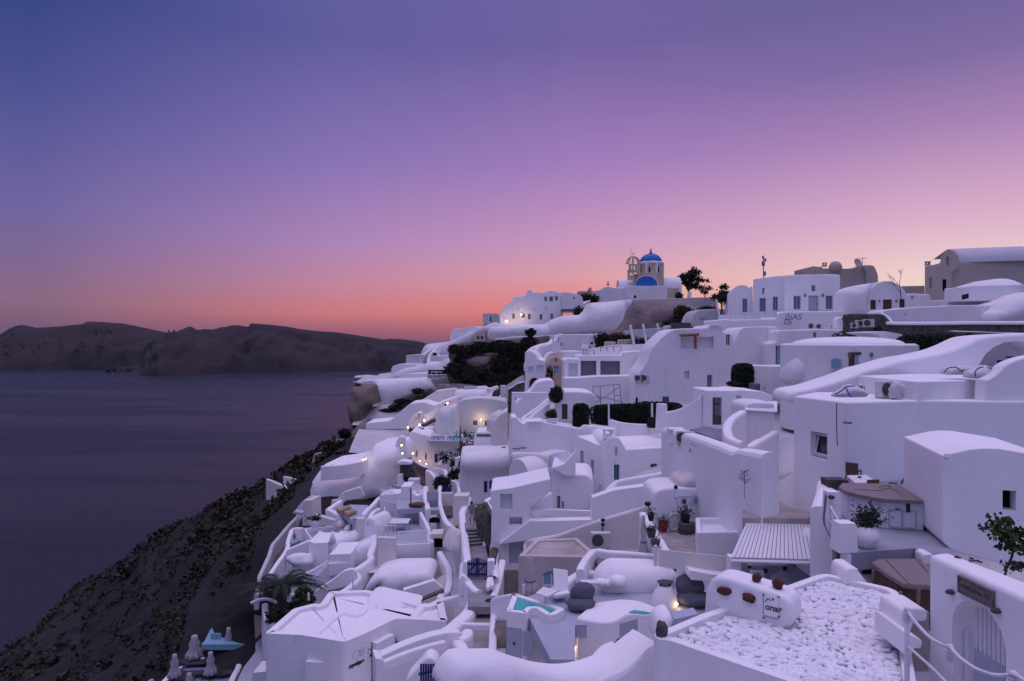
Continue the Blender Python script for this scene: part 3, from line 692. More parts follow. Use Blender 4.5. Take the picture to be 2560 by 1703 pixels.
Fr('cave_house','sunken beige house front with two small dark windows under the diagonal wall','house','N',[(1435,800),(1435,715),(1612,628),(1612,800)],134.2,2,0,BEIGE,[('dark',1492,708,1518,760),('dark',1545,712,1575,762)],rp=0,bev=.05)
St('stair','blue grey stair climbing the left end of the ridge','stairs','N',(670,1112),(768,1092),(828,880),(850,872),-7.5,-2.0,16,TEAL)
W('stair_wall','curved white wall left of the blue grey ridge stair','wall','N',[(655,1120,131),(665,1020,132),(720,950,133),(800,895,134),(830,850,135)],.8,3)
W('stair_wall','curved white wall right of the blue grey ridge stair','wall','N',[(770,1092,130),(790,1000,131.5),(840,930,133),(880,870,134)],.8,3)
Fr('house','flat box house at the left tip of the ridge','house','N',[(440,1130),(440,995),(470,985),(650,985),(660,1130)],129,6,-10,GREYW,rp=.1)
Fr('house','lowest white terrace house at the left tip of the ridge','house','N',[(205,1330),(230,1160),(330,1118),(600,1122),(640,1330)],126,5,-10,WHITE,rp=.4)
Fr('house','little white hut right of the blue grey ridge stair','house','N',[(780,1100),(800,1000),(830,940),(900,935),(905,1000),(1100,985),(1105,1100)],131,4,0,WHITE,[('dark',835,960,895,995)],rp=.3)
Pil('whitewashed_slope','wide white terrace slope under the ridge stair','slope','N',[(60,1400),(210,1300),(270,1260),(400,1190),(660,1150),(760,1095),(1040,1098),(1030,1180),(1065,1260),(1070,1350),(740,1345),(500,1365),(250,1375)],124,1.2,0,WHITE,5,1.5,.5,.15,3)
Fr('terrace_house','white terrace with a dark roof edge above outdoor tables','house','N',[(765,1400),(765,1255),(1060,1255),(1060,1400)],118,3,0,WHITE,rp=0)
bm = bmesh.new();a = PY('N',770,1246,117.5);b = PY('N',1050,1243,117.5);bbox(bm,(a+b)/2+Vector((0,.8,0)),((b-a).length,1.8,.8));tag(mk('planter',bm,LEAF),'dark clipped planting along the terrace roof edge','planter')
def table_set(label,p,m=WOODP,ch=True,s=.9,group=None):
    o = empty('cafe_table',label,'table',p,group);bm = bmesh.new();bbox(bm,p+Vector((0,0,.73)),(s,s,.05));mk('table_top',bm,m,o)
    for i in (-1,1):
        for j in (-1,1): bm = bmesh.new();bbox(bm,p+Vector((i*s*.42,j*s*.42,.35)),(.05,.05,.70));mk('leg',bm,m,o)
    return o
def chair(label,p,rz=0.0,m=BLACK,fm=TAN,group=None):
    p = Vector(p);o = empty('armchair',label,'chair',p,group);M = Matrix.Translation(p) @ Matrix.Rotation(rz,4,'Z')
    def b(name,parts,mm):
        bm = bmesh.new()
        for c_,s_ in parts: bmesh.ops.create_cube(bm,size=1,matrix=M @ Matrix.Translation(c_) @ Matrix.Diagonal((*s_,1)))
        return mk(name,bm,mm,o)
    b('seat',[((0,0,.43),(.50,.48,.04))],fm)
    bm = bmesh.new();r = bmesh.ops.create_cube(bm,size=1,matrix=M @ Matrix.Translation((0,.30,.72)) @ Matrix.Rotation(R(-14),4,'X') @ Matrix.Diagonal((.48,.03,.58,1)));mk('backrest',bm,fm,o)
    for i in (-1,1):
        b('leg',[((i*.25,-.22,.32),(.04,.04,.64))],m);b('leg',[((i*.25,.24,.21),(.04,.04,.42))],m);b('armrest',[((i*.25,-.02,.65),(.05,.52,.03))],m)
    return o
g0 = 'tables on the far terrace'
t0 = table_set('small white table on the far terrace under the dark planting',PY('N',880,1345,114),group=g0)
for k,(x,y) in enumerate(((800,1345),(960,1345),(1010,1342),(850,1300),(930,1302))): dupe(t0,PY('N',x,y,114 if y > 1320 else 115.5))
Pil('scrub_hill','steep hillside of dark scrub below the white ridge','hillside','N',[(1060,1000),(1090,905),(1140,840),(1250,815),(1430,785),(1690,778),(1900,765),(2357,725),(2560,700),(2560,900),(2360,1000),(2260,1260),(2230,1420),(1900,1480),(1160,1500),(1080,1400),(1040,1280),(1030,1150),(1100,1090)],114,4,0,mat('scrub_earth',(.075,.062,.050),.95,.5,.15,1.0,.8,col2=(.12,.095,.08),bdist=.6),4,1.1,1.2,.25,6,kind='structure',tilt=.25)
Pil('rock_outcrop','pale bare rock patch in the middle of the scrub hillside','rock','N',[(1330,1040),(1400,990),(1480,960),(1620,965),(1740,980),(1700,1060),(1660,1130),(1560,1180),(1450,1170),(1330,1110),(1290,1060)],110.0,1.2,0,PINKR,3,.7,.6,.4,2,tilt=.25)
rnd = random.Random(8)
for k,(x,y,sx_,sz_,lb) in enumerate(((1160,880,2.6,1.8,'upper left dark bush on the scrub hillside'),(1330,900,4.0,2.4,'wide brown bush left of the pale rock patch'),(1560,850,5,2.2,'brown green bush above the pale rock patch'),(1850,830,5.5,2.6,'tall olive bush at the top of the scrub hillside'),
     (2080,880,5,3.6,'large dark bush at the upper right of the scrub hillside'),(1960,1010,5.5,3.2,'big dark bush right of the pale rock patch'),(1850,1120,5,3,'dark bush below the pale rock patch'),(2090,1110,4.2,3.2,'dark bush beside the arched white house on the scrub hill'),
     (1130,1160,3.2,2.2,'dark bush at the left foot of the scrub hill'),(1220,1040,2.2,1.8,'dark bush left edge of the pale rock patch'),(1560,1210,3,1.6,'low bush on the dry garden terrace'),(1330,1310,3,1.8,'low dark bush in the dry garden'),(1650,1300,3.4,1.6,'grey green bush in the dry garden'),
     (1880,1310,3,1.6,'small bush at the right of the dry garden'),(1180,1250,2.2,1.6,'bush beside the outdoor tables'),(2010,1260,3,1.4,'low bush near the pink garden wall'),(1470,1380,2.4,1.1,'flat bush at the bottom of the dry garden'),(2280,640,2.0,1.6,'lone spindly bush in front of the hotel terrace'),(2250,770,3.2,2.0,'dark bush under the long white wall'))):
    bush('shrub',lb,PY('N',x,y,109.5+(-1.2 if y > 1150 else 0)),(sx_*.8,1.6,sz_*.8),int(260*sx_),.34,(LEAFB,LEAF)[k % 3 == 2],'bushes on the scrub hillside',seed=20+k)
W('garden_wall','pink garden wall rising to the arched house','wall','N',[(1920,1440,100),(2000,1390,99),(2100,1320,98),(2165,1285,97)],.4,1.8,WARM)
W('garden_wall','low white wall along the bottom of the dry garden','wall','N',[(1480,1470,102),(1600,1465,102),(1650,1480,101)],.5,1.2)
W('stone_wall','stepped dark stone wall with a white cap below the arched house','wall','N',[(1960,1480,96),(2040,1440,95.5),(2100,1400,95),(2205,1372,94)],.5,6,STONE)
W('wall_cap','white wavy cap on the stepped dark stone wall','wall','N',[(1960,1470,95.9),(2040,1430,95.4),(2100,1390,94.9),(2205,1364,93.9)],.6,.25,CLEAN)
Fr('house','grey beige box house on the skyline with dish and chimney behind the flat roofed house','house','C',[(415,470),(415,242),(432,238),(436,246),(500,245),(502,262),(600,262),(760,264),(790,264),(910,262),(912,470),(700,480)],104,7,0,BEIGE,[('niche',428,285,440,318,{'rec':.1})],rp=.1)
Fr('barrel_vault','beige barrel vaulted end right of the dish on the skyline','house','C',[(905,470),(905,300),(860,232),(975,232),(1005,300),(1014,330),(1014,400),(1000,470)],103.5,6,0,BEIGE,rp=.5)
def chimney(label,c,x,y,Y,w_,h,m=WHITE,cap=True,name='chimney'):
    p = PY(c,x,y,Y);o = empty(name,label,'chimney',p);bm = bmesh.new()
    bmesh.ops.create_cone(bm,segments=4,radius1=w_*.75,radius2=w_*.62,depth=h,cap_ends=True,matrix=Matrix.Translation(p+Vector((0,0,h/2))) @ Matrix.Rotation(R(45),4,'Z'));mk('shaft',bm,m,o)
    if cap:
        bm = bmesh.new()
        for i in (-1,1): bbox(bm,p+Vector((i*w_*.36,0,h+w_*.25)),(w_*.16,w_*.7,w_*.5))
        bbox(bm,p+Vector((0,0,h+w_*.56)),(w_*1.1,w_*1.0,w_*.14));mk('cap',bm,m,o)
    return o
chimney('small open topped chimney on the beige skyline house','C',520,246,104,.55,.25,BEIGE);chimney('small chimney at the left corner of the tall beige house','C',1469,236,96,.6,.2,BEIGE)
bm = bmesh.new();p = PY('C',620,252,104);blob(bm,p,(.95,.9,.95),.0,1,3);tag(mk('roof_dome',bm,BEIGE,smooth=True),'little rounded dome on the beige skyline house','dome')
p = PY('C',820,262,103);o = empty('satellite_dish','grey satellite dish on the beige skyline house','satellite dish',p)
bm = bmesh.new();lathe(bm,(0,0,0),[(.02,0),(.35,.05),(.62,.17),(.60,.19),(.33,.08),(.02,.03)],20);bmesh.ops.rotate(bm,verts=bm.verts,cent=(0,0,0),matrix=Matrix.Rotation(R(70),3,'X') @ Matrix.Rotation(R(20),3,'Y'));bmesh.ops.scale(bm,verts=bm.verts,vec=(1.2,1.2,1.2));bmesh.ops.translate(bm,verts=bm.verts,vec=p+Vector((0,0,.75)));mk('dish',bm,BEIGE,o,smooth=True)
bm = bmesh.new();tube(bm,[p-Vector((0,0,.3)),p+Vector((0,.15,.75))],.05,6);tube(bm,[p+Vector((-.3,.4,-.3)),p+Vector((0,.15,.6))],.03,5);mk('mount',bm,IRON,o)
p = PY('C',872,262,103);bm = bmesh.new();tube(bm,[p-Vector((0,0,.3)),PY('C',870,165,103)],.035,6);q = PY('C',870,170,103)
for k in range(6): bbox(bm,q+Vector((-.55+k*.2,0,0)),(.02,.02,.45-.04*k))
bbox(bm,q,(1.2,.03,.03));tag(mk('antenna',bm,IRON),'thin television antenna beside the satellite dish','antenna')
Fr('vault_house','tall beige house with a long grey barrel vault at the right edge of the skyline','house','C',[(1440,560),(1440,240),(1490,236),(1540,222),(1580,212),(1590,160),(1615,115),(1640,92),(1670,84),(1700,100),(1722,140),(1728,205),(1728,270),(1690,300),(1672,560)],94,1.5,-50,BEIGE,[('win',1640,155,1662,240),('win',1482,345,1506,442),('dark',1604,362,1640,470)],rp=.2)
def vault_run(name,label,c,pts_end,Y,dirv,length,m,base_drop=4.0,cat='house',n=14,op=()):
    """barrel vault: end arch given by (x0,y0),(x1,y1) spring points and top y; runs along dirv"""
    (x0,y0),(x1,y1),yt = pts_end;a = PY(c,x0,y0,Y[0]);b = PY(c,x1,y1,Y[1]);t = PY(c,(x0+x1)/2,yt,(Y[0]+Y[1])/2).z
    mid = (a+b)/2;s = (b-a)/2;zs = min(a.z,b.z);d = Vector((*dirv,0)).normalized()*length
    pr = [(-1,zs-base_drop),(1,zs-base_drop)]+[(math.cos(k*math.pi/n),zs+(t-zs)*math.sin(k*math.pi/n)) for k in range(n+1)]
    bm = bmesh.new();A = [bm.verts.new((mid.x+s.x*p,mid.y+s.y*p,z)) for p,z in pr];C_ = [bm.verts.new((mid.x+s.x*p+d.x,mid.y+s.y*p+d.y,z)) for p,z in pr]
    bm.faces.new(A);bm.faces.new(C_[::-1])
    for i in range(len(pr)): bm.faces.new((A[i],C_[i],C_[(i+1)%len(pr)],A[(i+1)%len(pr)]))
    bmesh.ops.recalc_face_normals(bm,faces=bm.faces)
    for f in bm.faces: f.smooth = False
    o = mk(name,bm,m);tag(o,label,cat);bevel(o,.10,2)
    yaw = math.atan2(s.y,s.x);pl = Plane((mid.x,mid.y,0),yaw)
    if pl.n.dot(-pl.o) < 0: pl = Plane((mid.x,mid.y,0),yaw+math.pi)
    for q in op: opening(o,pl,c,q)
    return o
o = Fr('vault_wall','long plain beige side wall under the grey barrel vault at the right','wall','C',[(1672,560),(1690,300),(1728,262),(1730,206),(2480,182),(2480,560)],92,1,4,BEIGE,rp=0)[0]
def vroof(label,c,prof,Ya,Yb,dY,m):
    """roof sheet swelling back from an eaves line: prof rows of (x,y) left end and right end"""
    bm = bmesh.new();rows = []
    for k,((xa,ya),(xb,yb)) in enumerate(prof):
        rows.append([bm.verts.new(PY(c,xa+(xb-xa)*t,ya+(yb-ya)*t,(Ya+(Yb-Ya)*t)+dY[k])) for t in np.linspace(0,1,8)])
    base = [[bm.verts.new(r.co+Vector((0,3.0,-1.0))) for r in rows[-1]]]
    rows += base
    for i in range(len(rows)-1):
        for j in range(7): bm.faces.new((rows[i][j],rows[i][j+1],rows[i+1][j+1],rows[i+1][j]))
    return tag(mk('vault_roof',bm,m,smooth=True),label,'roof')
vroof('long smooth grey barrel vault roof on the tall beige house','C',[((1729,208),(2480,186)),((1726,170),(2470,140)),((1712,125),(2440,95)),((1690,98),(2400,72)),((1660,84),(2330,58)),((1640,92),(2250,72))],92.2,92.2,[0,.2,.8,1.9,3.2,5.0],mat('grey_vault_plaster',(.52,.52,.56),.9,.1,.3,.4,5.0))
Fr('low_house','low beige wall between the two skyline houses','house','C',[(1240,520),(1240,424),(1445,420),(1445,520)],98,3,0,BEIGE,rp=0)
Fr('house','white house with a small dark niche beside the vault with brown shutters','house','C',[(1270,640),(1290,500),(1320,492),(1490,500),(1500,560),(1640,550),(1640,640)],88,5,0,WHITE,[('niche',1314,518,1340,544)],rp=.3)
vh,_ = Fr('vault_house','white vaulted house with brown wooden door and shutters','house','C',[(905,720),(905,560),(915,510),(945,450),(990,405),(1040,382),(1090,376),(1140,380),(1190,400),(1240,440),(1275,490),(1300,545),(1310,720)],84,7,0,WHITE,
  [('shut',943,552,994,640,{'m':BROWN,'fm':BROWN}),('door',1058,548,1142,660,{'m':BROWN,'plain':1}),('shut',1210,545,1260,624,{'m':BROWN,'fm':BROWN})],rp=.5)
bm = bmesh.new();rr = random.Random(2)
def twig(bm,p,d,l,r,dep):
    q = p+d*l;tube(bm,[p,p.lerp(q,.5)+Vector((rr.uniform(-.06,.06),0,rr.uniform(-.06,.06))),q],[r,r*.8,r*.5],5)
    if dep:
        for _ in range(3): twig(bm,p.lerp(q,rr.uniform(.4,1)),(d+Vector((rr.uniform(-1,.3),rr.uniform(-.2,.2),rr.uniform(-.4,.8)))).normalized(),l*.6,r*.55,dep-1)
twig(bm,PY('C',1225,560,83.6),Vector((-.1,0,1)),2.2,.06,3);tag(mk('bare_climber',bm,BARK),'bare climbing branch on the front of the white vaulted house','climber')
Pil('vault_roof','sloping white side of the vault left of the brown shutters','roof','C',[(700,720),(715,520),(730,465),(790,430),(900,405),(960,395),(1040,382),(990,405),(945,450),(915,510),(905,560),(905,720)],84.5,1.2,0,WHITE,3,.5,.03,.5,1.2)
for x,lb in ((1026,'left of the two wall lanterns beside the brown door'),(1183,'right of the two wall lanterns beside the brown door')):
    bm = bmesh.new();p = PY('C',x,562,83.8);bbox(bm,p,(.14,.14,.30));bbox(bm,p+Vector((0,.12,.12)),(.05,.2,.05));tag(mk('wall_lantern',bm,IRON),lb,'lantern')
vroof('big white shell vault below the long grey barrel vault','C',[((1560,690),(2370,600)),((1640,500),(2350,430)),((1740,430),(2330,400)),((1900,385),(2260,372)),((2080,360),(2200,358)),((2120,356),(2180,356))],82,82,[0,.5,1.2,2.4,4.0,5.0],WHITE)
Fr('house','flat fronted white block in front of the shell vault','house','C',[(1852,560),(1855,425),(1990,420),(2480,405),(2480,560)],79,4,6,CLEAN,rp=.1)
Fr('garden_wall','white garden wall with a stepped blue white block under the vaulted house','wall','C',[(1040,770),(1060,648),(1330,618),(1565,608),(1700,602),(1850,600),(2040,600),(2120,575),(2200,550),(2300,500),(2480,470),(2480,780)],76,3,4,WHITE,[('niche',1255,676,1268,700,{'rec':.1})],rp=.4)
Pil('whitewashed_rock','smooth whitewashed rock swell at the right edge under the shell vault','rock','C',[(2100,760),(2120,680),(2180,640),(2230,590),(2330,520),(2500,460),(2500,760)],74,1.5,0,WHITE,3,.6,.15,.5,3)
for k,(x,y) in enumerate(((1792,528),(1808,524),(1823,520),(1838,516))):
    bm = bmesh.new();p = PY('C',x,y,78.5);bbox(bm,p,(.16,.1,.55));o = mk('vent_slot',bm,BLACK);tag(o,'dark upright vent slot in the row beside the shell vault','vent','row of four vent slots')
W('stone_wall','tall curved end of the dark dry stone wall behind the air conditioners','wall','C',[(700,690,72),(760,680,72),(900,680,71.5),(1030,682,71),(1080,700,70.8),(1115,735,70.5),(1150,760,70.2)],.6,4.2,STONE)
W('stone_wall','long upper band of dark dry stone wall right of the air conditioners','wall','C',[(1130,762,70.3),(1500,765,70),(1900,762,69),(2480,765,68)],.6,2.3,STONE)
W('wall_cap','white cap running along the long dark stone wall','wall','C',[(1040,660,71.2),(1090,690,70.9),(1120,735,70.5),(1160,752,70.2),(1500,753,70),(1900,748,69),(2480,748,68)],.8,.35,CLEAN)
W('stone_wall','lower dark stone wall half hidden behind the big clipped hedge','wall','C',[(1660,842,62),(1900,848,62),(2480,862,61)],.6,6,STONE)
W('wall_cap','pale ledge between the two dark stone wall bands','wall','C',[(1680,834,62.6),(2000,845,62.5),(2480,858,61.5)],.9,.3,GREYW)
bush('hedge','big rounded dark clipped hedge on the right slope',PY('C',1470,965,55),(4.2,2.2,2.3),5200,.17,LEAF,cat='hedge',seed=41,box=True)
bush('shrub','loose green plants at the foot of the lower dark stone wall',PY('C',1880,900,58),(4.2,1.5,1.1),900,.22,LEAF,seed=42)
p = PY('C',1790,950,52);bm = bmesh.new();blob(bm,p,(1.3,.7,.45),.2,1.5,3);tag(mk('boulder',bm,GREYW,smooth=True),'pale boulder right of the big clipped hedge','boulder')
def ac(label,p,rz=0.0,s=1.0,group=None):
    if s > 1.25: s *= .62
    p = Vector(p);o = empty('air_conditioner',label,'air conditioner',p,group);M = Matrix.Translation(p) @ Matrix.Rotation(rz,4,'Z')
    bm = bmesh.new();bmesh.ops.create_cube(bm,size=1,matrix=M @ Matrix.Translation((0,0,.36*s)) @ Matrix.Diagonal((.85*s,.34*s,.66*s,1)));a = mk('casing',bm,ACW,o);bevel(a,.02,2)
    bm = bmesh.new();bmesh.ops.create_cone(bm,segments=20,radius1=.26*s,radius2=.26*s,depth=.03,cap_ends=True,matrix=M @ Matrix.Translation((-.14*s,-.18*s,.38*s)) @ Matrix.Rotation(R(90),4,'X'));mk('fan_grille',bm,DKST,o)
    for i in (-1,1):
        bm = bmesh.new();bmesh.ops.create_cube(bm,size=1,matrix=M @ Matrix.Translation((i*.3*s,0,.02*s)) @ Matrix.Diagonal((.06,.4*s,.06,1)));mk('foot',bm,IRON,o)
    return o
ac('leftmost white air conditioner against the curved stone wall',PY('C',795,815,68),0,1.3);ac('middle white air conditioner against the curved stone wall',PY('C',850,806,68.2),.1,1.7);ac('largest white air conditioner against the curved stone wall',PY('C',925,806,67.6),-.25,1.9)
WK = {'fm':PALE,'m':mat('bluish_window_glass',(.13,.17,.22),.25,spec=.6)}
fh,_ = Fr('house','large flat roofed white house front with three tall pale windows and a door','house','B',[(1772,760),(1775,330),(1800,322),(2230,316),(2285,322),(2285,470),(2260,490),(2330,560),(2340,760)],90,9,4,CLEAN,
  [('win',2020,415,2056,474,WK),('win',1855,515,1922,640,WK),('door',1992,512,2085,655,{'m':PALE}),('win',2152,512,2215,638,WK)],rp=.2)
Fr('house','angled left front of the flat roofed white house with three windows','house','B',[(1478,760),(1482,362),(1600,345),(1774,324),(1774,760)],93.5,8,-38,CLEAN,
  [('win',1565,440,1585,498,WK),('win',1540,535,1598,660,WK),('win',1662,522,1710,650,WK)],rp=.1,ref=(1478,660))
Fr('house','rounded vault end at the left of the flat roofed white house','house','B',[(1258,760),(1258,500),(1290,455),(1330,425),(1375,410),(1420,418),(1445,440),(1478,420),(1482,760)],95,7,-12,CLEAN,
  [('win',1385,540,1430,665,WK),('niche',1308,540,1322,562,{'rec':.1})],rp=.4)
for k,(x,lb) in enumerate(((1962,'left dark wall light beside the pale door of the flat roofed house'),(2124,'right dark wall light beside the pale door of the flat roofed house'))):
    bm = bmesh.new();p = PY('B',x,510,89.7);bbox(bm,p,(.22,.2,.4));tag(mk('wall_lantern',bm,IRON),lb,'lantern')
Fr('terrace_wall','white terrace front with faint lettering under the flat roofed house','wall','B',[(1145,860),(1150,735),(1260,728),(1270,735),(1700,725),(1715,672),(1760,660),(2330,655),(2480,650),(2480,860)],84,5,3,CLEAN,rp=.2)
sg = PY('B',1765,765,83.9)
pls = Plane((sg.x,sg.y,0),R(3));h0 = pls.hit('B',1770,735);h1 = pls.hit('B',1762,762)
so = empty('wall_lettering','faint grey painted lettering on the white terrace front','lettering',sg)
text('letters','ΔiAS',pls,h0[0],h0[1],1.05,IRON,so,.0+.02,.2);text('letters','Oz',pls,h1[0],h1[1]-.2,.85,IRON,so,.02,.15)
for k,(x0,x1,ya,yb) in enumerate(((1165,1268,692,732),(1292,1396,684,728),(1420,1538,674,722),(1566,1700,668,712))):
    a = PY('B',x0,ya,84.5);b = PY('B',x1,yb,84.5);bm = bmesh.new();o = None;z0,z1 = b.z,a.z;wd = b.x-a.x;n = 7
    bbox(bm,((a.x+b.x)/2,a.y,z1),(wd,.12,.08));bbox(bm,((a.x+b.x)/2,a.y,z0),(wd,.12,.08))
    for i in range(n):
        cx = a.x+wd*(i+.5)/n;r = wd/n*.48
        tube(bm,[(cx+r*math.cos(t),a.y,(z0+z1)/2+(z1-z0)*.46*math.sin(t)) for t in np.linspace(0,6.28,13)],.06,4,False)
        tube(bm,[(cx-r,a.y,z0),(cx+r,a.y,z1)],.05,4);tube(bm,[(cx-r,a.y,z1),(cx+r,a.y,z0)],.05,4)
    tag(mk('balustrade',bm,CLEAN),('leftmost','second','third','rightmost')[k]+' pierced white balustrade panel on the terrace edge','balustrade','pierced balustrade panels')
for x,lb,s_ in ((2020,'left of the pair of air conditioners under the terrace lettering',1.75),(2090,'right of the pair of air conditioners under the terrace lettering',1.6)): ac(lb,PY('B',x,826,78),.0,s_)
p = PY('B',1578,345,94);bm = bmesh.new();tube(bm,[p-Vector((0,0,.5)),PY('B',1576,145,94)],.07,6)
for (x,y,s_) in ((1594,185,.5),(1570,218,.6),(1582,222,.5),(1592,310,.6),(1574,160,.35)): bbox(bm,PY('B',x,y,94),(.22,.18,s_));tube(bm,[PY('B',x,y,94),PY('B',1578,y+4,94)],.03,4)
tag(mk('antenna_mast',bm,IRON),'tall antenna mast with small panels on the flat roofed house','antenna')
Fr('vault_house','grey white vault with a stepped chimney block under the church wall','house','B',[(912,790),(915,740),(930,700),(955,662),(990,640),(1160,634),(1262,640),(1262,790)],100,6,0,GREYW,[('niche',985,715,1040,738,{'rec':.15})],rp=.4)
tree('small_tree','small round crowned tree between the grey vault and the flat roofed house',PY('B',1190,690,98),4.4,(1.9,1.6,1.6),1100,LEAFB,.35,31,.22,8,.2)
bush('shrub','dark plants on the skyline left of the small tree',PY('B',1070,622,112),(3.0,1.2,.7),350,.25,LEAF,seed=44)
def pole(label,c,a,b,Y,r,m=WOODP,group=None,name='pole'):
    bm = bmesh.new();tube(bm,[PY(c,*a,Y),PY(c,*b,Y)],r,8);return tag(mk(name,bm,m),label,'pole',group)
g = 'leaning white poles'
pole('leftmost of four leaning white poles on the modern house roof','B',(388,975),(352,780),82,.16,group=g);pole('second of four leaning white poles on the modern house roof','B',(508,975),(468,772),82,.16,group=g)
pole('third of four leaning white poles on the modern house roof','B',(628,930),(600,765),84,.15,group=g);pole('rightmost, shortest of four leaning white poles by the roof','B',(692,975),(662,792),84,.12,group=g)
pole('slanting white pole in front of the small round crowned tree','B',(1172,700),(1142,545),90,.12,name='slanting_pole')
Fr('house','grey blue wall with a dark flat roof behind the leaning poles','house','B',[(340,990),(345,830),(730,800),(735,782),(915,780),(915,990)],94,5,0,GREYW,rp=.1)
bm = bmesh.new();a = PY('B',735,790,93.5);b = PY('B',912,788,93.5);bbox(bm,(a+b)/2+Vector((0,.5,-.2)),((b-a).length,.9,1.2));tag(mk('planter',bm,DKST),'dark grey planter box along the roof behind the poles','planter')
bush('shrub','green plants among the leaning poles on the modern house roof',PY('B',520,935,84),(4.6,1.2,1.3),900,.24,LEAFG,seed=46)
bush('shrub','dark spiky shrub above the beige roof terrace',PY('A',1425,900,92),(2.4,1.2,2.2),500,.3,LEAFB,seed=47);bush('shrub','reddish brown scrub left of the leaning poles',PY('A',1580,895,94),(4.6,1.5,1.4),600,.3,LEAFB,seed=48)
for k,(x0,y0,x1,y1) in enumerate(((1445,938,1535,975),(1565,920,1680,970))):
    a = PY('A',x0,y0,88);b = PY('A',x1,y1,88);bm = bmesh.new();bbox(bm,((a.x+b.x)/2,a.y,a.z),(b.x-a.x,.2,.14))
    for i in range(7): bbox(bm,(a.x+(b.x-a.x)*(i/6),a.y,(a.z+b.z)/2),(.18,.18,a.z-b.z))
    tag(mk('railing',bm,CREAM),('left','right')[k]+' cream railing of the roof terrace below the tuff crag','railing')
Fr('house','white house with a red arched passage left of the peach gable','house','A',[(700,1440),(712,1215),(695,1205),(697,1130),(715,1125),(728,1020),(760,1015),(800,1045),(830,1100),(890,1110),(905,1200),(905,1440)],84,6,-8,CLEAN,
  [('dark',742,1268,846,1440,{'arch':1,'rec':1.6,'m':RED}),('niche',735,1165,790,1228,{'rec':.3}),('niche',815,1150,878,1230,{'rec':.3})],rp=.3)
Fr('house','peach gabled house front with a blue arched window','house','A',[(920,1400),(925,1120),(945,1085),(990,1065),(1030,1080),(1058,1110),(1066,1160),(1066,1400)],83,5,-4,PEACH,
  [('shut',968,1155,1022,1236,{'arch':1,'m':TEAL}),('win',984,1084,1002,1122)],rp=.3)
Fr('house','white gable band behind the peach house','house','A',[(888,1300),(892,1100),(925,1040),(1000,1025),(1130,1022),(1240,1020),(1240,1300)],85,5,0,WHITE,rp=.4)
bush('climber','dry brown climbing plant on the peach house',PY('A',935,1210,82.6),(.8,.4,2.0),220,.2,LEAFB,cat='climber',seed=51,core=False)
chimney('white chimney on the roof behind the peach gable','A',995,1030,84,1.0,1.2)
chimney('small white vent chimney among roof railings','A',1258,1000,84,.8,.6)
mdn,mpl = Fr('modern_house','modern white house with a row of large dark picture windows','house','A',[(1066,1420),(1070,1110),(1100,1090),(1205,1100),(1210,1062),(1600,1062),(1610,1035),(1700,1024),(1870,1018),(1900,1060),(1900,1420)],79,8,0,CLEAN,
  [('win',1222,1112,1366,1252,{'m':mat('picture_window',(.16,.15,.17),.2,spec=.6),'rec':.5,'mull':0,'fm':IRON}),('win',1402,1114,1584,1252,{'m':MATS['picture_window'],'rec':.5,'mull':0,'fm':IRON}),('niche',1108,1136,1192,1266,{'rec':.6}),
   ('win',1740,1080,1850,1216,{'m':MATS['picture_window'],'rec':.4,'fm':IRON})],rp=.1)
W('roof_parapet','white roof parapet of the modern house under the leaning poles','wall','A',[(1240,1015,80),(1450,980,81),(1590,965,82),(1880,955,83)],.5,1.2,CLEAN,flat=True)
lamp('warm lamp lighting the modern house wall above its right window',PY('A',1856,1058,78.2),120,size=.12)
bm = bmesh.new()
for x in (1246,1266,1290,1344,1404,1464,1526,1592): tube(bm,[PY('A',x,1055 if x < 1350 else 1025,79.5),PY('A',x,1010 if x < 1350 else 975,79.5)],.04,5)
for (p,q) in (((1246,1012),(1344,1012)),((1404,992),(1592,975))): tube(bm,[PY('A',*p,79.5),PY('A',*q,79.5)],.03,5)
tag(mk('roof_railing',bm,IRON),'thin steel railing along the roof of the modern house','railing')
Fr('house','white terrace rooms behind the modern house roof','house','A',[(930,1060),(940,930),(1020,868),(1400,868),(1440,920),(1440,980),(1240,1020)],96,5,0,WHITE,[('niche',1005,948,1055,978),('dark',1312,940,1336,962),('niche',1235,978,1320,1008)],rp=.3)
W('stair_wall','double white stair wall climbing to the scrub hill','wall','A',[(830,1110,86),(790,1030,88),(830,975,90),(930,950,93),(1020,872,97),(1040,862,98)],.6,3)
W('stair_wall','curved upper white stair wall beside the scrub hill','wall','A',[(728,1030,87),(780,985,89),(860,955,92),(935,935,95),(1000,880,98)],.6,3)
Fr('house','tall white podium wall below the modern house with a dark small window','house','A',[(1000,1640),(1075,1400),(1075,1270),(1190,1268),(1360,1255),(1600,1250),(1720,1245),(1900,1230),(2000,1260),(2000,1640)],76.5,5,0,CLEAN,rp=.2)
Fr('house','huge sweeping white wall with a curved left shoulder and tiny windows','house','B',[(395,1600),(395,1320),(432,1215),(480,1165),(520,1085),(545,1010),(585,955),(640,900),(700,850),(745,826),(800,816),(1060,808),(1080,780),(1195,780),(1195,850),(1290,860),(1330,1000),(1330,1600)],72,6,0,WHITE,
  [('dark',402,1450,424,1500,{'rec':.3}),('niche',850,1205,898,1278,{'rec':.35}),('win',1060,1240,1108,1370,{'rec':.35}),('win',648,1440,710,1500,{'fm':TEAL}),('niche',815,890,1120,1000,{'rec':.5}),('win',1232,868,1272,972),('niche',1090,785,1192,850,{'rec':.3})],rp=.5)
bm = bmesh.new();a = PY('B',818,882,71.4);b = PY('B',980,874,71.4);tube(bm,[a,b],.14,6);q = PY('B',952,1003,71.4);tube(bm,[PY('B',950,878,71.4),q],.15,6)
for k in range(5): tube(bm,[a.lerp(b,k/4)+Vector((0,-.2,.12)),a.lerp(b,k/4)+Vector((0,1.2,.12))],.07,5)
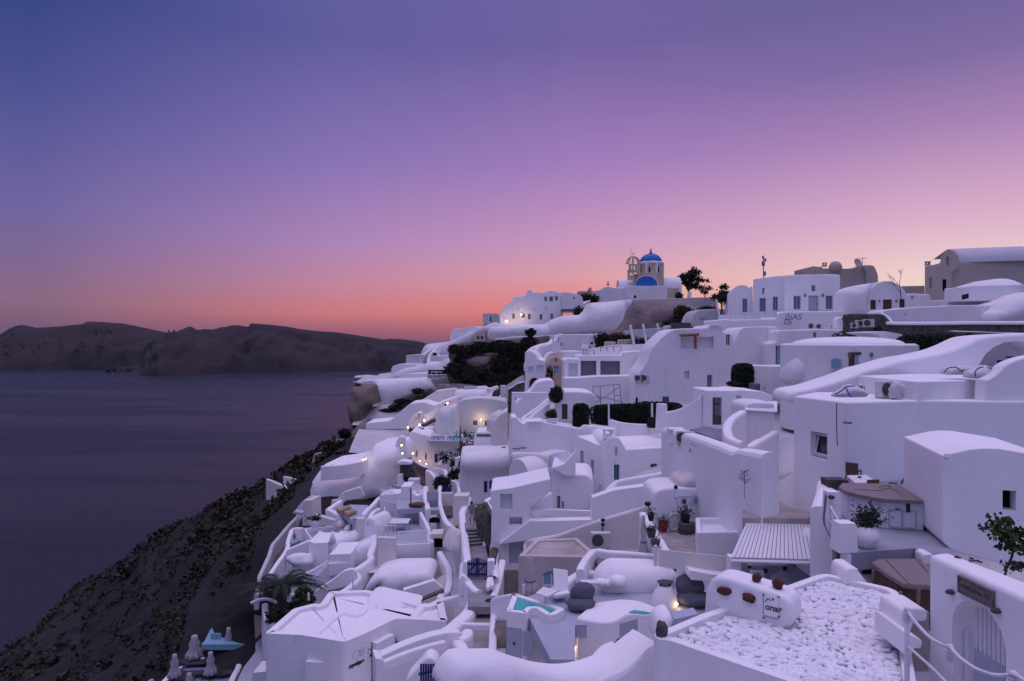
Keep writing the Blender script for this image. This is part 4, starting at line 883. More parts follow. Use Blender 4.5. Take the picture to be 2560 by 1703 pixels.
tag(mk('timber_pergola',bm,ORNG),'red brown timber post and beam on the sweeping white wall','pergola')
St('stair','small dark stair beside the sweeping white wall','stairs','B',(1215,1048),(1285,1048),(1205,1000),(1225,1000),-7.9,-6.4,4,DKST)
Fr('vault_house','broad smooth white vault end left of the recessed pale door','house','B',[(1270,1250),(1290,1010),(1310,930),(1340,860),(1370,820),(1410,800),(1700,792),(1720,840),(1720,1250)],76,6,0,WHITE,rp=.6)
Fr('house','white house with a recessed blue grey doorway right of the broad vault','house','B',[(1650,1260),(1655,950),(1700,935),(1720,830),(1980,826),(2060,818),(2400,835),(2400,1260)],73,6,0,WHITE,
  [('niche',1690,975,1815,1160,{'rec':.7}),('niche',1898,1022,1992,1058,{'rec':.2}),('dark',2036,852,2064,896,{'rec':.2,'m':IRON})],rp=.3)
p = PY('B',1742,1055,73.3);bm = bmesh.new();bbox(bm,p,(1.0,.12,3.0));tag(mk('open_shutter',bm,TEAL),'pale blue open door leaf in the recessed doorway','door leaf')
W('roof_rim','low white roof rim below the pair of air conditioners','wall','B',[(1960,830,74),(2040,818,74),(2120,830,74),(2300,822,73),(2700,822,72)],.6,1.0)
for k,(x,y,Y) in enumerate(((2215,790,76),(2230,885,70))):
    bm = bmesh.new();r2 = random.Random(k)
    for i in range(7):
        p = PY('B',x+r2.uniform(-40,40),y+r2.uniform(-10,14),Y);tube(bm,[p,p+Vector((r2.uniform(.3,.8),0,r2.uniform(.1,.5))),p+Vector((r2.uniform(.9,1.6),0,r2.uniform(-.3,.2)))],.05,5)
    tag(mk('cable_loops',bm,BLACK),('upper','lower')[k]+' tangle of black pipes lying on a white roof','cables')
Fr('chimney_block','white bullet shaped chimney with a dark vent beside the air conditioners','chimney','C',[(636,820),(640,730),(655,712),(690,706),(725,722),(740,790),(745,820)],74,1.2,0,CLEAN,[('dark',678,718,702,735,{'arch':1,'rec':.2})],rp=.3)
bush('potted_plant','grey green bushy plant in front of the curved stone wall',PY('C',1012,825,66),(.9,.7,1.0),260,.18,LEAFB,seed=55)
bush('ivy_block','tall square block of dark ivy on the white wall',PY('B',1385,1225,64),(1.75,1.0,2.3),3000,.17,LEAF,cat='ivy',seed=56,box=True)
bush('shrub','reddish foot of the square ivy block',PY('B',1295,1312,62),(1.1,.7,.45),260,.15,mat('red_leaves',(.07,.02,.02),.8,.4,2.0,island=.4),seed=57)
Fr('roof_box','small dark framed hatch at the foot of the ivy block','hatch','B',[(1470,1385),(1470,1322),(1548,1322),(1548,1385)],62,.8,0,IRON,[('win',1490,1338,1515,1382),('win',1525,1338,1545,1382)],rp=0,bev=.02)
Fr('house','long low white wall behind the round house','house','B',[(1450,1480),(1480,1156),(1700,1160),(1960,1155),(2400,1060),(2400,1480)],64,3,0,WHITE,[('niche',1712,1366,1775,1400,{'rec':.1}),('niche',1566,1350,1595,1385,{'rec':.1})],rp=.2)
rc = PY('C',800,1100,57.5);bm = bmesh.new();rad = 5.3;zt = PY('C',800,972,53).z
lathe(bm,(rc.x-.6,rc.y,0),[(rad,zt-7),(rad,zt),(rad-.25,zt+.15)],48);rh = mk('round_house',bm,WHITE);tag(rh,'round white house with a shallow domed roof and pale blue plank door','house')
bm = bmesh.new();zd = PY('C',790,890,57).z;lathe(bm,(rc.x-.6,rc.y,zt+.1),[((rad-.9)*math.cos(t*math.pi/20),(zd-zt-.1)*math.sin(t*math.pi/20)) for t in range(10)]+[(.05,zd-zt-.1)],40);mk('dome',bm,CLEAN,rh,smooth=True)
dp_ = PY('C',845,1150,52.5);rpl = Plane((dp_.x,dp_.y,0),R(9));bm = bmesh.new()
q0 = rpl.hit('C',790,1262);q1 = rpl.hit('C',898,1055);box_on(bm,rpl,q0[0],q1[0],q0[1],q1[1],-.8,.02);d_ = mk('plank_door',bm,mat('pale_blue_door',(.36,.46,.55),.6,.1,3.0),rh)
bm = bmesh.new();box_on(bm,rpl,q0[0]-.20,q0[0],q0[1],q1[1]+.18,-.8,.10);box_on(bm,rpl,q1[0],q1[0]+.20,q0[1],q1[1]+.18,-.8,.10);box_on(bm,rpl,q0[0],q1[0],q1[1],q1[1]+.18,-.8,.10);mk('door_frame',bm,BROWN,d_)
wp_ = PY('C',628,1140,52.9);wpl = Plane((wp_.x,wp_.y,0),R(-16));q0 = wpl.hit('C',590,1182);q1 = wpl.hit('C',668,1092)
bm = bmesh.new();prism_on(bm,wpl,archpoly(q0[0],q1[0],q0[1],q1[1],.5),-.8,.05);wf = mk('window',bm,TEAL,rh);bm = bmesh.new();box_on(bm,wpl,q0[0]+.28,q1[0]-.28,q0[1]+.2,q1[1]-.35,.0,.07);mk('pane',bm,PALE,wf)
for x,lb in ((748,'left dark wall light beside the pale blue plank door'),(952,'right dark wall light beside the pale blue plank door')):
    bm = bmesh.new();bbox(bm,PY('C',x,1058,52.2),(.16,.16,.34));tag(mk('wall_lantern',bm,IRON),lb,'lantern')
Pil('curved_wall','curved white flank wall sweeping up to the round house','wall','C',[(160,1320),(190,1160),(240,1100),(330,1040),(420,1000),(480,985),(520,1000),(560,1100),(560,1320)],56,.8,-10,WHITE,3,.5,.04,.5,1.2)
Fr('house','flat roofed white house right behind the round house','house','C',[(1000,1250),(1040,880),(900,850),(1060,838),(1250,870),(1262,1000),(1110,1005),(1110,1250)],61,4,0,WHITE,rp=.3)
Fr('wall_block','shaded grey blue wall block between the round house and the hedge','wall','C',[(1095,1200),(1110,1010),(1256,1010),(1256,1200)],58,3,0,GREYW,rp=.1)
Pil('whitewashed_rock','whitewashed rock mound curving up behind the dark tuff pillar','rock','D',[(400,580),(415,480),(440,420),(525,410),(510,350),(490,240),(480,190),(560,195),(700,180),(950,172),(1000,190),(1040,240),(1060,285),(1015,300),(860,400),(690,490),(560,560)],112,1.4,0,WHITE,4,.9,.4,.18,3)
Pil('rock_pillar','tall dark brown tuff pillar standing over the sea','rock','D',[(270,680),(285,600),(262,520),(250,420),(262,360),(288,320),(290,260),(330,235),(485,238),(488,290),(505,340),(520,405),(470,412),(440,425),(425,480),(412,580),(380,700)],106,2.2,0,ROCK,4,.55,1.1,.35,2.0)
bush('shrub','small tuft of dark plants on top of the tuff pillar',PY('D',352,232,106),(.9,.8,1.0),240,.22,LEAF,seed=61)
Pil('scrub_bank','dark scrub bank running diagonally between the whitewashed rocks','bank','D',[(400,585),(430,530),(520,490),(640,420),(760,340),(880,300),(1015,272),(1010,290),(940,350),(850,405),(800,450),(700,500),(640,550),(480,585)],109.5,.8,0,MATS['scrub_earth'],3,.8,.5,.4,1.5)
for k,(x,y,a,b) in enumerate(((900,280,2.0,1.1),(760,370,2.6,1.0),(620,460,2.6,1.0),(500,545,2.2,.9),(690,430,2,.8))):
    bush('shrub',('topmost dark bush on the diagonal scrub bank','second dark bush down the diagonal scrub bank','fourth dark bush down the diagonal scrub bank','lowest dark bush on the diagonal scrub bank','middle dark bush on the diagonal scrub bank')[k],PY('D',x,y,108.3),(a,.9,b*.8),420,.26,LEAFB,'bushes on the diagonal bank',seed=62+k)
Pil('rock_outcrop','rounded brown tuff outcrop below the tall pillar','rock','D',[(130,920),(185,740),(230,690),(300,655),(380,570),(470,590),(530,620),(560,650),(590,700),(640,780),(700,720),(720,770),(500,800),(490,850),(380,890),(300,920)],100,2.5,0,ROCK,5,.7,.8,.3,2.5)
for k,(x,y,a,b) in enumerate(((225,660,1.9,1.4),(570,720,2.4,1.7),(80,770,3.4,1.5),(430,850,2.2,1.0),(660,760,1.8,1.1))):
    bush('shrub',('dark bush in the notch left of the tuff outcrop','dark round bush right on the tuff outcrop','dark scrub on the cliff edge above the sea','dark bush at the foot of the tuff outcrop','dark bush under the white wall by the lit steps')[k],PY('D',x,y,99),(a,1.2,b),500,.25,LEAFB,'bushes around the tuff outcrop',seed=70+k)
Fr('ruin_wall','narrow upright white wall end left of the brown outcrop','wall','D',[(140,930),(142,735),(185,728),(186,930)],99,4,-40,WARM,rp=.05)
Fr('ruin_house','small roofless beige house on the cliff edge','house','I',[(440,420),(538,125),(575,128),(650,118),(735,100),(735,340),(560,420)],100,5,-20,BEIGE,[('niche',650,150,733,190,{'rec':.6})],rp=.1)
Fr('ruin_wall','white corner pier of the small beige cliff edge house','wall','I',[(538,440),(540,130),(572,125),(585,300),(585,440)],98.5,.6,0,GREYW,rp=.05)
W('terrace_wall','low pinkish wall fanning down the cliff edge, lower of two','wall','I',[(108,355,99),(180,385,96),(260,418,92),(400,462,86),(525,492,80)],.5,3.0,WARM)
W('terrace_wall','low pinkish wall fanning down the cliff edge, upper of two','wall','I',[(265,332,97),(340,350,94),(430,385,90),(525,432,84)],.5,3.2,WARM)
Fr('house','white hotel rooms above the lit stair with a grey door niche','house','D',[(420,640),(420,580),(640,560),(760,460),(830,400),(960,385),(1060,420),(1090,400),(1280,330),(1280,640)],98,5,0,CLEAN,[('dark',900,488,922,528,{'m':IRON}),('niche',855,515,920,575,{'rec':.3})],rp=.3)
Fr('house','pale house front behind the lit stair under the dark scrub bank','house','D',[(860,430),(880,405),(1060,290),(1240,268),(1245,280),(1350,285),(1290,330),(1290,430)],103,5,0,WARM,rp=.4)
Pil('whitewashed_slope','broad pale painted rock behind the twin window hotel front','slope','D',[(1180,480),(1235,300),(1250,285),(1540,270),(1560,320),(1720,360),(1720,480)],101,1.2,0,WHITE,4,.8,.3,.2,2)
Fr('terrace_rim','white wavy terrace rim above the pale painted rock','wall','D',[(1235,320),(1240,285),(1400,278),(1440,245),(1530,240),(1550,262),(1640,235),(1650,320)],104,1,0,CLEAN,rp=.3)
W('stone_wall','low dark stone wall with a pale cap right of the painted rock','wall','D',[(1530,330,98),(1570,345,97),(1720,372,95)],.5,1.5,STONE)
Fr('garden_stair','tiny white garden steps between the dark stone walls','stairs','D',[(1660,345),(1660,238),(1705,236),(1712,345)],96,1,0,WHITE,rp=.05)
Fr('stone_wall','upright dark stone wall left of the tiny white garden steps','wall','D',[(1575,335),(1600,285),(1650,265),(1652,340)],96.5,1.5,0,STONE,rp=.2)
bush('shrub','grey green round shrub on the pale painted rock',PY('D',1498,335,97),(.9,.7,.6),260,.16,LEAFB,seed=76)
Fr('terrace_house','dark planted terrace front with rows of dim seats','terrace','D',[(1060,290),(1075,230),(1320,225),(1440,235),(1440,290)],107,3,0,mat('dim_terrace_front',(.16,.15,.16),.9,.5,1.5,col2=(.32,.31,.34)),rp=.1)
Fr('terrace_house','white stepped seating terrace under the dark planted roof edge','terrace','D',[(985,240),(985,180),(1090,170),(1175,140),(1235,200),(1235,240)],115,3,0,GREYW,rp=.2)
Fr('bench_row','white plank bench left on the garden terrace','bench','D',[(1325,275),(1325,240),(1440,245),(1440,275)],103,.6,0,GREYW,rp=0)
Fr('terrace_house','white terrace edge with small awnings above the tuff pillar','house','D',[(300,260),(380,200),(520,185),(690,180),(800,130),(960,120),(1000,200),(560,260)],116,4,0,WHITE,rp=.5)
hf,_ = Fr('hotel_front','pale hotel front with two dark teal windows and a lamp between','hotel','O',[(860,860),(880,300),(920,210),(980,160),(1100,125),(1370,105),(1600,130),(1840,182),(1840,860)],90,4,0,mat('sage_white_plaster',(.68,.70,.68),.9,.1,.4,.4,5.0,stain=.2),[('win',1188,522,1278,625,{'m':mat('teal_glass',(.02,.06,.07),.2,spec=.6)}),('win',1412,528,1494,640,{'m':MATS['teal_glass']}),('dark',1548,540,1566,690,{'rec':.3})],rp=.8)
lamp('bright lamp between the two teal windows of the pale hotel front',PY('O',1343,508,89.6),34,size=.09)
Pil('whitewashed_rock','rounded pale plaster swell left of the twin window hotel front','rock','O',[(440,860),(500,600),(540,480),(555,380),(590,320),(700,290),(870,250),(920,420),(940,800),(940,860)],88.5,1.0,0,MATS['sage_white_plaster'],4,.6,.08,.4,1.4)
Fr('hotel_front','low pale wall joining the swell to the terrace','wall','O',[(210,880),(215,740),(250,690),(340,665),(460,650),(470,880)],87.5,2,0,WHITE,rp=.4)
Fr('stair_flank','glowing flank wall of the lit stair climbing to the right','wall','O',[(260,640),(300,560),(300,420),(380,400),(440,370),(520,305),(548,300),(540,340),(420,470),(300,600)],92,.5,10,CLEAN,rp=.05)
Fr('stair_flank','pale lower wall under the glowing stair flank','wall','O',[(255,690),(300,600),(440,470),(548,330),(510,560),(470,650),(380,690)],91.3,.6,10,CLEAN,rp=.05)
bm = bmesh.new();tube(bm,[PY('O',258,618,91),PY('O',330,590,91),PY('O',505,510,91)],.28,6);tag(mk('stair_coping',bm,DKST),'dark sloping coping under the glowing stair','coping')
Fr('house','white cube rooms at the foot of the lit stair with a grey window','house','O',[(-20,720),(0,560),(90,440),(150,400),(180,395),(225,395),(235,470),(235,640),(230,720)],93,3,0,CLEAN,[('win',186,395,222,470,{'m':IRON}),('niche',100,455,215,560,{'rec':.3})],rp=.05,bev=.04)
for lb,x,y,Y,pw in (('bright lamp on the top landing of the lit stair',725,205,96,60),('hidden lamp low on the glowing stair flank',300,520,91.2,26),('lamp glow at the bottom of the lit white rooms',215,600,91.5,18),('lowest left lamp by the small lit doorway',2,650,90.5,14)): lamp(lb,PY('O',x,y,Y),pw,size=.10)
bm = bmesh.new();bbox(bm,PY('O',690,262,95.5),(.25,.25,.7));tag(mk('lantern_post',bm,BROWN),'short brown post under the bright top lamp','post')
tb,tpl = Fr('terrace_building','curved white terrace building with narrow windows and a tall dark door','hotel','O',[(38,1500),(45,1000),(20,790),(55,735),(110,730),(230,770),(400,800),(430,905),(900,905),(1000,900),(1060,900),(1240,870),(1240,1500)],82,6,2,CLEAN,
  [('win',142,1085,176,1200),('win',312,1125,348,1250),('win',482,1135,556,1310,{'mull':0}),('niche',800,1095,925,1330,{'rec':.3})],rp=.3)
for x0,x1,y0,y1,lb in ((440,660,812,900,'left'),(740,905,812,900,'right')):
    a = PY('O',x0,y0,82.3);b = PY('O',x1,y1,82.3);bm = bmesh.new();bbox(bm,((a.x+b.x)/2,a.y,a.z),(b.x-a.x,.06,.06));bbox(bm,((a.x+b.x)/2,a.y,(a.z*2+b.z)/3),(b.x-a.x,.06,.05))
    rr = random.Random(3)
    for i in range(9):
        x = a.x+(b.x-a.x)*i/8;tube(bm,[(x,a.y,a.z),(x+rr.uniform(-.15,.15),a.y,(a.z+b.z)/2),(x,a.y,b.z)],.035,4)
    tag(mk('balcony_railing',bm,IRON),lb+' ornate dark balcony railing on the curved terrace building','railing')
Flo('terrace_floor','O',[(230,800),(1240,800),(1240,905),(400,905)],PY('O',700,850,83.5).z,FLOOR,.3,'pale floor of the curved terrace')
bm = bmesh.new();a = PY('O',1065,795,84);b = PY('O',1235,850,84);bbox(bm,((a.x+b.x)/2,a.y+1,(a.z+b.z)/2),(b.x-a.x,2,a.z-b.z));tag(mk('plunge_pool',bm,POOL),'glowing turquoise plunge pool on the curved terrace','pool')
bm = bmesh.new();a = PY('O',890,825,81.9);bbox(bm,a,(.9,.3,.35));tag(mk('plunge_pool',bm,POOL),'tiny turquoise water corner behind the balcony railing','pool')
for x,y,lb in ((1100,870,'brown chair left of the glowing plunge pool'),(1190,895,'brown chair under the glowing plunge pool')): chair(lb,PY('O',x,y+25,82.5),1.2,BROWN,BROWN)
Fr('pool_wall','dark stone underside beneath the plunge pool terrace','wall','O',[(980,935),(1060,925),(1210,955),(1210,1080),(1120,1045),(1020,1010)],80,2,0,STONE,rp=.1)
W('wall_cap','white rim over the dark stone underside','wall','O',[(975,925,80.4),(1060,915,80.2),(1215,948,80)],.4,.3,CLEAN)
for x,y,lb in ((40,905,'small lamp on the left edge of the curved terrace building'),(95,1125,'upper lamp on the wall along the descending path'),(222,1268,'middle lamp on the wall along the descending path'),(336,1325,'lower lamp on the wall along the descending path')): lamp(lb,PY('O',x,y,81.5),8,size=.07)
bush('hedge_row','green climbing plants along the left terrace edge',PY('O',160,690,86),(1.9,.8,.6),500,.2,LEAFG,seed=81)
tree('bare_tree','pale leafless shrub in front of the dark terrace wall',PY('O',960,1300,76),5.2,(2.6,1.2,2.2),420,mat('dry_leaves',(.16,.13,.13),.9,.4,2.0,island=.4),.1,83,.16,8)
tree('dark_tree','dark leafy shrub at the left corner of the white house with navy shutters',PY('O',880,1600,66),3.2,(1.6,1.2,1.6),900,LEAF,.1,84,.16,7)
W('stair_wall','diagonal white stair wall beside the tall dark door','wall','O',[(760,1130,80.5),(700,1190,80),(640,1250,79),(570,1340,78)],.45,4)
W('stair_wall','white wall bending round the bottom of the terrace stairs','wall','O',[(500,1390,76),(600,1400,75),(690,1440,74),(700,1560,72)],.4,2.5)
p = PY('O',660,1420,75);o = table_set('small white garden table by the bottom of the terrace stairs',p)
W('path_wall','narrow white wall with lamps edging the descending path','wall','O',[(-10,1100,83),(60,1180,81),(150,1270,79),(250,1330,77),(340,1390,75.5)],.35,1.0)
W('stone_wall','dark stone retaining wall below the descending lit path','wall','O',[(-20,1200,82),(80,1270,80),(200,1340,77.5),(330,1400,75)],.4,5.5,STONE)
Flo('path','O',[(390,1400),(500,1390),(600,1570),(480,1570)],PY('O',480,1450,76).z,FLOOR,.4,'blue grey path below the terrace stairs')
W('path_wall','curved white wall left of the blue grey path','wall','O',[(300,1410,76),(400,1450,74),(460,1510,72),(540,1600,69)],.4,4)
bush('shrub','dark leafy bush above the navy gate in the middle lane',PY('D',1120,1110,62),(1.5,1.1,1.3),1300,.15,LEAF,seed=85)
bm = bmesh.new();a = PY('D',1118,1160,60.5);b = PY('D',1210,1230,60.5)
for i in range(8): bbox(bm,(a.x+(b.x-a.x)*(i+.5)/8,a.y,(a.z+b.z)/2),((b.x-a.x)/8*.8,.05,a.z-b.z))
bbox(bm,((a.x+b.x)/2,a.y+.05,a.z-.3),(b.x-a.x,.05,.12));bbox(bm,((a.x+b.x)/2,a.y+.05,b.z+.3),(b.x-a.x,.05,.12));tag(mk('gate',bm,DBLUE),'navy plank gate below the dark bush in the middle lane','gate')
Pil('whitewashed_rock','huge smooth whitewashed rock with a lit sunken ledge on top','rock','I',[(510,720),(515,500),(525,380),(560,320),(600,270),(640,215),(820,190),(960,160),(1060,110),(1085,40),(1180,32),(1270,30),(1330,15),(1365,70),(1385,190),(1330,230),(1320,320),(1300,330),(1290,400),(1240,420),(1420,440),(1330,500),(1140,510),(1030,600),(960,720)],78,2.6,-6,CLEAN,5,.55,.35,.22,2.4,tilt=.12)
W('ledge_wall','thick white rim of the lit sunken ledge','wall','I',[(602,240,74),(640,232,74),(800,222,74),(940,195,75),(1010,165,76)],.5,1.6,CLEAN)
for x,y,lb in ((700,225,'hidden warm lamp inside the left part of the sunken ledge'),(860,205,'hidden warm lamp inside the middle of the sunken ledge'),(1000,165,'hidden warm lamp inside the right end of the sunken ledge')): lamp(lb,PY('I',x,y,75.2),9,size=.04,nrm=(0,1,0))
for x,y,lb in ((1342,48,'upper lamp on the right shoulder of the huge white rock'),(1350,122,'lower lamp on the right shoulder of the huge white rock'),(1446,122,'lamp on the wall right of the huge white rock')): lamp(lb,PY('I',x,y,73.8),12,size=.08)
Fr('lookout','little white wall stub beside the upper lamp','wall','I',[(1270,120),(1290,10),(1320,-30),(1362,-30),(1368,60),(1380,120)],77,1.2,0,CLEAN,rp=.3)
Fr('stone_hut','dark stone hut front with a lintel and black doorways','hut','I',[(1295,470),(1320,325),(1322,230),(1430,215),(1470,330),(1540,410),(1540,470)],70,2,0,STONE,[('dark',1342,322,1370,382),('dark',1375,345,1422,408)],rp=0)
Fr('lintel','thick white lintel slab over the dark stone hut','lintel','I',[(1290,215),(1335,195),(1420,205),(1432,226),(1330,228)],68.9,1.5,0,CLEAN,rp=.1)
Fr('hut_porch','white side pier left of the black hut doorways','wall','I',[(1295,420),(1300,330),(1322,322),(1345,322),(1345,380),(1370,420)],69,.8,0,CLEAN,rp=.05)
bm = bmesh.new();bbox(bm,PY('I',1455,395,68.6),(1.1,.9,.9));o = mk('planter_box',bm,WHITE);tag(o,'white cube planter in front of the dark stone hut','planter');bevel(o,.05)
Flo('terrace_floor','I',[(1250,412),(1480,400),(1540,425),(1500,470),(1380,440)],PY('I',1400,420,67).z,FLOOR,.3,'blue grey landing before the dark stone hut')
Fr('house','plain white house with navy blue shutters in the centre','house','D',[(1288,1330),(1290,900),(1320,880),(1500,872),(1615,868),(1800,862),(1870,880),(1900,960),(1900,1330)],63,6,3,WHITE,[('shut',1503,1108,1545,1225,{'m':DBLUE,'rec':.06,'mull':0}),('shut',1552,1104,1592,1190,{'m':DBLUE,'rec':.06,'mull':0})],rp=.4)
Pil('vault_roof','rounded plaster roof of the house with navy shutters','roof','D',[(1290,1010),(1295,900),(1330,880),(1620,862),(1850,860),(1890,900),(1880,990),(1620,1035)],62.7,.9,3,WHITE,2,.4,.05,.4,1.5)
Fr('house','white box house right of the glowing plunge pool','house','D',[(1412,880),(1416,712),(1440,668),(1610,664),(1612,560),(1720,470),(1728,880)],69,4,0,CLEAN,[('niche',1440,682,1600,710,{'rec':.8})],rp=.1)
Fr('buttress','tall pinkish buttress wall beside the white box house','wall','D',[(1600,880),(1605,570),(1640,520),(1725,470),(1730,880)],68.3,2,25,WARM,rp=.1)
Pil('rubble','heap of brown rubble at the foot of the tall pinkish buttress','rubble','D',[(1630,860),(1650,820),(1690,800),(1730,815),(1740,862)],66.8,.7,0,ROCK,.5,.25,.5,.9,1)
ac('air conditioner in a small niche left of the white box house',PY('D',1392,882,66),0,1.3)
Fr('passage_wall','narrow bright wall slab by the dark leafy shrub','wall','D',[(1240,1000),(1242,905),(1285,895),(1290,900),(1262,990)],65,.6,0,CLEAN,rp=.03)
Fr('terrace_frame','white free standing door frame at the left end of the lattice wall','frame','E',[(-10,560),(-2,300),(330,300),(350,320),(330,348),(30,350),(30,500),(60,560)],66,.7,0,CLEAN,rp=.05)
Fr('house','white stair house climbing behind the free standing frame','house','E',[(0,620),(30,400),(80,350),(160,300),(230,205),(300,185),(385,182),(390,300),(335,345),(330,620)],69,4,0,CLEAN,rp=.3)
W('stair_wall','left of the two parallel white stair walls below the dark cone shrub','wall','E',[(330,352,65.5),(270,405,64.5),(180,470,63),(120,510,62.5),(95,545,62)],.4,3);W('stair_wall','right of the two parallel white stair walls below the dark cone shrub','wall','E',[(335,388,64.5),(280,430,63.5),(200,490,62.5),(150,535,62)],.4,3)
Fr('house','rounded white house with a brown framed window and two shrubs','house','E',[(330,640),(340,480),(395,430),(400,380),(420,340),(450,305),(500,290),(640,292),(760,305),(780,380),(780,640)],64,5,0,CLEAN,[('win',458,405,512,546,{'fm':BROWN,'mull':1,'rec':.15}),('win',704,478,734,520,{'fm':TEAL})],rp=.5)
bush('conifer','dark cone shaped shrub above the stair walls',PY('E',405,290,63.5),(1.25,.9,1.5),1500,.16,LEAF,seed=91)
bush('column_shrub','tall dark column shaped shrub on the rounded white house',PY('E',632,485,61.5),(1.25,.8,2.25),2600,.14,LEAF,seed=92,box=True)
bush('topiary','bright green ball shaped topiary in a white bowl',PY('E',362,490,61),(.95,.85,.95),2200,.10,LEAFG,cat='topiary',seed=93)
p = PY('E',370,590,61);bm = bmesh.new();lathe(bm,p,[(.25,0),(.5,.25),(.58,.55),(.5,.56)],18);tube(bm,[p+Vector((0,0,.5)),p+Vector((-.1,0,1.0))],.08,6);tag(mk('planter_bowl',bm,CLEAN),'white bowl planter under the green topiary ball','planter')
o = empty('scaffold_tower','grey tubular scaffold tower against the white podium wall','scaffold',PY('E',780,605,66))
def scaf(name,segs):
    bm = bmesh.new()
    for (a,b) in segs: tube(bm,[PY('E',*a),PY('E',*b)],.035,6)
    return mk(name,bm,IRON,o)
n_,f_ = 64.5,67.5
for a,b in (((752,605,n_),(746,235,n_)),((818,610,n_),(812,250,n_)),((958,580,f_),(934,222,f_)),((1010,420,f_),(990,222,f_))): scaf('upright',[(a,b)])
for a,b in (((744,250,n_),(992,225,f_)),((690,305,n_),(1012,388,f_)),((752,415,n_),(985,250,f_)),((755,515,n_),(820,520,n_)),((750,345,n_),(815,345,n_)),((940,325,f_),(1000,328,f_)),((948,405,f_),(1008,408,f_)),((706,445,n_),(812,350,n_)),((820,425,n_),(960,520,f_)),((825,585,n_),(958,480,f_))): scaf('brace',[(a,b)])
bush('hedge','long dark clipped hedge right of the scaffold',PY('E',1045,478,62.5),(5.6,1.0,2.0),3600,.17,LEAF,cat='hedge',seed=94,box=True)
bush('hedge','shorter dark clipped hedge by the white chimney pillar',PY('E',1320,462,62),(4.2,1.0,2.0),2600,.17,LEAF,cat='hedge',seed=95,box=True)
bush('shrub','little dark shrub on the wall right of the chimney pillar',PY('E',1540,440,60),(1.0,.6,.45),200,.16,LEAF,seed=96)
W('wall_strip','low white wall under the dark hedges','wall','E',[(900,545,61.5),(1000,575,61),(1120,590,60.5),(1260,595,60)],.5,2.5,CLEAN,flat=True)
Fr('planter_wall','white raised planter front below the long hedge','planter','E',[(930,620),(960,560),(1100,530),(1260,535),(1260,620)],62,1,0,WHITE,rp=.05)
bm = bmesh.new();rr = random.Random(6)
for k in range(10): bbox(bm,PY('E',rr.uniform(1255,1320),rr.uniform(545,610),59.5),(rr.uniform(.2,.8),.2,rr.uniform(.2,.7)),rr.uniform(0,1))
tag(mk('meter_boxes',bm,BLACK),'cluster of black boxes left of the white chimney pillar','boxes')
chimney('tall white tapered chimney pillar in the middle of the village','E',1378,640,58.5,.85,2.2,CLEAN,False,'chimney_pillar')
pole('thin white pole standing before the shorter hedge','E',(1290,540),(1288,400),60.5,.10);pole('thin white pole right of the scaffold','E',(892,605),(890,405),61.5,.08)
for k,(x,y,Y,s_) in enumerate(((1165,200,72,1.7),(1225,200,72,1.7))): ac(('left','right')[k]+' dusty air conditioner unit on the podium ledge',PY('E',x,y,Y),0,s_)
Fr('lattice_wall','long white retaining wall with a dark lattice panel','wall','E',[(-20,900),(-5,530),(40,522),(60,555),(108,592),(130,565),(280,560),(300,575),(470,605),(635,632),(665,602),(780,612),(960,632),(968,655),(968,900)],60,3,3,CLEAN,[('niche',145,574,268,656,{'rec':.25})],rp=.15)
o = empty('lattice_panel','dark diagonal lattice panel set in the white wall','lattice',PY('E',206,656,59.9));a = PY('E',145,656,60.2);b = PY('E',268,574,60.2);bm = bmesh.new();n = 9
wd,hh = b.x-a.x,b.z-a.z
for i in range(-6,n):
    for sgn in (1,-1):
        x0,x1 = i*wd/n,i*wd/n+hh;pts = []
        for t in (0,1):
            x = x0 if (t == 0) == (sgn == 1) else x1;z = t*hh;pts.append([x,z])
        (xa,za),(xb,zb) = pts
        def clip(x,z,x2,z2,lim):
            if (x < 0 and x2 <= 0) or (x > wd and x2 >= wd): return None
            if x < 0: t = -x/(x2-x);return 0,z+(z2-z)*t
            if x > wd: t = (x-wd)/(x-x2);return wd,z+(z2-z)*t
            return x,z
        p,q = clip(xa,za,xb,zb,0),clip(xb,zb,xa,za,0)
        if p and q and abs(p[1]-q[1]) > .02: tube(bm,[(a.x+p[0],a.y-.02*sgn,a.z+p[1]),(a.x+q[0],a.y-.02*sgn,a.z+q[1])],.045,4)
mk('slats',bm,CLEAN,o)
bm = bmesh.new();bbox(bm,((a.x+b.x)/2,a.y+.12,(a.z+b.z)/2),(wd,.04,hh));mk('backing',bm,DKST,o)
W('ledge','rough pale ledge along the foot of the lattice wall','ledge','E',[(0,850,57),(100,845,57),(230,850,57),(360,868,56.5)],1.0,2.5,WARM)
bm = bmesh.new();rr = random.Random(9)
for k in range(9): p = PY('E',40+k*9,815+rr.uniform(-6,6),59.2);tube(bm,[p,p+Vector((rr.uniform(-.5,.5),-.1,rr.uniform(-.2,.3)))],.04,5)
tag(mk('pipe_cluster',bm,IRON),'small tangle of pipes at the foot of the lattice wall','pipes')
vault_run('vault_house','white barrel vaulted house with a small window below the lattice wall','E',((-30,1060),(170,1115),912),(57,53.2),(.55,.84),9,WHITE,5)
W('terrace_wall','wavy white terrace wall behind the small barrel vault','wall','E',[(150,930,57.5),(260,890,57),(350,862,56.5),(420,840,56),(500,838,55.5)],.45,4)
St('stair','short dark stair between the two white vaulted houses','stairs','E',(395,978),(495,970),(450,905),(497,905),PZ('E',395,978,-11.5).z,-10.4,3,DKST)
Fr('house','white house front with an arched dark door and a patio','house','E',[(358,1500),(362,990),(400,1005),(500,1065),(580,1058),(690,1060),(745,1110),(745,1500)],51,5,-6,CLEAN,[('win',412,1250,446,1372,{'arch':1,'fm':WOODP,'rec':.2}),('win',455,1300,478,1368,{'rec':.1}),('niche',410,1195,428,1220,{'rec':.1,'arch':.3})],rp=.2)
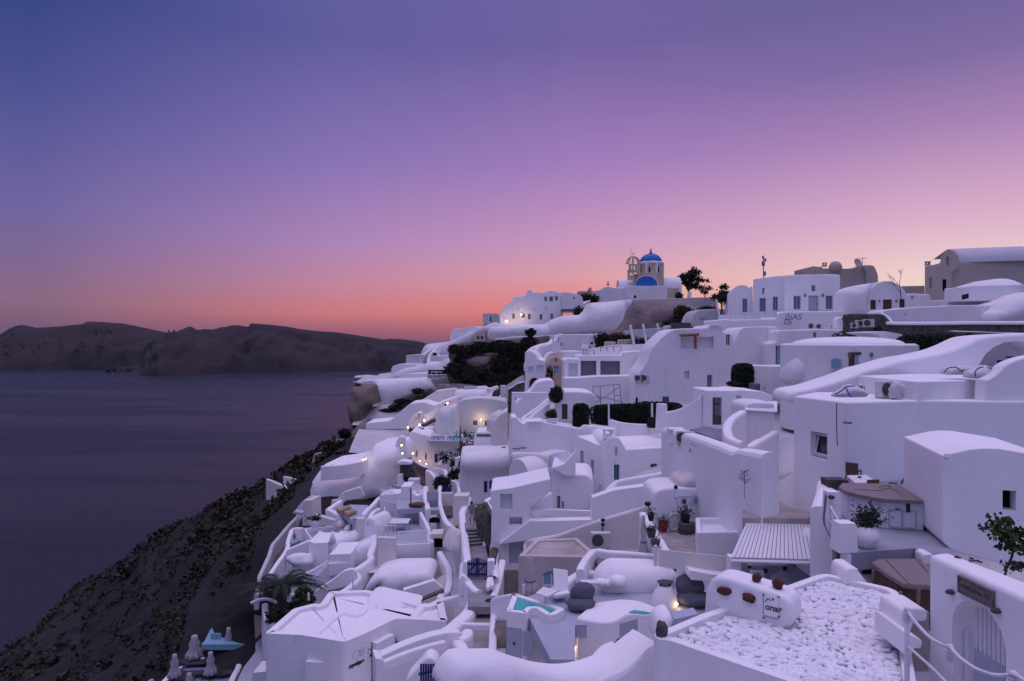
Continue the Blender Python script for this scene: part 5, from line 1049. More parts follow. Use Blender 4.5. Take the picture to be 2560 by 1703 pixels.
Fr('stair_flank','triangular white stair flank beside the arched dark door','wall','E',[(362,990),(400,985),(480,960),(570,860),(585,850),(585,1062),(500,1066)],50.4,.5,0,CLEAN,rp=.1)
Fr('house','narrow white house side with an arched doorway left of the central vault','house','E',[(572,1100),(575,702),(600,702),(845,806),(852,830),(865,1250),(800,1290),(740,1270),(700,1080),(600,1050)],56,2,-52,CLEAN,[('dark',626,835,660,1055,{'arch':.5,'m':PALE,'rec':.15}),('win',724,918,752,1060,{'rec':.12})],rp=.05,ref=(850,1250))
B('roof_terrace','sunken grey roof terrace with a white rim beside the central vault','roof','E',[(575,702),(600,692),(855,682),(975,672),(960,700),(852,812)],PY('E',850,806,56).z,.6,CLEAN,par=(.25,.35),rm=FLOOR,bev=.04)
chimney('little white chimney at the front corner of the central vault','E',880,720,55.5,.75,.3,CLEAN)
cv,cpl = Fr('vault_house','long white central vault house with blue edged door and window','house','E',[(845,1400),(850,760),(870,735),(900,712),(950,705),(995,725),(1020,770),(1045,825),(1250,812),(1460,800),(1480,820),(1480,1400)],55,6,5,CLEAN,
  [('win',945,798,972,878,{'rec':.08,'m':PALE}),('win',938,962,990,1110,{'fm':TEAL,'rec':.25}),('win',1276,955,1335,1044,{'fm':TEAL,'rec':.25}),('niche',946,922,962,952,{'rec':.08})],rp=.15)
vroof('smooth white barrel roof of the central vault house','E',[((1046,826),(1482,805)),((1030,790),(1475,770)),((1005,750),(1450,730)),((975,722),(1430,705)),((955,708),(1400,685)),((960,706),(1390,676))],55.2,57,[0,.3,1.0,2.0,3.2,4.6],CLEAN)
Fr('house','low white walls behind the central vault roof','house','E',[(965,690),(970,640),(1010,658),(1100,652),(1130,650),(1330,625),(1440,620),(1480,660),(1480,720)],61,2,0,CLEAN,[('niche',975,655,1005,690,{'rec':.5}),('dark',1092,652,1172,692,{'arch':.9,'rec':.6,'m':GREYW})],rp=.1)
W('curved_wall','big curving white wall in front of the central vault','wall','E',[(745,1250,50),(840,1262,50),(880,1200,50.5),(940,1125,51),(1000,1095,51),(1120,1075,50.5),(1280,1048,50),(1420,1015,49.5),(1500,985,49)],.6,8,CLEAN)
Fr('alley_wall','grey blue sliver of alley behind the curving wall','wall','E',[(795,1270),(805,1140),(830,1130),(832,1270)],50.6,.4,0,PALE,rp=0)
W('sloping_wall','long thick white wall running down towards the right foreground','wall','E',[(1440,622,42),(1520,632,40.5),(1700,685,38),(1850,735,36),(2000,790,34),(2110,830,32.5),(2150,815,32),(2250,830,31),(2380,852,30)],.9,6.5,CLEAN,n=4)
Fr('wall_face','tall plain white wall face under the long sloping wall','wall','E',[(1460,1150),(1465,700),(1480,640),(1700,720),(1900,800),(2110,860),(2150,845),(2400,880),(2400,1300),(2000,1300),(1700,1150)],43,.5,-37,CLEAN,rp=.1,ref=(1460,900))
ac('air conditioner hung on the long sloping wall',PY('E',1598,785,39.0),-.6,1.15)
chimney('small white roof vent beside the hung air conditioner','E',1505,760,40.5,.8,.35,CLEAN)
bm = bmesh.new();tube(bm,spline([PY('E',x,y,37) for x,y in ((1640,770),(1720,800),(1800,815),(1850,860),(1930,905))]),.02,5);tag(mk('wall_cable',bm,IRON),'thin cable sagging along the long white wall','cable')
bm = bmesh.new();bbox(bm,PY('E',1658,832,37.8),(.3,.12,.14));tag(mk('meter_box',bm,IRON),'small grey meter box on the long white wall','box')
Fr('house','white shed front with a tall recessed doorway and poles inside','house','E',[(1780,640),(1790,280),(2040,282),(2090,275),(2300,290),(2400,330),(2400,640)],52,4,0,CLEAN,[('niche',1845,345,1932,600,{'rec':1.0}),('win',2060,322,2112,470,{'m':PALE,'rec':.1})],rp=.1)
bm = bmesh.new()
for (p,q) in (((1858,345),(1862,595)),((1870,410),(1905,405)),((1885,560),(1900,590))): tube(bm,[PY('E',*p,52.4),PY('E',*q,52.4)],.06,5)
bbox(bm,PY('E',1885,565,52.3),(.7,.2,.9));tag(mk('leaning_tools',bm,DKST),'dark poles and tools leaning inside the tall recessed doorway','tools')
W('slope_wall','white sloping wall from the chimney pillar up to the shed','wall','E',[(1425,475,57),(1500,462,56),(1600,425,55),(1700,370,53.5),(1760,325,53)],.5,7,CLEAN)
Flo('yard_floor','E',[(1640,640),(1780,610),(1950,640),(1945,750)],PY('E',1800,650,46).z,mat('dark_blue_screed',(.22,.23,.28),.8,.2,.6),.3,'dark grey yard floor before the white shed')
W('curved_wall','curved white half round yard wall','wall','E',[(2120,460,44),(2060,500,43),(2000,560,42),(1980,620,41),(2000,690,40),(2060,730,39),(2130,745,38.5)],.55,4,CLEAN)
Fr('house','white house front inside the half round yard','house','E',[(2120,860),(2150,430),(2180,400),(2240,390),(2420,395),(2420,860)],44,3,0,WHITE,rp=.2)
vroof('wide low rounded roof over the half round yard house','E',[((2140,460),(2440,480)),((2150,430),(2440,430)),((2170,405),(2440,400)),((2220,388),(2440,385)),((2240,385),(2440,380))],43.8,43.8,[0,.3,.9,2.0,4.0],CLEAN)
pole('thin white pole inside the half round yard','E',(2256,750),(2252,535),42,.05)
W('curved_wall','small curved white wall right of the half round yard','wall','E',[(2165,780,37),(2205,770,37),(2260,735,37.5),(2310,715,38),(2420,650,38.5)],.5,3,CLEAN)
bm = bmesh.new();tube(bm,[PY('E',2140,1270,30.5),PY('E',2138,1180,30.5),PY('E',2142,1100,30.5),PY('E',2140,1025,30.5)],.012,5)
rr = random.Random(12)
for k in range(14): p = PY('E',2138+rr.uniform(-8,8),1025+k*9,30.5);tube(bm,[p,p+Vector((rr.choice((-1,1))*rr.uniform(.1,.3),0,rr.uniform(.05,.2)))],.012,4)
tag(mk('dry_stalk',bm,BARK),'tall dry plant stalk leaning on the long white wall','plant')
TZ = -6.0
wh = B('house','large white house with a tilted open window above the hot tub terrace','house','F',[(237,332),(720,390),(1390,372),(2600,385),(2600,290),(420,296)],-2.59,6.5,CLEAN,bev=.08,
   op=[(0,'niche',390,668,545,905,{'rec':.30})],seg=3)
e0 = PZ('F',237,332,-2.59);e1 = PZ('F',720,390,-2.59);wpl = Plane((e0.x,e0.y,0),math.atan2(e1.y-e0.y,e1.x-e0.x))
a0,z1 = wpl.hit('F',420,690);a1,z0 = wpl.hit('F',546,895)
a0 = wpl.hit('F',392,780)[0];z1 = wpl.hit('F',470,685)[1];z0 = wpl.hit('F',470,895)[1];a1 = wpl.hit('F',544,800)[0]
bm = bmesh.new()
for q in ((a0+.01,a0+.08,z0,z1),(a1-.08,a1-.01,z0,z1),(a0+.08,a1-.08,z0,z0+.08),(a0+.08,a1-.08,z1-.08,z1)): box_on(bm,wpl,*q,-.28,-.18)
wf = mk('window',bm,WOODP,wh)
bm = bmesh.new();box_on(bm,wpl,a0+.01,a1-.01,z0,z1,-.295,-.285);mk('pane',bm,GLASS,wf)
bm = bmesh.new()                                     # the sash leans inwards at the top
for (p,q) in (((a0+.12,z0+.1,-.16),(a0+.22,z1-.1,-.26)),((a1-.12,z0+.1,-.16),(a1-.12,z1-.1,-.26)),((a0+.12,z0+.12,-.16),(a1-.12,z0+.12,-.16))): tube(bm,[wpl.pt(*p),wpl.pt(*q)],.035,4)
mk('sash',bm,WOODP,wf)
B('upper_tier','raised rear roof block of the white house carrying the building sacks','roof','F',[(830,146),(1385,200),(2030,184),(2600,175),(2600,110),(1620,116)],-1.78,.85,CLEAN,bev=.05)
Fr('curved_wall','white wall rising in a curve at the right edge above the sacks','wall','F',[(1990,420),(2005,185),(2040,172),(2100,135),(2150,90),(2185,50),(2260,10),(2356,-22),(2600,-70),(2600,420)],29.4,.7,1,CLEAN,rp=.15,bev=.1)
Fr('sloping_wall','long white slope sweeping up to an arched niche at the right edge','wall','C',[(180,1500),(200,1400),(430,1362),(780,1250),(900,1195),(1060,1160),(1250,1100),(1460,1068),(1680,1020),(1830,962),(1960,895),(2120,874),(2600,850),(2600,1500)],37,3,-4,CLEAN,[('niche',1932,928,2640,1300,{'arch':.9,'rec':2.2})],rp=.4,bev=.25)
bm = bmesh.new();a = PY('C',2190,1080,37.5);tube(bm,[a,PY('C',2310,1078,37.5)],.05,6);bbox(bm,PY('C',2150,1132,37.6),(.35,.2,.3));tag(mk('niche_bracket',bm,BLACK),'dark bracket and box inside the arched niche at the right edge','bracket')
def sack(label,c,outl,Y,m=STRAP,straps=()):
    o = Pil('building_sack',label,'sack',c,outl,Y,.55,0,BAGM,.3,.09,.10,3.5,.45,'building sacks on the roof',rp=.06)
    for s_ in straps:
        bm = bmesh.new();pts = []
        for (x,y,b) in s_: pts.append(PY(c,x,y,Y-b))
        tube(bm,spline(pts,4),.028,5);mk('strap',bm,m,o)
    return o
sack('white building sack with bright blue straps left of the air conditioner','F',[(605,335),(630,305),(690,270),(720,240),(770,225),(820,240),(870,265),(915,310),(910,342),(760,345),(640,345)],27.6,STRAP,[((620,315,.3),(690,275,.5),(720,245,.55),(800,240,.5)),((720,250,.6),(730,290,.72),(765,342,.6))])
sack('rear white building sack with a dark curved strap at the right','F',[(1618,115),(1640,80),(1700,60),(1730,45),(1860,55),(1905,85),(1900,130),(1820,135),(1640,138)],31.5,NAVYS,[((1625,110,.3),(1660,75,.5),(1735,65,.55)),((1735,70,.6),(1780,100,.72),(1820,125,.6))])
sack('front fat white building sack with a dark strap at the right','F',[(1826,150),(1840,110),(1900,90),(1975,60),(2000,45),(2040,65),(2075,95),(2075,140),(2020,172),(1900,172),(1845,165)],30.4,NAVYS,[((1910,150,.55),(1905,110,.7),(1940,75,.6),(1980,65,.5)),((2020,70,.5),(2060,80,.45))])
ac('plastic wrapped air conditioner on the white roof beside the blue strapped sack',PZ('F',1085,352,-2.59),.35,1.1)
bm = bmesh.new();rr = random.Random(3);p = PZ('F',1150,362,-2.59)
blob(bm,p+Vector((.15,-.05,.35)),(.34,.22,.42),.35,3,3,seed=4);tag(mk('plastic_wrap',bm,BAGM,smooth=True),'crumpled white plastic wrap hanging over the air conditioner','plastic')
bm = bmesh.new();p = PZ('F',850,215,-1.78)+Vector((-.05,-.12,-.2));bbox(bm,p,(.16,.1,.2));tube(bm,[p,p+Vector((.16,0,.1)),p+Vector((.2,0,-.3))],.015,5);tag(mk('junction_box',bm,IRON),'small grey junction box with a cable on the raised roof block','box')
bm = bmesh.new();pts = [PY('F',x,y,28.2) for x,y in ((632,395),(630,500),(632,640),(638,790))];tube(bm,pts,.022,6);tag(mk('drain_pipe',bm,IRON),'thin cable running down the corner of the house with the tilted window','pipe')
bm = bmesh.new();tube(bm,[PY('F',700,577,28.3),PY('F',762,580,27.7)],.05,6);tag(mk('water_spout',bm,IRON),'small grey rain spout on the big white house wall','spout')
Flo('terrace_floor','L',[(10,120),(860,120),(860,560),(960,690),(740,690),(640,625),(200,660),(60,440)],TZ,mat('terrace_screed',(.33,.35,.40),.7,.2,.8,.2,6.0),.5,'grey blue terrace floor round the white hot tub')
rb,rpl2 = Fr('house','white house with a small dark deep set window at the right edge','house','F',[(1602,1620),(1598,882),(1612,874),(1665,866),(1760,845),(1850,825),(1960,812),(2120,814),(2260,838),(2640,900),(2640,2000),(1700,1760),(1612,1680)],19.8,4,-16,CLEAN,[('dark',2158,1202,2284,1388,{'rec':.45})],rp=.08,bev=.05)
bm = bmesh.new();p = PY('F',1645,895,19.6);lathe(bm,p,[(.07,-.06),(.09,0),(.05,.1)],10);tag(mk('wall_light',bm,WOODP),'small white light at the top corner of the right edge house','lamp')
hb = B('hot_tub','white panelled corner hot tub under a grey brown cover','hot tub','F',[(662,1182),(690,1150),(1200,1152),(1428,1305),(1432,1318),(1060,1300),(900,1275),(735,1230)],-5.12,.88,WOODP,bev=.03)
bm = bmesh.new();xs = [PZ('F',*p,-5.0) for p in ((648,1168),(680,1132),(930,1134),(1205,1140),(1430,1292),(1240,1284),(1060,1276),(860,1240),(715,1205))]
lo = [bm.verts.new(p+Vector((0,0,-.13))) for p in xs];hi = [bm.verts.new(p) for p in xs];bm.faces.new(hi[::-1]);bm.faces.new(lo)
for i in range(len(xs)): bm.faces.new((lo[i],lo[(i+1)%len(xs)],hi[(i+1)%len(xs)],hi[i]))
bmesh.ops.recalc_face_normals(bm,faces=bm.faces);cv_ = mk('cover',bm,COVER,hb);bevel(cv_,.03,2)
bm = bmesh.new();tube(bm,[PZ('F',800,1192,-4.995),PZ('F',1060,1206,-4.995)],.012,4);tube(bm,[PZ('F',1100,1150,-4.995),PZ('F',1250,1260,-4.995)],.012,4)
tube(bm,[PZ('F',1075+55*math.cos(t),1176+12*math.sin(t),-4.995) for t in np.linspace(0,6.28,18)],.012,4);mk('cover_seams',bm,DKST,cv_)
f0 = PZ('F',1060,1300,-5.12);f1 = PZ('F',1432,1318,-5.12);tpl = Plane((f0.x,f0.y,0),math.atan2(f1.y-f0.y,f1.x-f0.x))
bm = bmesh.new();A0,Z1 = tpl.hit('F',1108,1375);A1,Z0 = tpl.hit('F',1365,1552)
for (u0,u1,v0,v1) in ((0,1,.94,1),(0,1,0,.06),(0,.05,.06,.94),(.95,1,.06,.94),(.46,.54,.06,.94)): box_on(bm,tpl,A0+(A1-A0)*u0,A0+(A1-A0)*u1,Z0+(Z1-Z0)*v0,Z0+(Z1-Z0)*v1,.004,.035)
mk('access_door',bm,PALE,hb)
bm = bmesh.new();c_ = tpl.hit('F',1287,1335)[0];box_on(bm,tpl,c_-.05,c_+.05,-5.42,-5.10,.01,.05);c_ = tpl.hit('F',1190,1362)[0];box_on(bm,tpl,c_-.06,c_+.06,-5.36,-5.33,.004,.03);mk('latch',bm,BLACK,hb)
bm = bmesh.new()
g0_,g1_ = PZ('F',735,1230,-5.12),PZ('F',1060,1300,-5.12);gp_ = Plane((g0_.x,g0_.y,0),math.atan2(g1_.y-g0_.y,g1_.x-g0_.x));gl = (g1_-g0_).length
for k in range(9): box_on(bm,gp_,gl*k/9,gl*k/9+.015,-5.95,-5.2,.002,.012)
mk('plank_joints',bm,PALE,hb)
bm = bmesh.new();tube(bm,[PZ('F',905,1285,-5.05)+Vector((0,-.1,0)),PZ('F',955,1390,-5.5)+Vector((0,-.25,0))],.05,6);mk('cover_lifter',bm,GREYWD,hb)
tb_ = empty('terrace_table','white square table with an ashtray behind the hot tub','table',PZ('F',860,1180,TZ));bm = bmesh.new();q = [PZ('F',*p,-5.27) for p in ((725,1062),(905,1058),(1010,1128),(800,1130))]
hi = [bm.verts.new(p) for p in q];lo = [bm.verts.new(p+Vector((0,0,-.04))) for p in q];bm.faces.new(hi);bm.faces.new(lo[::-1])
for i in range(4): bm.faces.new((hi[i],hi[(i+1)%4],lo[(i+1)%4],lo[i]))
bmesh.ops.recalc_face_normals(bm,faces=bm.faces);mk('table_top',bm,WOODP,tb_)
for p in q: c_ = p.lerp((q[0]+q[2])/2,.12);bm = bmesh.new();bbox(bm,(c_.x,c_.y,-5.66),(.06,.06,.70));mk('leg',bm,WOODP,tb_)
bm = bmesh.new();lathe(bm,PZ('F',843,1085,-5.27)+Vector((0,0,.004)),[(.06,0),(.075,.05),(.05,.05),(.045,.02)],12);tag(mk('ashtray',bm,DKST),'small round ashtray on the white terrace table','ashtray')
chair('brown sling armchair facing the white terrace table',Vector((PZ('F',1050,1150,-5.5).x,28.2,TZ)),2.5,BLACK,TAN)
chair('armchair half hidden between the white table and the hot tub',Vector((PZ('F',860,1140,-5.3).x,24.9,TZ)),3.3,BLACK,TAN)
o = empty('folding_chair','black folded metal chair frame leaning beside the white urn','chair',PZ('F',1440,1280,TZ));q = lambda x,y,Y=23.2: PY('F',x,y,Y)
bm = bmesh.new();tube(bm,[q(1362,1115),q(1465,1140),q(1530,1200)],.022,5);tube(bm,[q(1398,1150,22.9),q(1480,1155,22.9),q(1520,1195,22.9)],.022,5);tube(bm,[q(1362,1115),q(1392,1250)],.022,5);tube(bm,[q(1398,1150,22.9),q(1430,1285,22.9)],.022,5);tube(bm,[q(1392,1190),q(1520,1200)],.02,5);mk('frame',bm,BLACK,o)
bm = bmesh.new();bbox(bm,PY('F',1475,1222,23.1),(.75,.35,.32));mk('seat',bm,BLACK,o)
bm = bmesh.new();tube(bm,[PY('F',1225,1145,26),PY('F',1242,1110,26),PY('F',1245,1090,26)],.03,6);tube(bm,[PY('F',1110,1132,26),PY('F',1190,1138,26)],.025,6);tag(mk('bent_hose',bm,BLACK),'short bent black pipe sticking up behind the hot tub','pipe')
p = PZ('F',1368,1215,TZ);bm = bmesh.new();lathe(bm,p,[(.14,0),(.26,.15),(.33,.32),(.29,.50),(.22,.58),(.26,.62),(.24,.62)],28);tag(mk('urn',bm,CLEAN,smooth=True),'tall pale urn against the big white wall','urn')
o = empty('potted_plant','leafy potted plant beside the orange cabinet','plant',PY('F',1510,1130,24));bm = bmesh.new();rr = random.Random(4);b0 = PY('F',1500,1120,24)
for k in range(9): d = Vector((rr.uniform(-.4,.35),rr.uniform(-.2,.2),rr.uniform(.25,.65)));tube(bm,[b0,b0+d*.5+Vector((0,0,.1)),b0+d],.014,4)
mk('stem',bm,BARK,o);bm = bmesh.new();leaves(bm,[b0+Vector((rr.gauss(-.02,.19),rr.gauss(0,.12),.1+abs(rr.gauss(.22,.2)))) for _ in range(230)],.06,rr,.6);mk('foliage',bm,LEAF,o)
o = empty('cabinet','orange wooden cabinet with a white top against the right house','cabinet',PZ('F',1570,1320,TZ));bm = bmesh.new();p = PY('F',1590,1230,22.2);bbox(bm,(p.x,p.y,TZ+.36),(.5,.8,.72));mk('body',bm,ORNG,o)
bm = bmesh.new();bbox(bm,(p.x,p.y,TZ+.76),(.56,.86,.07));mk('worktop',bm,WOODP,o)
o = empty('potted_bush','bushy dark plant in a big ribbed white pot','plant',PZ('L',290,620,TZ));p = PZ('L',292,618,TZ);bm = bmesh.new();prof = []
for k in range(26): t = k/25;prof.append((.15+.22*math.sin(t*math.pi*.86+.12)**.8+(.007 if k % 3 else 0),.62*t))
prof += [(.24,.62),(.21,.56)];lathe(bm,p,prof,36);mk('pot',bm,CLEAN,o,smooth=True)
bm = bmesh.new();rr = random.Random(8);b0 = p+Vector((.03,0,.58))
for k in range(16): d = Vector((rr.uniform(-.38,.45),rr.uniform(-.2,.2),rr.uniform(.2,.72)));tube(bm,[b0,b0+d*.5+Vector((0,0,.12)),b0+d],.014,4)
mk('stem',bm,BARK,o);bm = bmesh.new();pts = []
for k in range(900):
    a = rr.random();pts.append(b0+Vector((rr.gauss(.06,.20),rr.gauss(0,.16),.03+abs(rr.gauss(.20,.18)))))
leaves(bm,pts,.045,rr,.5);mk('foliage',bm,LEAF,o)
bm = bmesh.new();tube(bm,[PZ('L',x,y,TZ)+Vector((0,0,.02)) for x,y in ((110,350),(170,400),(260,440),(430,455))],.03,6);tag(mk('hose',bm,BLACK),'black hose curving along the foot of the white hot tub','hose')
Fr('dark_gap','dark gap with pale boards left of the white table','recess','F',[(555,1200),(550,1105),(740,1108),(735,1200)],25.6,.6,0,mat('dim_boards',(.10,.085,.08),.9,.5,3.0),rp=0,bev=0)
W('terrace_wall','white wall with cables running down between pergola and hot tub','wall','L',[(15,140,26.5),(5,230,25),(-20,330,23.5)],.7,3.2,CLEAN)
chimney('white chimney with a dark arched vent left of the hot tub','L',52,400,21.5,.40,.80,CLEAN,False)
bm = bmesh.new();p = PY('L',52,264,21.2);blob(bm,p+Vector((0,.0,0)),(.10,.12,.06),0,1,2);tag(mk('chimney_vent',bm,BLACK),'black vent hole in the white chimney by the hot tub','vent')
chimney('squat white pillar at the front left corner of the terrace','L',140,640,19.6,.52,.82,CLEAN,False,'pillar')
bm = bmesh.new();a,b = PY('L',45,330,21),PY('L',118,455,20);tube(bm,[a,b],.03,6);tube(bm,[a-Vector((0,0,.45)),b-Vector((0,0,.2))],.03,6)
for t in (0,.5,1): tube(bm,[a.lerp(b,t),a.lerp(b,t)-Vector((0,0,.8))],.03,6)
tag(mk('handrail',bm,WOODP),'short white handrail between chimney and pillar','railing')
for k,off in enumerate((0,9,16)):
    bm = bmesh.new();tube(bm,spline([PY('L',x+off*.5,y+off,20.6-.3*k) for x,y in ((10,240),(2,330),(-5,430),(25,510),(65,580),(85,690))],5),.018,5);tag(mk('cable',bm,IRON),('upper','middle','lower')[k]+' grey cable snaking down the wall beside the slatted roof','cable')
W('terrace_wall','white low wall closing the front of the hot tub terrace','wall','L',[(150,660,19.4),(200,635,19.6),(400,620,19.9),(640,612,20.2),(700,640,19.4),(755,672,18.5)],.3,2.2,CLEAN)
LZ = -7.1
Flo('terrace_floor','L',[(180,780),(380,660),(760,660),(760,1100),(560,1100),(300,860)],LZ,mat('dark_blue_screed',(.22,.23,.28),.8,.2,.6),.4,'dark sunken terrace floor round the brown hot tub')
ht = B('hot_tub','brown wooden hot tub under a folded grey brown cover','hot tub','L',[(345,735),(392,708),(860,708),(860,915),(600,905),(520,885),(430,820)],-6.22,.88,BROWN,bev=.03)
bm = bmesh.new();xs = [PZ('L',*p,-6.06) for p in ((338,722),(395,697),(560,697),(860,697),(860,888),(620,880),(560,872),(440,800))]
lo = [bm.verts.new(p+Vector((0,0,-.14))) for p in xs];hi = [bm.verts.new(p) for p in xs];bm.faces.new(hi[::-1]);bm.faces.new(lo)
for i in range(len(xs)): bm.faces.new((lo[i],lo[(i+1)%len(xs)],hi[(i+1)%len(xs)],hi[i]))
bmesh.ops.recalc_face_normals(bm,faces=bm.faces);cv_ = mk('cover',bm,COVER,ht);bevel(cv_,.035,2)
bm = bmesh.new();tube(bm,[PZ('L',430,700,-6.055),PZ('L',600,875,-6.055)],.012,4);tube(bm,[PZ('L',650,700,-6.055),PZ('L',740,800,-6.055)],.012,4);mk('cover_seams',bm,DKST,cv_)
for (x0,y0,x1,y1,Y) in ((672,905,668,1020,16.2),(540,935,560,1040,16.4),(350,780,348,860,18.2)):
    bm = bmesh.new();tube(bm,[PY('L',x0,y0,Y),PY('L',x1,y1,Y)],.04,6);mk('corner_post',bm,GREYWD,ht)
bm = bmesh.new();tube(bm,[PY('L',258,720,20),PY('L',600,628,21.5)],.03,6)
for x,y in ((390,690),(450,675),(475,668),(515,660)): tube(bm,[PY('L',x,y-8,20.6),PY('L',x+14,y+28,20.2)],.03,5)
bbox(bm,PY('L',300,740,19.6),(.35,.2,.5));tag(mk('lift_frame',bm,BLACK),'black metal frame and bars behind the brown hot tub','frame')
Fr('stub_wall','rounded white stub wall left of the brown hot tub','wall','L',[(145,900),(150,800),(170,770),(240,768),(252,800),(310,870),(310,900)],17.6,.8,0,CLEAN,rp=.1,bev=.08)
AZ = -4.3
gw = B('gate_wall','thick white wall with an arched gateway in the right foreground','wall','L',[(740,668),(870,650),(1560,910),(1560,1040)],AZ,4.5,CLEAN,bev=.10,seg=4,op=[(3,'niche',908,1016,1290,1750,{'arch':1.0,'rec':1.6})])
e0 = PZ('L',1560,1040,AZ);e1 = PZ('L',740,668,AZ);gpl = Plane((e0.x,e0.y,0),math.atan2(e1.y-e0.y,e1.x-e0.x))
if gpl.n.dot(-gpl.o) < 0: gpl = Plane((e0.x,e0.y,0),math.atan2(e1.y-e0.y,e1.x-e0.x)+math.pi)
g_ = empty('slatted_gate','white slatted wooden gate standing half open in the arch','gate',gpl.pt(gpl.hit('L',1080,1600)[0],-7.2,-.3));A0 = gpl.hit('L',968,1300)[0];A1 = gpl.hit('L',1186,1300)[0]
ZT = gpl.hit('L',1080,1040)[1];ZM = gpl.hit('L',1080,1405)[1];n = 7
bm = bmesh.new()
for k in range(n): u = A0+(A1-A0)*(k+.5)/n;tt = abs((k+.5)/n-.55);box_on(bm,gpl,u-abs(A1-A0)/n*.28,u+abs(A1-A0)/n*.28,ZM,ZT-tt*.35,-.30,-.27)
mk('slats',bm,WOODP,g_)
bm = bmesh.new();box_on(bm,gpl,min(A0,A1),max(A0,A1),-8.2,ZM,-.30,-.26);mk('lower_panel',bm,PALE,g_)
bm = bmesh.new();
for zz in (ZM+.02,ZT-.45): box_on(bm,gpl,min(A0,A1),max(A0,A1),zz,zz+.06,-.33,-.30)
mk('rail',bm,WOODP,g_)
u0 = gpl.hit('L',930,1400)[0];bm = bmesh.new();box_on(bm,gpl,u0-.05,u0+.05,-8,gpl.hit('L',930,1215)[1],-.32,-.22);tag(mk('gate_post',bm,WOODP),'white wooden gate post left inside the arch','post')
p = gpl.pt(gpl.hit('L',1205,1400)[0],gpl.hit('L',1205,1420)[1],-.9);bm = bmesh.new();bbox(bm,p,(.2,.4,2.2));tag(mk('dusty_panel',bm,WARM),'pale dusty board standing behind the slatted gate','board')
a0 = gpl.hit('L',966,870)[0];a1 = gpl.hit('L',1216,980)[0];zt = gpl.hit('L',966,814)[1];zb = gpl.hit('L',966,934)[1]
sgn = empty('wooden_sign','weathered carved wooden sign board above the arched gate','sign',gpl.pt((a0+a1)/2,zb,.03));bm = bmesh.new();box_on(bm,gpl,min(a0,a1),max(a0,a1),zb,zt,.006,.045);mk('board',bm,GREYWD,sgn)
bm = bmesh.new();lo_,hi_ = min(a0,a1),max(a0,a1)
for (x0,x1,y0,y1) in ((0,.05,0,1),(.95,1,0,1),(.05,.95,.92,1),(.05,.95,0,.06)): box_on(bm,gpl,lo_+(hi_-lo_)*x0,lo_+(hi_-lo_)*x1,zb+(zt-zb)*y0,zb+(zt-zb)*y1,.046,.062)
mk('frame',bm,GREYWD,sgn)
bm = bmesh.new();rr = random.Random(5)
for k in range(15):
    x = .13+.74*k/14;u = lo_+(hi_-lo_)*x;zc = zb+(zt-zb)*(.50+.05*math.sin(k*2.1));r = (hi_-lo_)*.017
    t0 = rr.uniform(0,3);tube(bm,[gpl.pt(u+r*math.cos(t),zc+r*2.2*math.sin(t),.05) for t in np.linspace(t0,t0+rr.uniform(3,5.5),8)],.006,4)
mk('carving',bm,DKST,sgn)
for x,y,lb in ((915,936,'small brown stone knob left of the carved sign'),(1240,1070,'small brown stone knob right below the carved sign')):
    p = gpl.pt(gpl.hit('L',x,y)[0],gpl.hit('L',x,y)[1],.05);bm = bmesh.new();blob(bm,p,(.09,.06,.055),.3,2,2,seed=x);tag(mk('stone_knob',bm,DKST,smooth=True),lb,'stone')
bm = bmesh.new();rr = random.Random(15);p = PZ('L',1015,712,AZ)
for k in range(8): d = Vector((rr.uniform(-.16,.16),rr.uniform(-.16,.16),0));bbox(bm,p+d+Vector((0,0,.02)),(.07,.03,.03),rr.uniform(0,3))
tag(mk('dry_twigs',bm,DKST),'little heap of dark debris on top of the gate wall','debris')
o = empty('young_tree','young tree with sparse green leaves behind the gate wall','tree',PY('L',1285,800,13.4));q = lambda x,y: PY('L',x,y,13.4);bm = bmesh.new()
tube(bm,spline([q(1280,830),q(1300,760),q(1330,690),q(1340,650),q(1310,600),q(1300,540)],3),.022,6);tube(bm,spline([q(1310,740),q(1380,730),q(1430,745)],3),.012,5);tube(bm,spline([q(1335,660),q(1370,610),q(1390,560)],3),.012,5);tube(bm,spline([q(1300,560),q(1260,500),q(1220,480),q(1120,490)],3),.010,5);mk('trunk',bm,BARK,o)
bm = bmesh.new();rr = random.Random(6);pts = []
for x,y,n,sx_,sy_ in ((1220,490,60,.12,.06),(1260,435,45,.10,.05),(1290,490,60,.12,.07),(1270,545,50,.10,.06),(1330,560,80,.14,.09),(1370,520,60,.12,.07),(1385,630,60,.13,.05),(1350,760,50,.10,.05),(1410,745,30,.08,.04),(1320,610,40,.1,.05)):
    for k in range(n): pts.append(q(x,y)+Vector((rr.gauss(0,sx_),rr.gauss(0,.12),rr.gauss(0,sy_))))
leaves(bm,pts,.055,rr,.7);mk('crown',bm,LEAFG,o)
Fr('white_step','low white rounded step beside the first rope post','step','L',[(520,1330),(545,1075),(570,1055),(640,1050),(735,1060),(735,1150),(640,1145),(600,1290),(690,1280),(700,1340)],13.6,.8,0,CLEAN,rp=.1,bev=.05)
Fr('white_step','second white step lower down behind the first rope post','step','L',[(590,1400),(600,1235),(700,1280),(690,1340),(640,1335),(610,1400)],13.0,1.2,0,CLEAN,rp=.05,bev=.04)
Fr('lower_gap','grey shaded recess below the brown hot tub','recess','L',[(560,1500),(560,1080),(745,1080),(740,1500)],14.4,.4,0,CONC,rp=0,bev=0)
posts = [(590,1062,588,1640,12.3,'left white rope post beside the pebble roof'),(893,1326,900,1700,10.8,'middle white rope post in front of the arch'),(1345,1518,1352,1760,9.6,'right white rope post at the picture edge')]
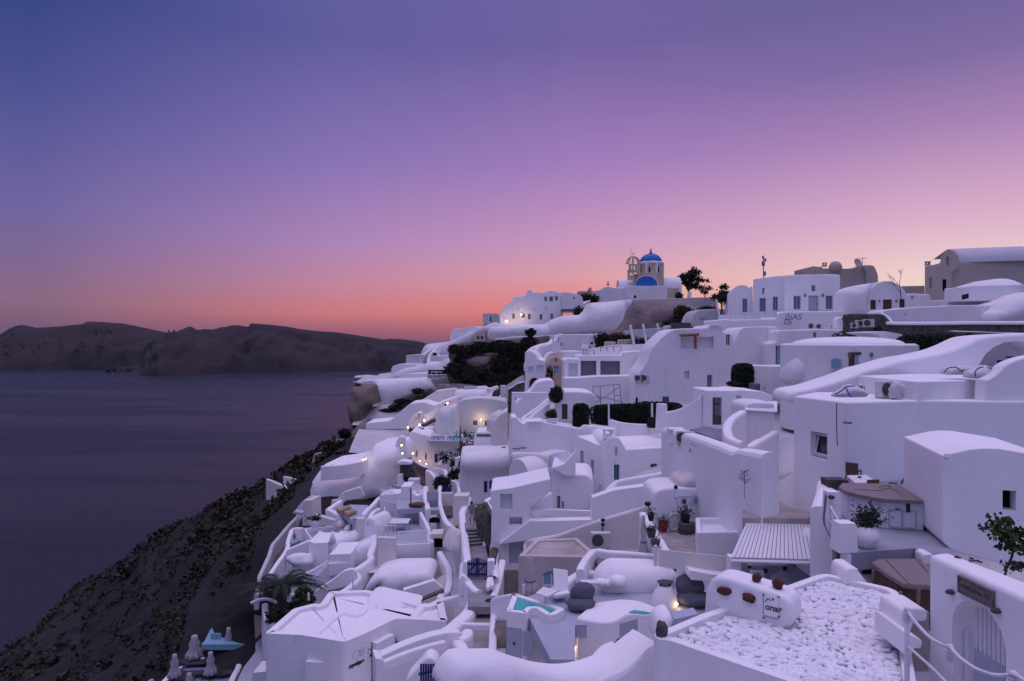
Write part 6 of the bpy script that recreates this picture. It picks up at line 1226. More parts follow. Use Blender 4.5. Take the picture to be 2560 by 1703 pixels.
for x0,y0,x1,y1,Y,lb in posts:
    bm = bmesh.new();tube(bm,[PY('L',x1,y1,Y),PY('L',x0,y0,Y)],.045,10);r = PY('L',x0,y0,Y);blob(bm,r,(.06,.06,.05),.2,3,2)
    for k in range(5): tube(bm,[r+Vector((.055*math.cos(t),.055*math.sin(t),-.06-.03*k)) for t in np.linspace(0,6.28,10)],.016,5)
    tag(mk('rope_post',bm,ROPE,smooth=True),lb,'post','white rope posts')
def rope(label,pts,r=.03):
    bm = bmesh.new();P = spline([PY('L',*p) for p in pts],8);tube(bm,P,r,8);tag(mk('rope',bm,ROPE,smooth=True),label,'rope')
rope('upper white rope sagging from the first to the second post',[(592,1068,12.3),(640,1140,12.0),(735,1245,11.5),(820,1302,11.1),(893,1330,10.8)])
rope('white rope sagging from the second to the third post',[(895,1330,10.8),(960,1400,10.4),(1060,1472,10.1),(1180,1520,9.8),(1270,1528,9.7),(1345,1522,9.6)]);rope('short white rope leaving the picture at the right',[(1347,1522,9.6),(1400,1550,9.4),(1460,1600,9.2)])
rope('lower white rope running down from the first post',[(590,1318,12.3),(660,1380,12),(760,1470,11.6),(880,1590,11.2)],.024)
PR = -6.2
pr_poly = [(95,1205),(140,1245),(230,1250),(1250,1600),(1700,1760),(2200,1760),(2150,1568),(2040,905),(1995,862),(1930,835),(1470,732),(1395,735),(1070,850),(480,1045)]
pr = B('pebble_roof_house','flat white roof filled with white pebbles in the right foreground','house','K',pr_poly,PR,6.0,CLEAN,par=(.20,.17),bev=.07,rp=.12,seg=4)
ins = [Vector(PZ('K',*p,PR).xy) for p in pr_poly];fz = PR-.17
cb_k = [(490,1035),(500,870),(560,760),(640,748),(900,825),(1090,880),(1185,960),(1195,1090),(1000,1170),(700,1120)]
cbo,cpl2 = Fr('chimney_block','rounded white chimney block with red stones and a small sign at the pebble roof','chimney','K',[(488,1130),(500,1010),(503,900),(525,815),(560,772),(610,752),(700,768),(900,832),(1080,890),(1150,930),(1185,985),(1195,1130),(1100,1190),(900,1190)],16.1,.75,-38,CLEAN,rp=.18,bev=.16,seg=4,ref=(488,1020))
for x,y,sx_,lb in ((660,862,.17,'larger red lava stone set in the white chimney block'),(850,916,.15,'smaller red lava stone set in the white chimney block')):
    p = cpl2.pt(*cpl2.hit('K',x,y),.04);bm = bmesh.new();blob(bm,p,(sx_,.08,.10),.35,1.8,3,R(-38),seed=x);tag(mk('lava_stone',bm,REDST,smooth=True),lb,'stone')
for x,y,s_,lb,m_ in ((1042,838,.12,'brown red stone standing on top of the chimney block end',REDST),(876,790,.10,'rough brown stone behind the chimney block top',REDST)):
    p = cpl2.pt(*cpl2.hit('K',x,y),-.3);bm = bmesh.new();blob(bm,p,(s_,s_*.8,s_),.4,2,3,seed=int(x));tag(mk('roof_stone',bm,m_,smooth=True),lb,'stone')
s0 = cpl2.hit('K',968,1050);s1 = cpl2.hit('K',1082,912)
so = empty('sign_plate','small white sign plate lettered onar on the chimney block','sign',cpl2.pt(s0[0],s0[1],.02));bm = bmesh.new();w_,h_ = s1[0]-s0[0],abs(s1[1]-s0[1]);zlo = min(s0[1],s1[1])
box_on(bm,cpl2,s0[0],s0[0]+w_,zlo,zlo+h_*.95,.01,.025);mk('plate',bm,PALE if False else CLEAN,so)
bm = bmesh.new();box_on(bm,cpl2,s0[0]-.012,s0[0],zlo,zlo+h_*.95,.008,.03);box_on(bm,cpl2,s0[0],s0[0]+w_,zlo-.012,zlo,.008,.03);mk('edge',bm,IRON,so)
text('letters','onar',cpl2,s0[0]+w_*.08,zlo+h_*.30,h_*.42,DKST,so,.028,.12,.95,.004);bm = bmesh.new();tube(bm,[cpl2.pt(s0[0]+w_*(.12+.34*t),zlo+h_*(.66+.17*math.sin(t*2.6)),.03) for t in np.linspace(0,1,10)],.010,5);bbox(bm,cpl2.pt(s0[0]+w_*.62,zlo+h_*.84,.03),(.03,.03,.04));mk('arc_mark',bm,DKST,so)
for fx,fz_ in ((-.03,.95),(1.0,1.02),(-.0,-.12),(1.02,.1)):
    bm = bmesh.new();bbox(bm,cpl2.pt(s0[0]+w_*fx,zlo+h_*fz_,.03),(.05,.03,.02));mk('bracket',bm,DKST,so)
for x,y,s_,lb in ((172,1222,.17,'dark pointed stone on the front left corner of the pebble roof'),):
    p = PZ('K',x,y,PR)+Vector((0,.05,.12));bm = bmesh.new();blob(bm,p,(s_*.75,s_*.6,s_*1.15),.22,1.5,3,seed=3);tag(mk('corner_stone',bm,DKST,smooth=True),lb,'stone')
for x,y,lb in ((1318,805,'flat dark stone on the far rim of the pebble roof'),(1940,1202,'black stone lying at the right edge of the pebbles'),(596,1066,'small black drain hole stone at the foot of the chimney block')):
    p = PZ('K',x,y,fz)+Vector((0,0,.06));bm = bmesh.new();blob(bm,p,(.12 if x != 596 else .06,.09 if x != 596 else .05,.07),.3,2,2,seed=int(x));tag(mk('dark_stone',bm,DKST,smooth=True),lb,'stone')
def inpoly(x,y,P):
    r = False
    for i in range(len(P)):
        x1,y1 = P[i-1];x2,y2 = P[i]
        if (y1 > y) != (y2 > y) and x < (x2-x1)*(y-y1)/(y2-y1)+x1: r = not r
    return r
def pdist(x,y,P):
    best = 9e9;p = Vector((x,y))
    for i in range(len(P)):
        a,b = Vector(P[i-1]),Vector(P[i]);d = b-a;t = max(0,min(1,(p-a).dot(d)/d.length_squared));best = min(best,(a+d*t-p).length)
    return best
rnd = random.Random(77);pm = []
for k in range(7):
    bm = bmesh.new();blob(bm,(0,0,0),(rnd.uniform(.085,.115),rnd.uniform(.06,.08),rnd.uniform(.042,.058)),.13,1.2,2,0,k)
    me = bpy.data.meshes.new('pebble');bm.to_mesh(me);bm.free();me.materials.append(PEBM);me.polygons.foreach_set('use_smooth',[True]*len(me.polygons));pm.append(me)
P_ = [(v.x,v.y) for v in ins];cbp = [cpl2.pt(cpl2.hit('K',x,1000)[0],0,d) for x,d in ((480,.05),(1200,.05),(1200,-.8),(480,-.8))];cbp = [(p.x,p.y) for p in cbp]
spots = [];xs = [p[0] for p in P_];ys = [p[1] for p in P_];stp = .118;row = 0
y = min(ys)
while y < max(ys):
    x = min(xs)+(stp/2 if row % 2 else 0)
    while x < max(xs):
        xx,yy = x+rnd.uniform(-.05,.05),y+rnd.uniform(-.05,.05)
        if inpoly(xx,yy,P_) and pdist(xx,yy,P_) > .27 and not inpoly(xx,yy,cbp):
            u = CX+FPX*xx/yy;v = CY-FPX*fz/yy
            if v < 1740 and u < 2330: spots.append((yy,xx,fz+.03+rnd.random()*.05,rnd.uniform(0,6.28),rnd.uniform(-.5,.5),rnd.uniform(.75,1.3)))
        x += stp
    y += stp*.9;row += 1
spots.sort()
near = [s_ for s_ in spots if CY-FPX*fz/s_[0] < 1702][:300];nset = set(near);bm = bmesh.new()
for k,s_ in enumerate(near):
    o = bpy.data.objects.new('pebble',pm[k % 7]);COL.objects.link(o);o.location = (s_[1],s_[0],s_[2]);o.rotation_euler = (s_[4],s_[4]*.6,s_[3]);o.scale = (s_[5],)*3
    tag(o,'smooth white pebble lying on the flat roof in the right foreground','pebble','white pebbles on the flat roof')
for k,s_ in enumerate(spots):
    if s_ in nset: continue
    M = Matrix.Translation((s_[1],s_[0],s_[2])) @ Matrix.Rotation(s_[3],4,'Z') @ Matrix.Rotation(s_[4],4,'X') @ Matrix.Scale(s_[5],4);n0 = len(bm.verts)
    bm.from_mesh(pm[k % 7]);bm.verts.ensure_lookup_table();bmesh.ops.transform(bm,matrix=M,verts=bm.verts[n0:])
if len(bm.verts): tag(mk('pebble_layer',bm,PEBM,smooth=True),'white pebbles covering the far part of the flat roof','pebbles',None,'stuff')
PT = -11.05
Flo('terrace_floor','J',[(560,930),(820,840),(1040,690),(1640,640),(2050,690),(2050,1120),(1560,1060),(1300,1130),(990,1130),(985,1400),(800,1400)],PT,FLOOR,.5,'blue grey floor of the pool terrace with bean bags')
pb_ = B('pool_block','white block with a small turquoise plunge pool on top','pool','J',[(512,880),(905,1002),(905,1012),(828,1050),(775,1056),(690,1000),(650,1000),(612,1038),(570,1036),(455,1022)],-10.75,4.2,CLEAN,par=(.22,.14),bev=.06,seg=3,rp=.06)
bm = bmesh.new();q = [PZ('J',*p,-10.82) for p in ((535,905),(850,1005),(790,1030),(655,975),(600,1018),(510,1005))];f = [bm.verts.new(p) for p in q];bm.faces.new(f);mk('water',bm,POOL,pb_)
pw_a = PY('J',455,1300,27.0);pbl = Plane((PZ('J',455,1022,-10.75).x,PZ('J',455,1022,-10.75).y,0),math.atan2(PZ('J',775,1056,-10.75).y-PZ('J',455,1022,-10.75).y,PZ('J',775,1056,-10.75).x-PZ('J',455,1022,-10.75).x))
for (x0,y0,x1,y1) in ((460,1150,580,1375),(585,1180,665,1370)):
    a = pbl.hit('J',x0,(y0+y1)/2);b = pbl.hit('J',x1,(y0+y1)/2);t = pbl.hit('J',(x0+x1)/2,y0)[1];u = pbl.hit('J',(x0+x1)/2,y1)[1];bm = bmesh.new();box_on(bm,pbl,a[0],b[0]-.01,u,t,.005,.035);d = mk('hatch_door',bm,PALE,pb_)
    if x0 == 460: bm = bmesh.new();c_ = pbl.hit('J',518,1270);box_on(bm,pbl,c_[0]-.04,c_[0]+.04,c_[1]-.04,c_[1]+.04,.036,.07);mk('knob',bm,BLACK,d)
pk = B('pool_block','larger white block with a second plunge pool beside the bean bag terrace','pool','J',[(992,1072),(1135,955),(1310,930),(1340,925),(1480,935),(1660,1000),(1750,1060),(1690,1075),(1640,1055),(1540,1045),(1400,1040),(1330,1085),(1270,1108),(1190,1108),(1080,1090)],-10.85,4.5,CLEAN,bev=.10,seg=4,rp=.2)
bm = bmesh.new();q = [PZ('J',*p,-10.82) for p in ((1405,1030),(1450,1012),(1520,1022),(1600,1036),(1540,1038))];f = [bm.verts.new(p) for p in q];bm.faces.new(f);tag(mk('pool_surface',bm,POOL),'sliver of turquoise water in the second plunge pool','water')
lamp('hidden warm lamp lighting the narrow passage between the pool blocks',PY('J',955,1260,27.5),30,size=.05);lamp('hidden warm lamp on the passage side of the plunge pool block',PY('J',862,1150,27.6)+Vector((.4,.2,0)),10,size=.04)
bm = bmesh.new();a = PY('J',820,1200,26.6);b = PY('J',920,1165,27.4);d0 = PY('J',815,1405,26.6);d1 = PY('J',922,1420,27.4)
vs = [bm.verts.new(p) for p in (a,b,d1,d0)];vs2 = [bm.verts.new(p+Vector((.02,.05,0))) for p in (a,b,d1,d0)];bm.faces.new(vs);bm.faces.new(vs2[::-1])
for i in range(4): bm.faces.new((vs[i],vs2[i],vs2[(i+1)%4],vs[(i+1)%4]))
bmesh.ops.recalc_face_normals(bm,faces=bm.faces);tag(mk('side_door',bm,PALE),'grey blue door leaf at the lit passage between the pools','door')
St('stair','pale lit steps in the passage between the pool blocks','stairs','J',(905,1480),(1000,1480),(915,1300),(1000,1300),-13.2,-12.2,4,CLEAN)
def beanbag(label,c,x,y,z,s,rz,flip=1):
    p = PZ(c,x,y,z);o = empty('beanbag',label,'bean bag',p)
    bm = bmesh.new();blob(bm,p+Vector((0,0,.26*s)),(.62*s,.55*s,.27*s),.10,1.3,4,rz,2);mk('seat',bm,BEAN,o,smooth=True)
    bm = bmesh.new();blob(bm,p+Vector((.10*flip*s,.22*s,.60*s)),(.54*s,.36*s,.46*s),.12,1.2,4,rz,5);mk('backrest',bm,BEAN,o,smooth=True)
    bm = bmesh.new();q = p+Vector((.10*flip*s,-.14*s,.62*s));tube(bm,spline([q+Vector((-.48*s,.1,-.2*s)),q+Vector((-.2*s,-.02,.12*s)),q+Vector((.2*s,-.02,.16*s)),q+Vector((.5*s,.12,0))],4),.012,4);mk('seam',bm,DKST,o)
    return o
beanbag('left grey bean bag beside the white square table','J',1035,1010,PT,1.0,.3);beanbag('right grey bean bag behind the chimney block','K',420,975,PT,1.15,-.5,-1)
def mound_chimney(label,c,xs,ytop,ybase,wt,wb,slab,z):
    p = PZ(c,xs,ybase,z);h = (ybase-ytop)/CR[c][2]*p.y/FPX;k = p.y/FPX/CR[c][2];o = empty('chimney',label,'chimney',p);bm = bmesh.new()
    lathe(bm,p-Vector((0,0,.3)),[(wb*k/2,0),(wb*k/2,.3),(wb*k*.46,.3+h*.3),((wt+wb)*k*.26,.3+h*.65),(wt*k*.55,.3+h*.9),(wt*k*.5,.3+h),(.02,.3+h+.02)],24);mk('stack',bm,CLEAN,o,smooth=True)
    t = p+Vector((0,0,h));bm = bmesh.new()
    for d in (-.3,.3): bbox(bm,t+Vector((d*slab*k,0,.06)),(.08,.12,.14))
    mk('cap_support',bm,DKST,o);bm = bmesh.new();blob(bm,t+Vector((0,0,.17)),(slab*k*.55,slab*k*.42,.055),.18,2,3,seed=int(xs));mk('cap_slab',bm,DKST,o)
mound_chimney('taller white chimney with a dark slab cap by the right bean bag','K',340,672,930,95,150,105,PT);mound_chimney('short white chimney mound with a dark slab cap','K',195,825,965,110,215,115,PT)
lamp('hidden warm lamp at the foot of the chimney mound',PZ('K',285,985,PT)+Vector((0,0,.15)),2.5,size=.03)
W('terrace_wall','white wall behind the cushioned bench of the pool terrace','wall','J',[(1030,700),(1036,662),(1130,542),(1250,550),(1500,566),(1645,580)],.35,2.2,CLEAN,z=-10.1,n=2)
bn = empty('bench','built in bench with grey cushions on the pool terrace','bench',PZ('J',1300,690,PT))
for (x0,y0,x1,y1,z,nm) in ((1165,598,1470,655,-10.5,'back_cushion'),(1150,630,1330,690,-10.75,'seat_cushion'),(1130,660,1200,700,-10.78,'seat_cushion')):
    a,b = PZ('J',x0,y1,z),PZ('J',x1,y1,z);t = PZ('J',(x0+x1)/2,y0,z);bm = bmesh.new();bbox(bm,((a.x+b.x)/2,(a.y+t.y)/2,z-.1),(b.x-a.x,max(.3,t.y-a.y),.2));o_ = mk(nm,bm,GREYC,bn);bevel(o_,.05,2)
W('curved_wall','flowing white wall in front of the cushioned bench','wall','J',[(820,845,29.2),(900,795,30),(960,755,30.8),(1050,708,31.8),(1180,712,31.6),(1235,680,31.8),(1290,650,32),(1450,660,31.4),(1580,672,31),(1640,655,30.8)],.45,1.6,CLEAN)
Pil('seat_nook','smooth white slope below the flowing wall with a seat nook','wall','J',[(1150,905),(1165,800),(1190,740),(1240,690),(1300,660),(1460,668),(1640,670),(1800,720),(1760,800),(1620,900),(1500,960),(1310,935)],30.2,.5,5,CLEAN,1.0,.25,.03,.8,.9)
Pil('seat_nook','low rounded white seat inside the flowing wall','seat','J',[(1150,830),(1170,795),(1240,800),(1290,755),(1390,760),(1400,825),(1330,835),(1240,830)],29.6,.3,0,CLEAN,.5,.2,.02,1,.4)
for pts,lb,z in ((((745,832),(862,862),(775,908),(682,880)),'white square table left of the bean bag',-10.3),(((1028,778),(1160,774),(1168,805),(1050,803)),'small white square table by the flowing wall',-10.35)):
    q = [PZ('J',*p,z) for p in pts];o = empty('low_table',lb,'table',Vector((q[0].x,q[0].y,PT)));bm = bmesh.new();lo = [bm.verts.new(p-Vector((0,0,.05))) for p in q];hi = [bm.verts.new(p) for p in q];bm.faces.new(hi);bm.faces.new(lo[::-1])
    for i in range(4): bm.faces.new((lo[i],lo[(i+1)%4],hi[(i+1)%4],hi[i]))
    bmesh.ops.recalc_face_normals(bm,faces=bm.faces);mk('table_top',bm,WOODP,o)
    c_ = (q[0]+q[2])/2;bm = bmesh.new();tube(bm,[Vector((c_.x,c_.y,PT)),c_-Vector((0,0,.05))],.05,8);mk('leg',bm,WOODP,o)
o = empty('lounge_chair','white reclined lounge chair beside the white square table','chair',PZ('J',860,945,PT));p = PZ('J',865,940,PT);bm = bmesh.new();bmesh.ops.create_cube(bm,size=1,matrix=Matrix.Translation(p+Vector((.1,.3,.75))) @ Matrix.Rotation(R(-35),4,'X') @ Matrix.Rotation(R(25),4,'Z') @ Matrix.Diagonal((.7,.10,.95,1)));a_ = mk('backrest',bm,CLEAN,o);bevel(a_,.04,2)
bm = bmesh.new();bbox(bm,p+Vector((0,.1,.30)),(.75,.8,.18),.4);a_ = mk('seat',bm,CLEAN,o);bevel(a_,.05,2)
for i in (-1,1):
    bm = bmesh.new();bbox(bm,p+Vector((i*.3,-.15,.1)),(.05,.05,.22));mk('leg',bm,WOODP,o)
def parasol(label,c,x,ytop,ybase,Y,wd,m=CANVAS,ties=True,tip=True):
    t = PY(c,x,ytop,Y);b = PY(c,x,ybase,Y);h = t.z-b.z;o = empty('closed_parasol',label,'parasol',b,'closed parasols');bm = bmesh.new();tube(bm,[b,t],.03,8);mk('pole',bm,WOODP,o)
    bm = bmesh.new();prof = [(.30,1.0),(.30,.86),(.55,.70),(.42,.52),(.75,.36),(1.0,.20),(.80,.16)];rings = [];seg = 32
    for (r,q) in [(.02,1.01)]+[(r*wd/2,q) for r,q in prof]:
        rings.append([bm.verts.new(b+Vector((r*(1+.22*math.cos(8*2*math.pi*k/seg+q*2))*math.cos(2*math.pi*k/seg),r*(1+.22*math.cos(8*2*math.pi*k/seg+q*2))*math.sin(2*math.pi*k/seg),h*(.18+.82*(q-.16)/.85)))) for k in range(seg)])
    for i in range(len(rings)-1):
        for k in range(seg): bm.faces.new((rings[i][k],rings[i+1][k],rings[i+1][(k+1)%seg],rings[i][(k+1)%seg]))
    mk('canopy',bm,m,o,smooth=True)
    bm = bmesh.new();r = wd*.32;tube(bm,[b+Vector((r*math.cos(t_),r*math.sin(t_),h*.47)) for t_ in np.linspace(0,6.28,14)],.025,5);mk('tie',bm,BROWN if ties else m,o)
    bm = bmesh.new();lathe(bm,b,[(.3,0),(.3,.07),(.05,.1)],16);mk('base',bm,DKST,o);return o
parasol('closed cream parasol with a brown tie behind the plunge pool block','J',640,585,960,30.5,.72);parasol('tall thin closed parasol standing in front of the beige slope','J',1524,275,665,33,.46,CANVAS)
Fr('wind_screen','long cream cloth wind screen between the umbrella and the slatted roof','screen','K',[(145,672),(160,545),(300,560),(430,572),(600,588),(705,600),(705,758),(560,742),(400,712),(250,690)],28.5,.06,4,mat('cream_cloth',(.72,.70,.66),.9,.05,1.0),rp=.02,bev=0)
pole('short white post at the left end of the cream wind screen','K',(120,668),(122,510),28.3,.07);pole('slim white post beside the closed cream parasol','J',(588,890),(588,815),29,.05)
Fr('white_ledge','white ledge strip below the cream wind screen','ledge','K',[(380,740),(390,705),(560,735),(700,752),(700,800),(400,780)],28.0,1.0,4,CLEAN,rp=.02,bev=.03)
pg = empty('pergola','white pergola with a slatted board roof','pergola',PZ('K',1100,770,-10.6));q = [PZ('K',*p,-8.0) for p in ((705,600),(1552,622),(1402,284),(846,292))];bm = bmesh.new();n = 24
for k in range(n):
    t0,t1 = (k+.06)/n,(k+.90)/n;P4 = [q[0].lerp(q[1],t0),q[0].lerp(q[1],t1),q[3].lerp(q[2],t1),q[3].lerp(q[2],t0)]
    lo = [bm.verts.new(p-Vector((0,0,.05))) for p in P4];hi = [bm.verts.new(p) for p in P4];bm.faces.new(hi);bm.faces.new(lo[::-1])
    for i in range(4): bm.faces.new((lo[i],lo[(i+1)%4],hi[(i+1)%4],hi[i]))
mk('slatted_roof',bm,WOODP,pg)
bm = bmesh.new();vs = [bm.verts.new(p-Vector((0,0,.09))) for p in q];bm.faces.new(vs);vs = [bm.verts.new(p-Vector((0,0,.12))) for p in q];bm.faces.new(vs[::-1]);mk('roof_underlay',bm,PALE,pg)
bm = bmesh.new();tube(bm,[q[0]-Vector((0,.02,.13)),q[1]-Vector((0,.02,.13))],.07,4);mk('front_beam',bm,WOODP,pg)
for x in (775,): bm = bmesh.new();tube(bm,[PY('K',x,900,q[0].y+.1),PY('K',x,612,q[0].y+.1)],.06,4);mk('post',bm,WOODP,pg)
Fr('pergola_wall','white left side wall of the pergola','wall','K',[(703,900),(705,605),(770,612),(772,900)],25.4,.5,0,CLEAN,rp=.02,bev=.03)
Fr('pergola_wall','white right side pier of the pergola','wall','K',[(1502,900),(1505,625),(1560,620),(1610,560),(1650,600),(1640,900)],25.2,3.5,0,CLEAN,rp=.05,bev=.05)
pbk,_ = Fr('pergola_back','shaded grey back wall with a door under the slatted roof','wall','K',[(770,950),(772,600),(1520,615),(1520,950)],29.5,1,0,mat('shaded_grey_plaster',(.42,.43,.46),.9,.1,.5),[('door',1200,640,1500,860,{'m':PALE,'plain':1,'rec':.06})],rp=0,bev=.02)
for (x0,y0,x1,y1,m_,lb) in ((840,640,1140,665,CLEAN,'white shelf board under the slatted roof'),(860,705,965,810,CLEAN,'white cushion chair back under the slatted roof')):
    a,b = PY('K',x0,y1,28.2),PY('K',x1,y0,28.2);bm = bmesh.new();bbox(bm,(a+b)/2,(b.x-a.x,.12,b.z-a.z));o = mk('shelf' if y1 < 700 else 'chair_back',bm,m_);tag(o,lb,'furniture');bevel(o,.02,2)
for x,y,lb in ((852,672,'left black wall light under the slatted roof'),(978,708,'small black socket under the slatted roof'),(1128,690,'right black wall light under the slatted roof')):
    bm = bmesh.new();bbox(bm,PY('K',x,y,28.8),(.14,.1,.16));tag(mk('wall_light',bm,BLACK),lb,'light')
bm = bmesh.new();bbox(bm,PY('K',1213,660,28.85),(.22,.06,.05));tube(bm,[PY('K',1208,648,28.85),PY('K',1206,690,28.85)],.03,5);tag(mk('door_lever',bm,BLACK),'black door lever under the slatted roof','handle')
B('planter_box','white walled roof box beside the slatted roof','roof','K',[(432,292),(742,290),(775,405),(440,410)],-8.9,3.6,CLEAN,par=(.22,.3),bev=.05)
Fr('chimney_house','white hatch house with a dark window left of the rough roof','house','K',[(700,330),(705,120),(730,92),(780,90),(800,130),(800,220),(805,330),(760,400)],33,1.5,0,CLEAN,[('win',765,275,787,372,{'fm':WOODP})],rp=.1,bev=.05)
bm = bmesh.new();blob(bm,PY('K',757,126,32.8),(.22,.2,.2),0,1,2);tag(mk('red_vent',bm,RED),'round red vent on the white hatch house','vent')
B('rough_roof','weathered concrete roof patch behind the slatted roof','roof','K',[(800,290),(803,148),(1060,118),(1180,150),(1300,152),(1345,190),(1320,300)],-7.75,2.5,CONC,bev=.04)
for x,y,s_,lb in ((990,272,.25,'grey slab lying on the weathered concrete roof'),(1310,188,.14,'dark stone on the right of the weathered concrete roof')):
    bm = bmesh.new();blob(bm,PZ('K',x,y,-7.75)+Vector((0,0,.05)),(s_*1.6,s_*.8,.08),.2,2,2,seed=x);tag(mk('roof_slab',bm,DKST),lb,'stone')
Flo('courtyard_floor','K',[(60,405),(450,400),(470,600),(200,640),(120,560)],-10.2,PAVE,.4,'dark paved courtyard floor with pots')
Fr('house','white courtyard house front with a framed panel','house','K',[(90,560),(100,150),(112,100),(150,75),(220,62),(400,62),(500,70),(540,150),(545,560)],37,3,0,CLEAN,rp=.3)
Pil('sandy_roof','sand coloured rounded roof edge above the courtyard house','roof','E',[(1282,1262),(1300,1235),(1350,1200),(1420,1178),(1530,1165),(1535,1110),(1600,1085),(1700,1020),(1760,1010),(1790,1100),(1800,1210),(1700,1195),(1560,1192),(1430,1200),(1350,1235),(1310,1290)],37.4,.4,0,WARM,2,.35,.05,.8,.7)
pnl = PY('K',298,235,36.9);o = empty('wall_panel','white framed wall panel with a small square opening','panel',pnl);a,b = PY('K',296,235,36.9),PY('K',395,127,36.9);bm = bmesh.new();bbox(bm,((a.x+b.x)/2,a.y,(a.z+b.z)/2),(b.x-a.x,.10,b.z-a.z));mk('board',bm,CLEAN,o)
bm = bmesh.new();bbox(bm,((a.x+b.x)/2,a.y-.06,a.z),(b.x-a.x+.1,.10,.06));bbox(bm,((a.x+b.x)/2,a.y-.06,b.z),(b.x-a.x,.06,.03));mk('sill',bm,PALE,o)
bm = bmesh.new();bbox(bm,PY('K',344,168,36.8),(.18,.06,.24));mk('opening',bm,BROWN,o)
bm = bmesh.new();blob(bm,PY('K',432,150,36.8),(.10,.1,.26),.2,2,2);tag(mk('wall_fish',bm,TEAL),'pale blue ceramic ornament on the courtyard wall','ornament')
bm = bmesh.new();tube(bm,spline([PY('K',x,y,34.5) for x,y in ((598,210),(625,235),(635,260),(640,285))]),.03,5);bbox(bm,PY('K',640,280,34.5),(.5,.2,.12));tag(mk('water_tap',bm,TEAL),'pale blue tap and basin on the courtyard side wall','tap')
W('courtyard_wall','white wall descending on the right of the courtyard','wall','E',[(1765,1008,37.5),(1800,1035,37),(1900,1125,35.5),(2012,1218,33.8)],.4,5.5,CLEAN,n=2)
W('sandy_ledge','sandy ledge between the courtyard and the long white wall','ledge','E',[(1790,1000,39.5),(1900,1055,38),(2000,1130,36.3),(2100,1212,34.6)],1.3,5,WARM,n=2)
W('courtyard_wall','white sloping wall with flower pots left of the courtyard','wall','K',[(20,250,35),(70,330,34),(130,420,32.5),(205,545,30.5)],.4,2.5,CLEAN,n=2)
def pot(label,p,r,h,m,plant=None,seed=1,spiky=False):
    o = empty('plant_pot',label,'pot',p);bm = bmesh.new();lathe(bm,p,[(r*.65,0),(r*.9,h*.5),(r,h),(r*.92,h),(r*.85,h*.9)],18);mk('pot',bm,m,o)
    if plant:
        rr = random.Random(seed);bm = bmesh.new()
        leaves(bm,[Vector(p)+Vector((rr.gauss(0,r*.7),rr.gauss(0,r*.5),h+abs(rr.gauss(0,plant*.5)))) for _ in range(110)],r*.28,rr,.25 if spiky else .5);mk('foliage',bm,LEAF,o)
pot('red terracotta pot with a small spiky plant in the courtyard',PZ('K',180,405,-10.2),.27,.55,TERRA,.35,1,True)
pot('black pot with a flowering plant on a dark barrel in the courtyard',PZ('K',358,412,-10.2)+Vector((0,.1,.55)),.26,.36,BLACK,.6,2)
bm = bmesh.new();lathe(bm,PZ('K',355,415,-10.2),[(.36,0),(.42,.28),(.38,.54)],18);tag(mk('barrel',bm,DKST),'dark barrel stand carrying the black flower pot','barrel')
bm = bmesh.new();p = PZ('K',268,400,-10.2)+Vector((0,0,.5));tube(bm,[p+Vector((.30*math.cos(t),0,.44*math.sin(t))) for t in np.linspace(0,6.28,20)],.09,8);tag(mk('wreath',bm,GREYW,smooth=True),'pale ring shaped ornament leaning on the courtyard wall','ornament')
bm = bmesh.new();blob(bm,PZ('K',408,412,-10.2)+Vector((0,0,.3)),(.2,.2,.3),.2,2,2);tag(mk('clay_jar',bm,TAN),'small brown jar beside the dark barrel','jar')
pot('black pot with a drooping plant at the top of the pot wall',PY('K',85,318,33.6),.16,.3,BLACK,.35,4);pot('dark pot with trailing plant halfway down the pot wall',PY('K',88,450,32),.22,.35,DKST,.2,5);pot('spiky plant pot low on the pot wall',PY('K',120,520,31),.22,.3,DKST,.7,6,True)
bm = bmesh.new();blob(bm,PY('K',60,186,36),(.17,.13,.13),.05,2,3);tag(mk('black_jar',bm,BLACK,smooth=True),'round black jar on the corner of the beige slope','jar')
bm = bmesh.new();blob(bm,PY('K',279,56,37),(.11,.1,.11),0,1,2);tag(mk('black_ball',bm,BLACK,smooth=True),'tiny black ball on the sandy roof edge','ball')
W('beige_slope','long beige plaster slope descending left of the courtyard','wall','J',[(640,465,41.5),(690,450,41),(850,425,40.5),(1000,370,40),(1130,322,39.5),(1300,270,39),(1500,212,38.5),(1580,180,38)],.5,7,WARM,n=3)
Fr('white_band','white band wall above the beige slope','wall','J',[(400,500),(640,320),(700,322),(1120,312),(1125,140),(1300,80),(1600,40),(1620,240),(1300,300),(860,440)],43,.8,0,CLEAN,rp=.05)
aw = B('house','beige house with a rough roof and a pale blue arched shutter','house','J',[(548,590),(680,462),(1010,450),(1120,545),(1105,600)],-11.3,5.5,mat('greige_plaster',(.55,.51,.49),.9,.15,.4,.5,5.0,stain=.2),par=(.28,.12),rm=CONC,bev=.05,op=[(4,'shut',738,712,874,830,{'arch':.6,'m':TEAL,'rec':.12})])
Fr('roof_pipe','dark lamp post with brackets above the rough roof','pipe','J',[(1196,520),(1200,300),(1212,300),(1214,520)],38.5,.08,0,IRON,rp=0,bev=0)
for y in (312,348): bm = bmesh.new();blob(bm,PY('J',1208,y,38.3),(.13,.08,.09),.2,2,2);tag(mk('lantern',bm,BLACK),('upper','lower')[y > 320]+' black lantern on the dark lamp post','lantern')
bm = bmesh.new();tube(bm,[PY('J',1205,440,36.5),PY('J',1245,490,36)],.16,10);tag(mk('white_pipe',bm,CLEAN),'thick white pipe with a dark mouth on the rough roof','pipe')
ac('pale air conditioner beside the thick white pipe',PY('J',1188,530,36),0,1.2)
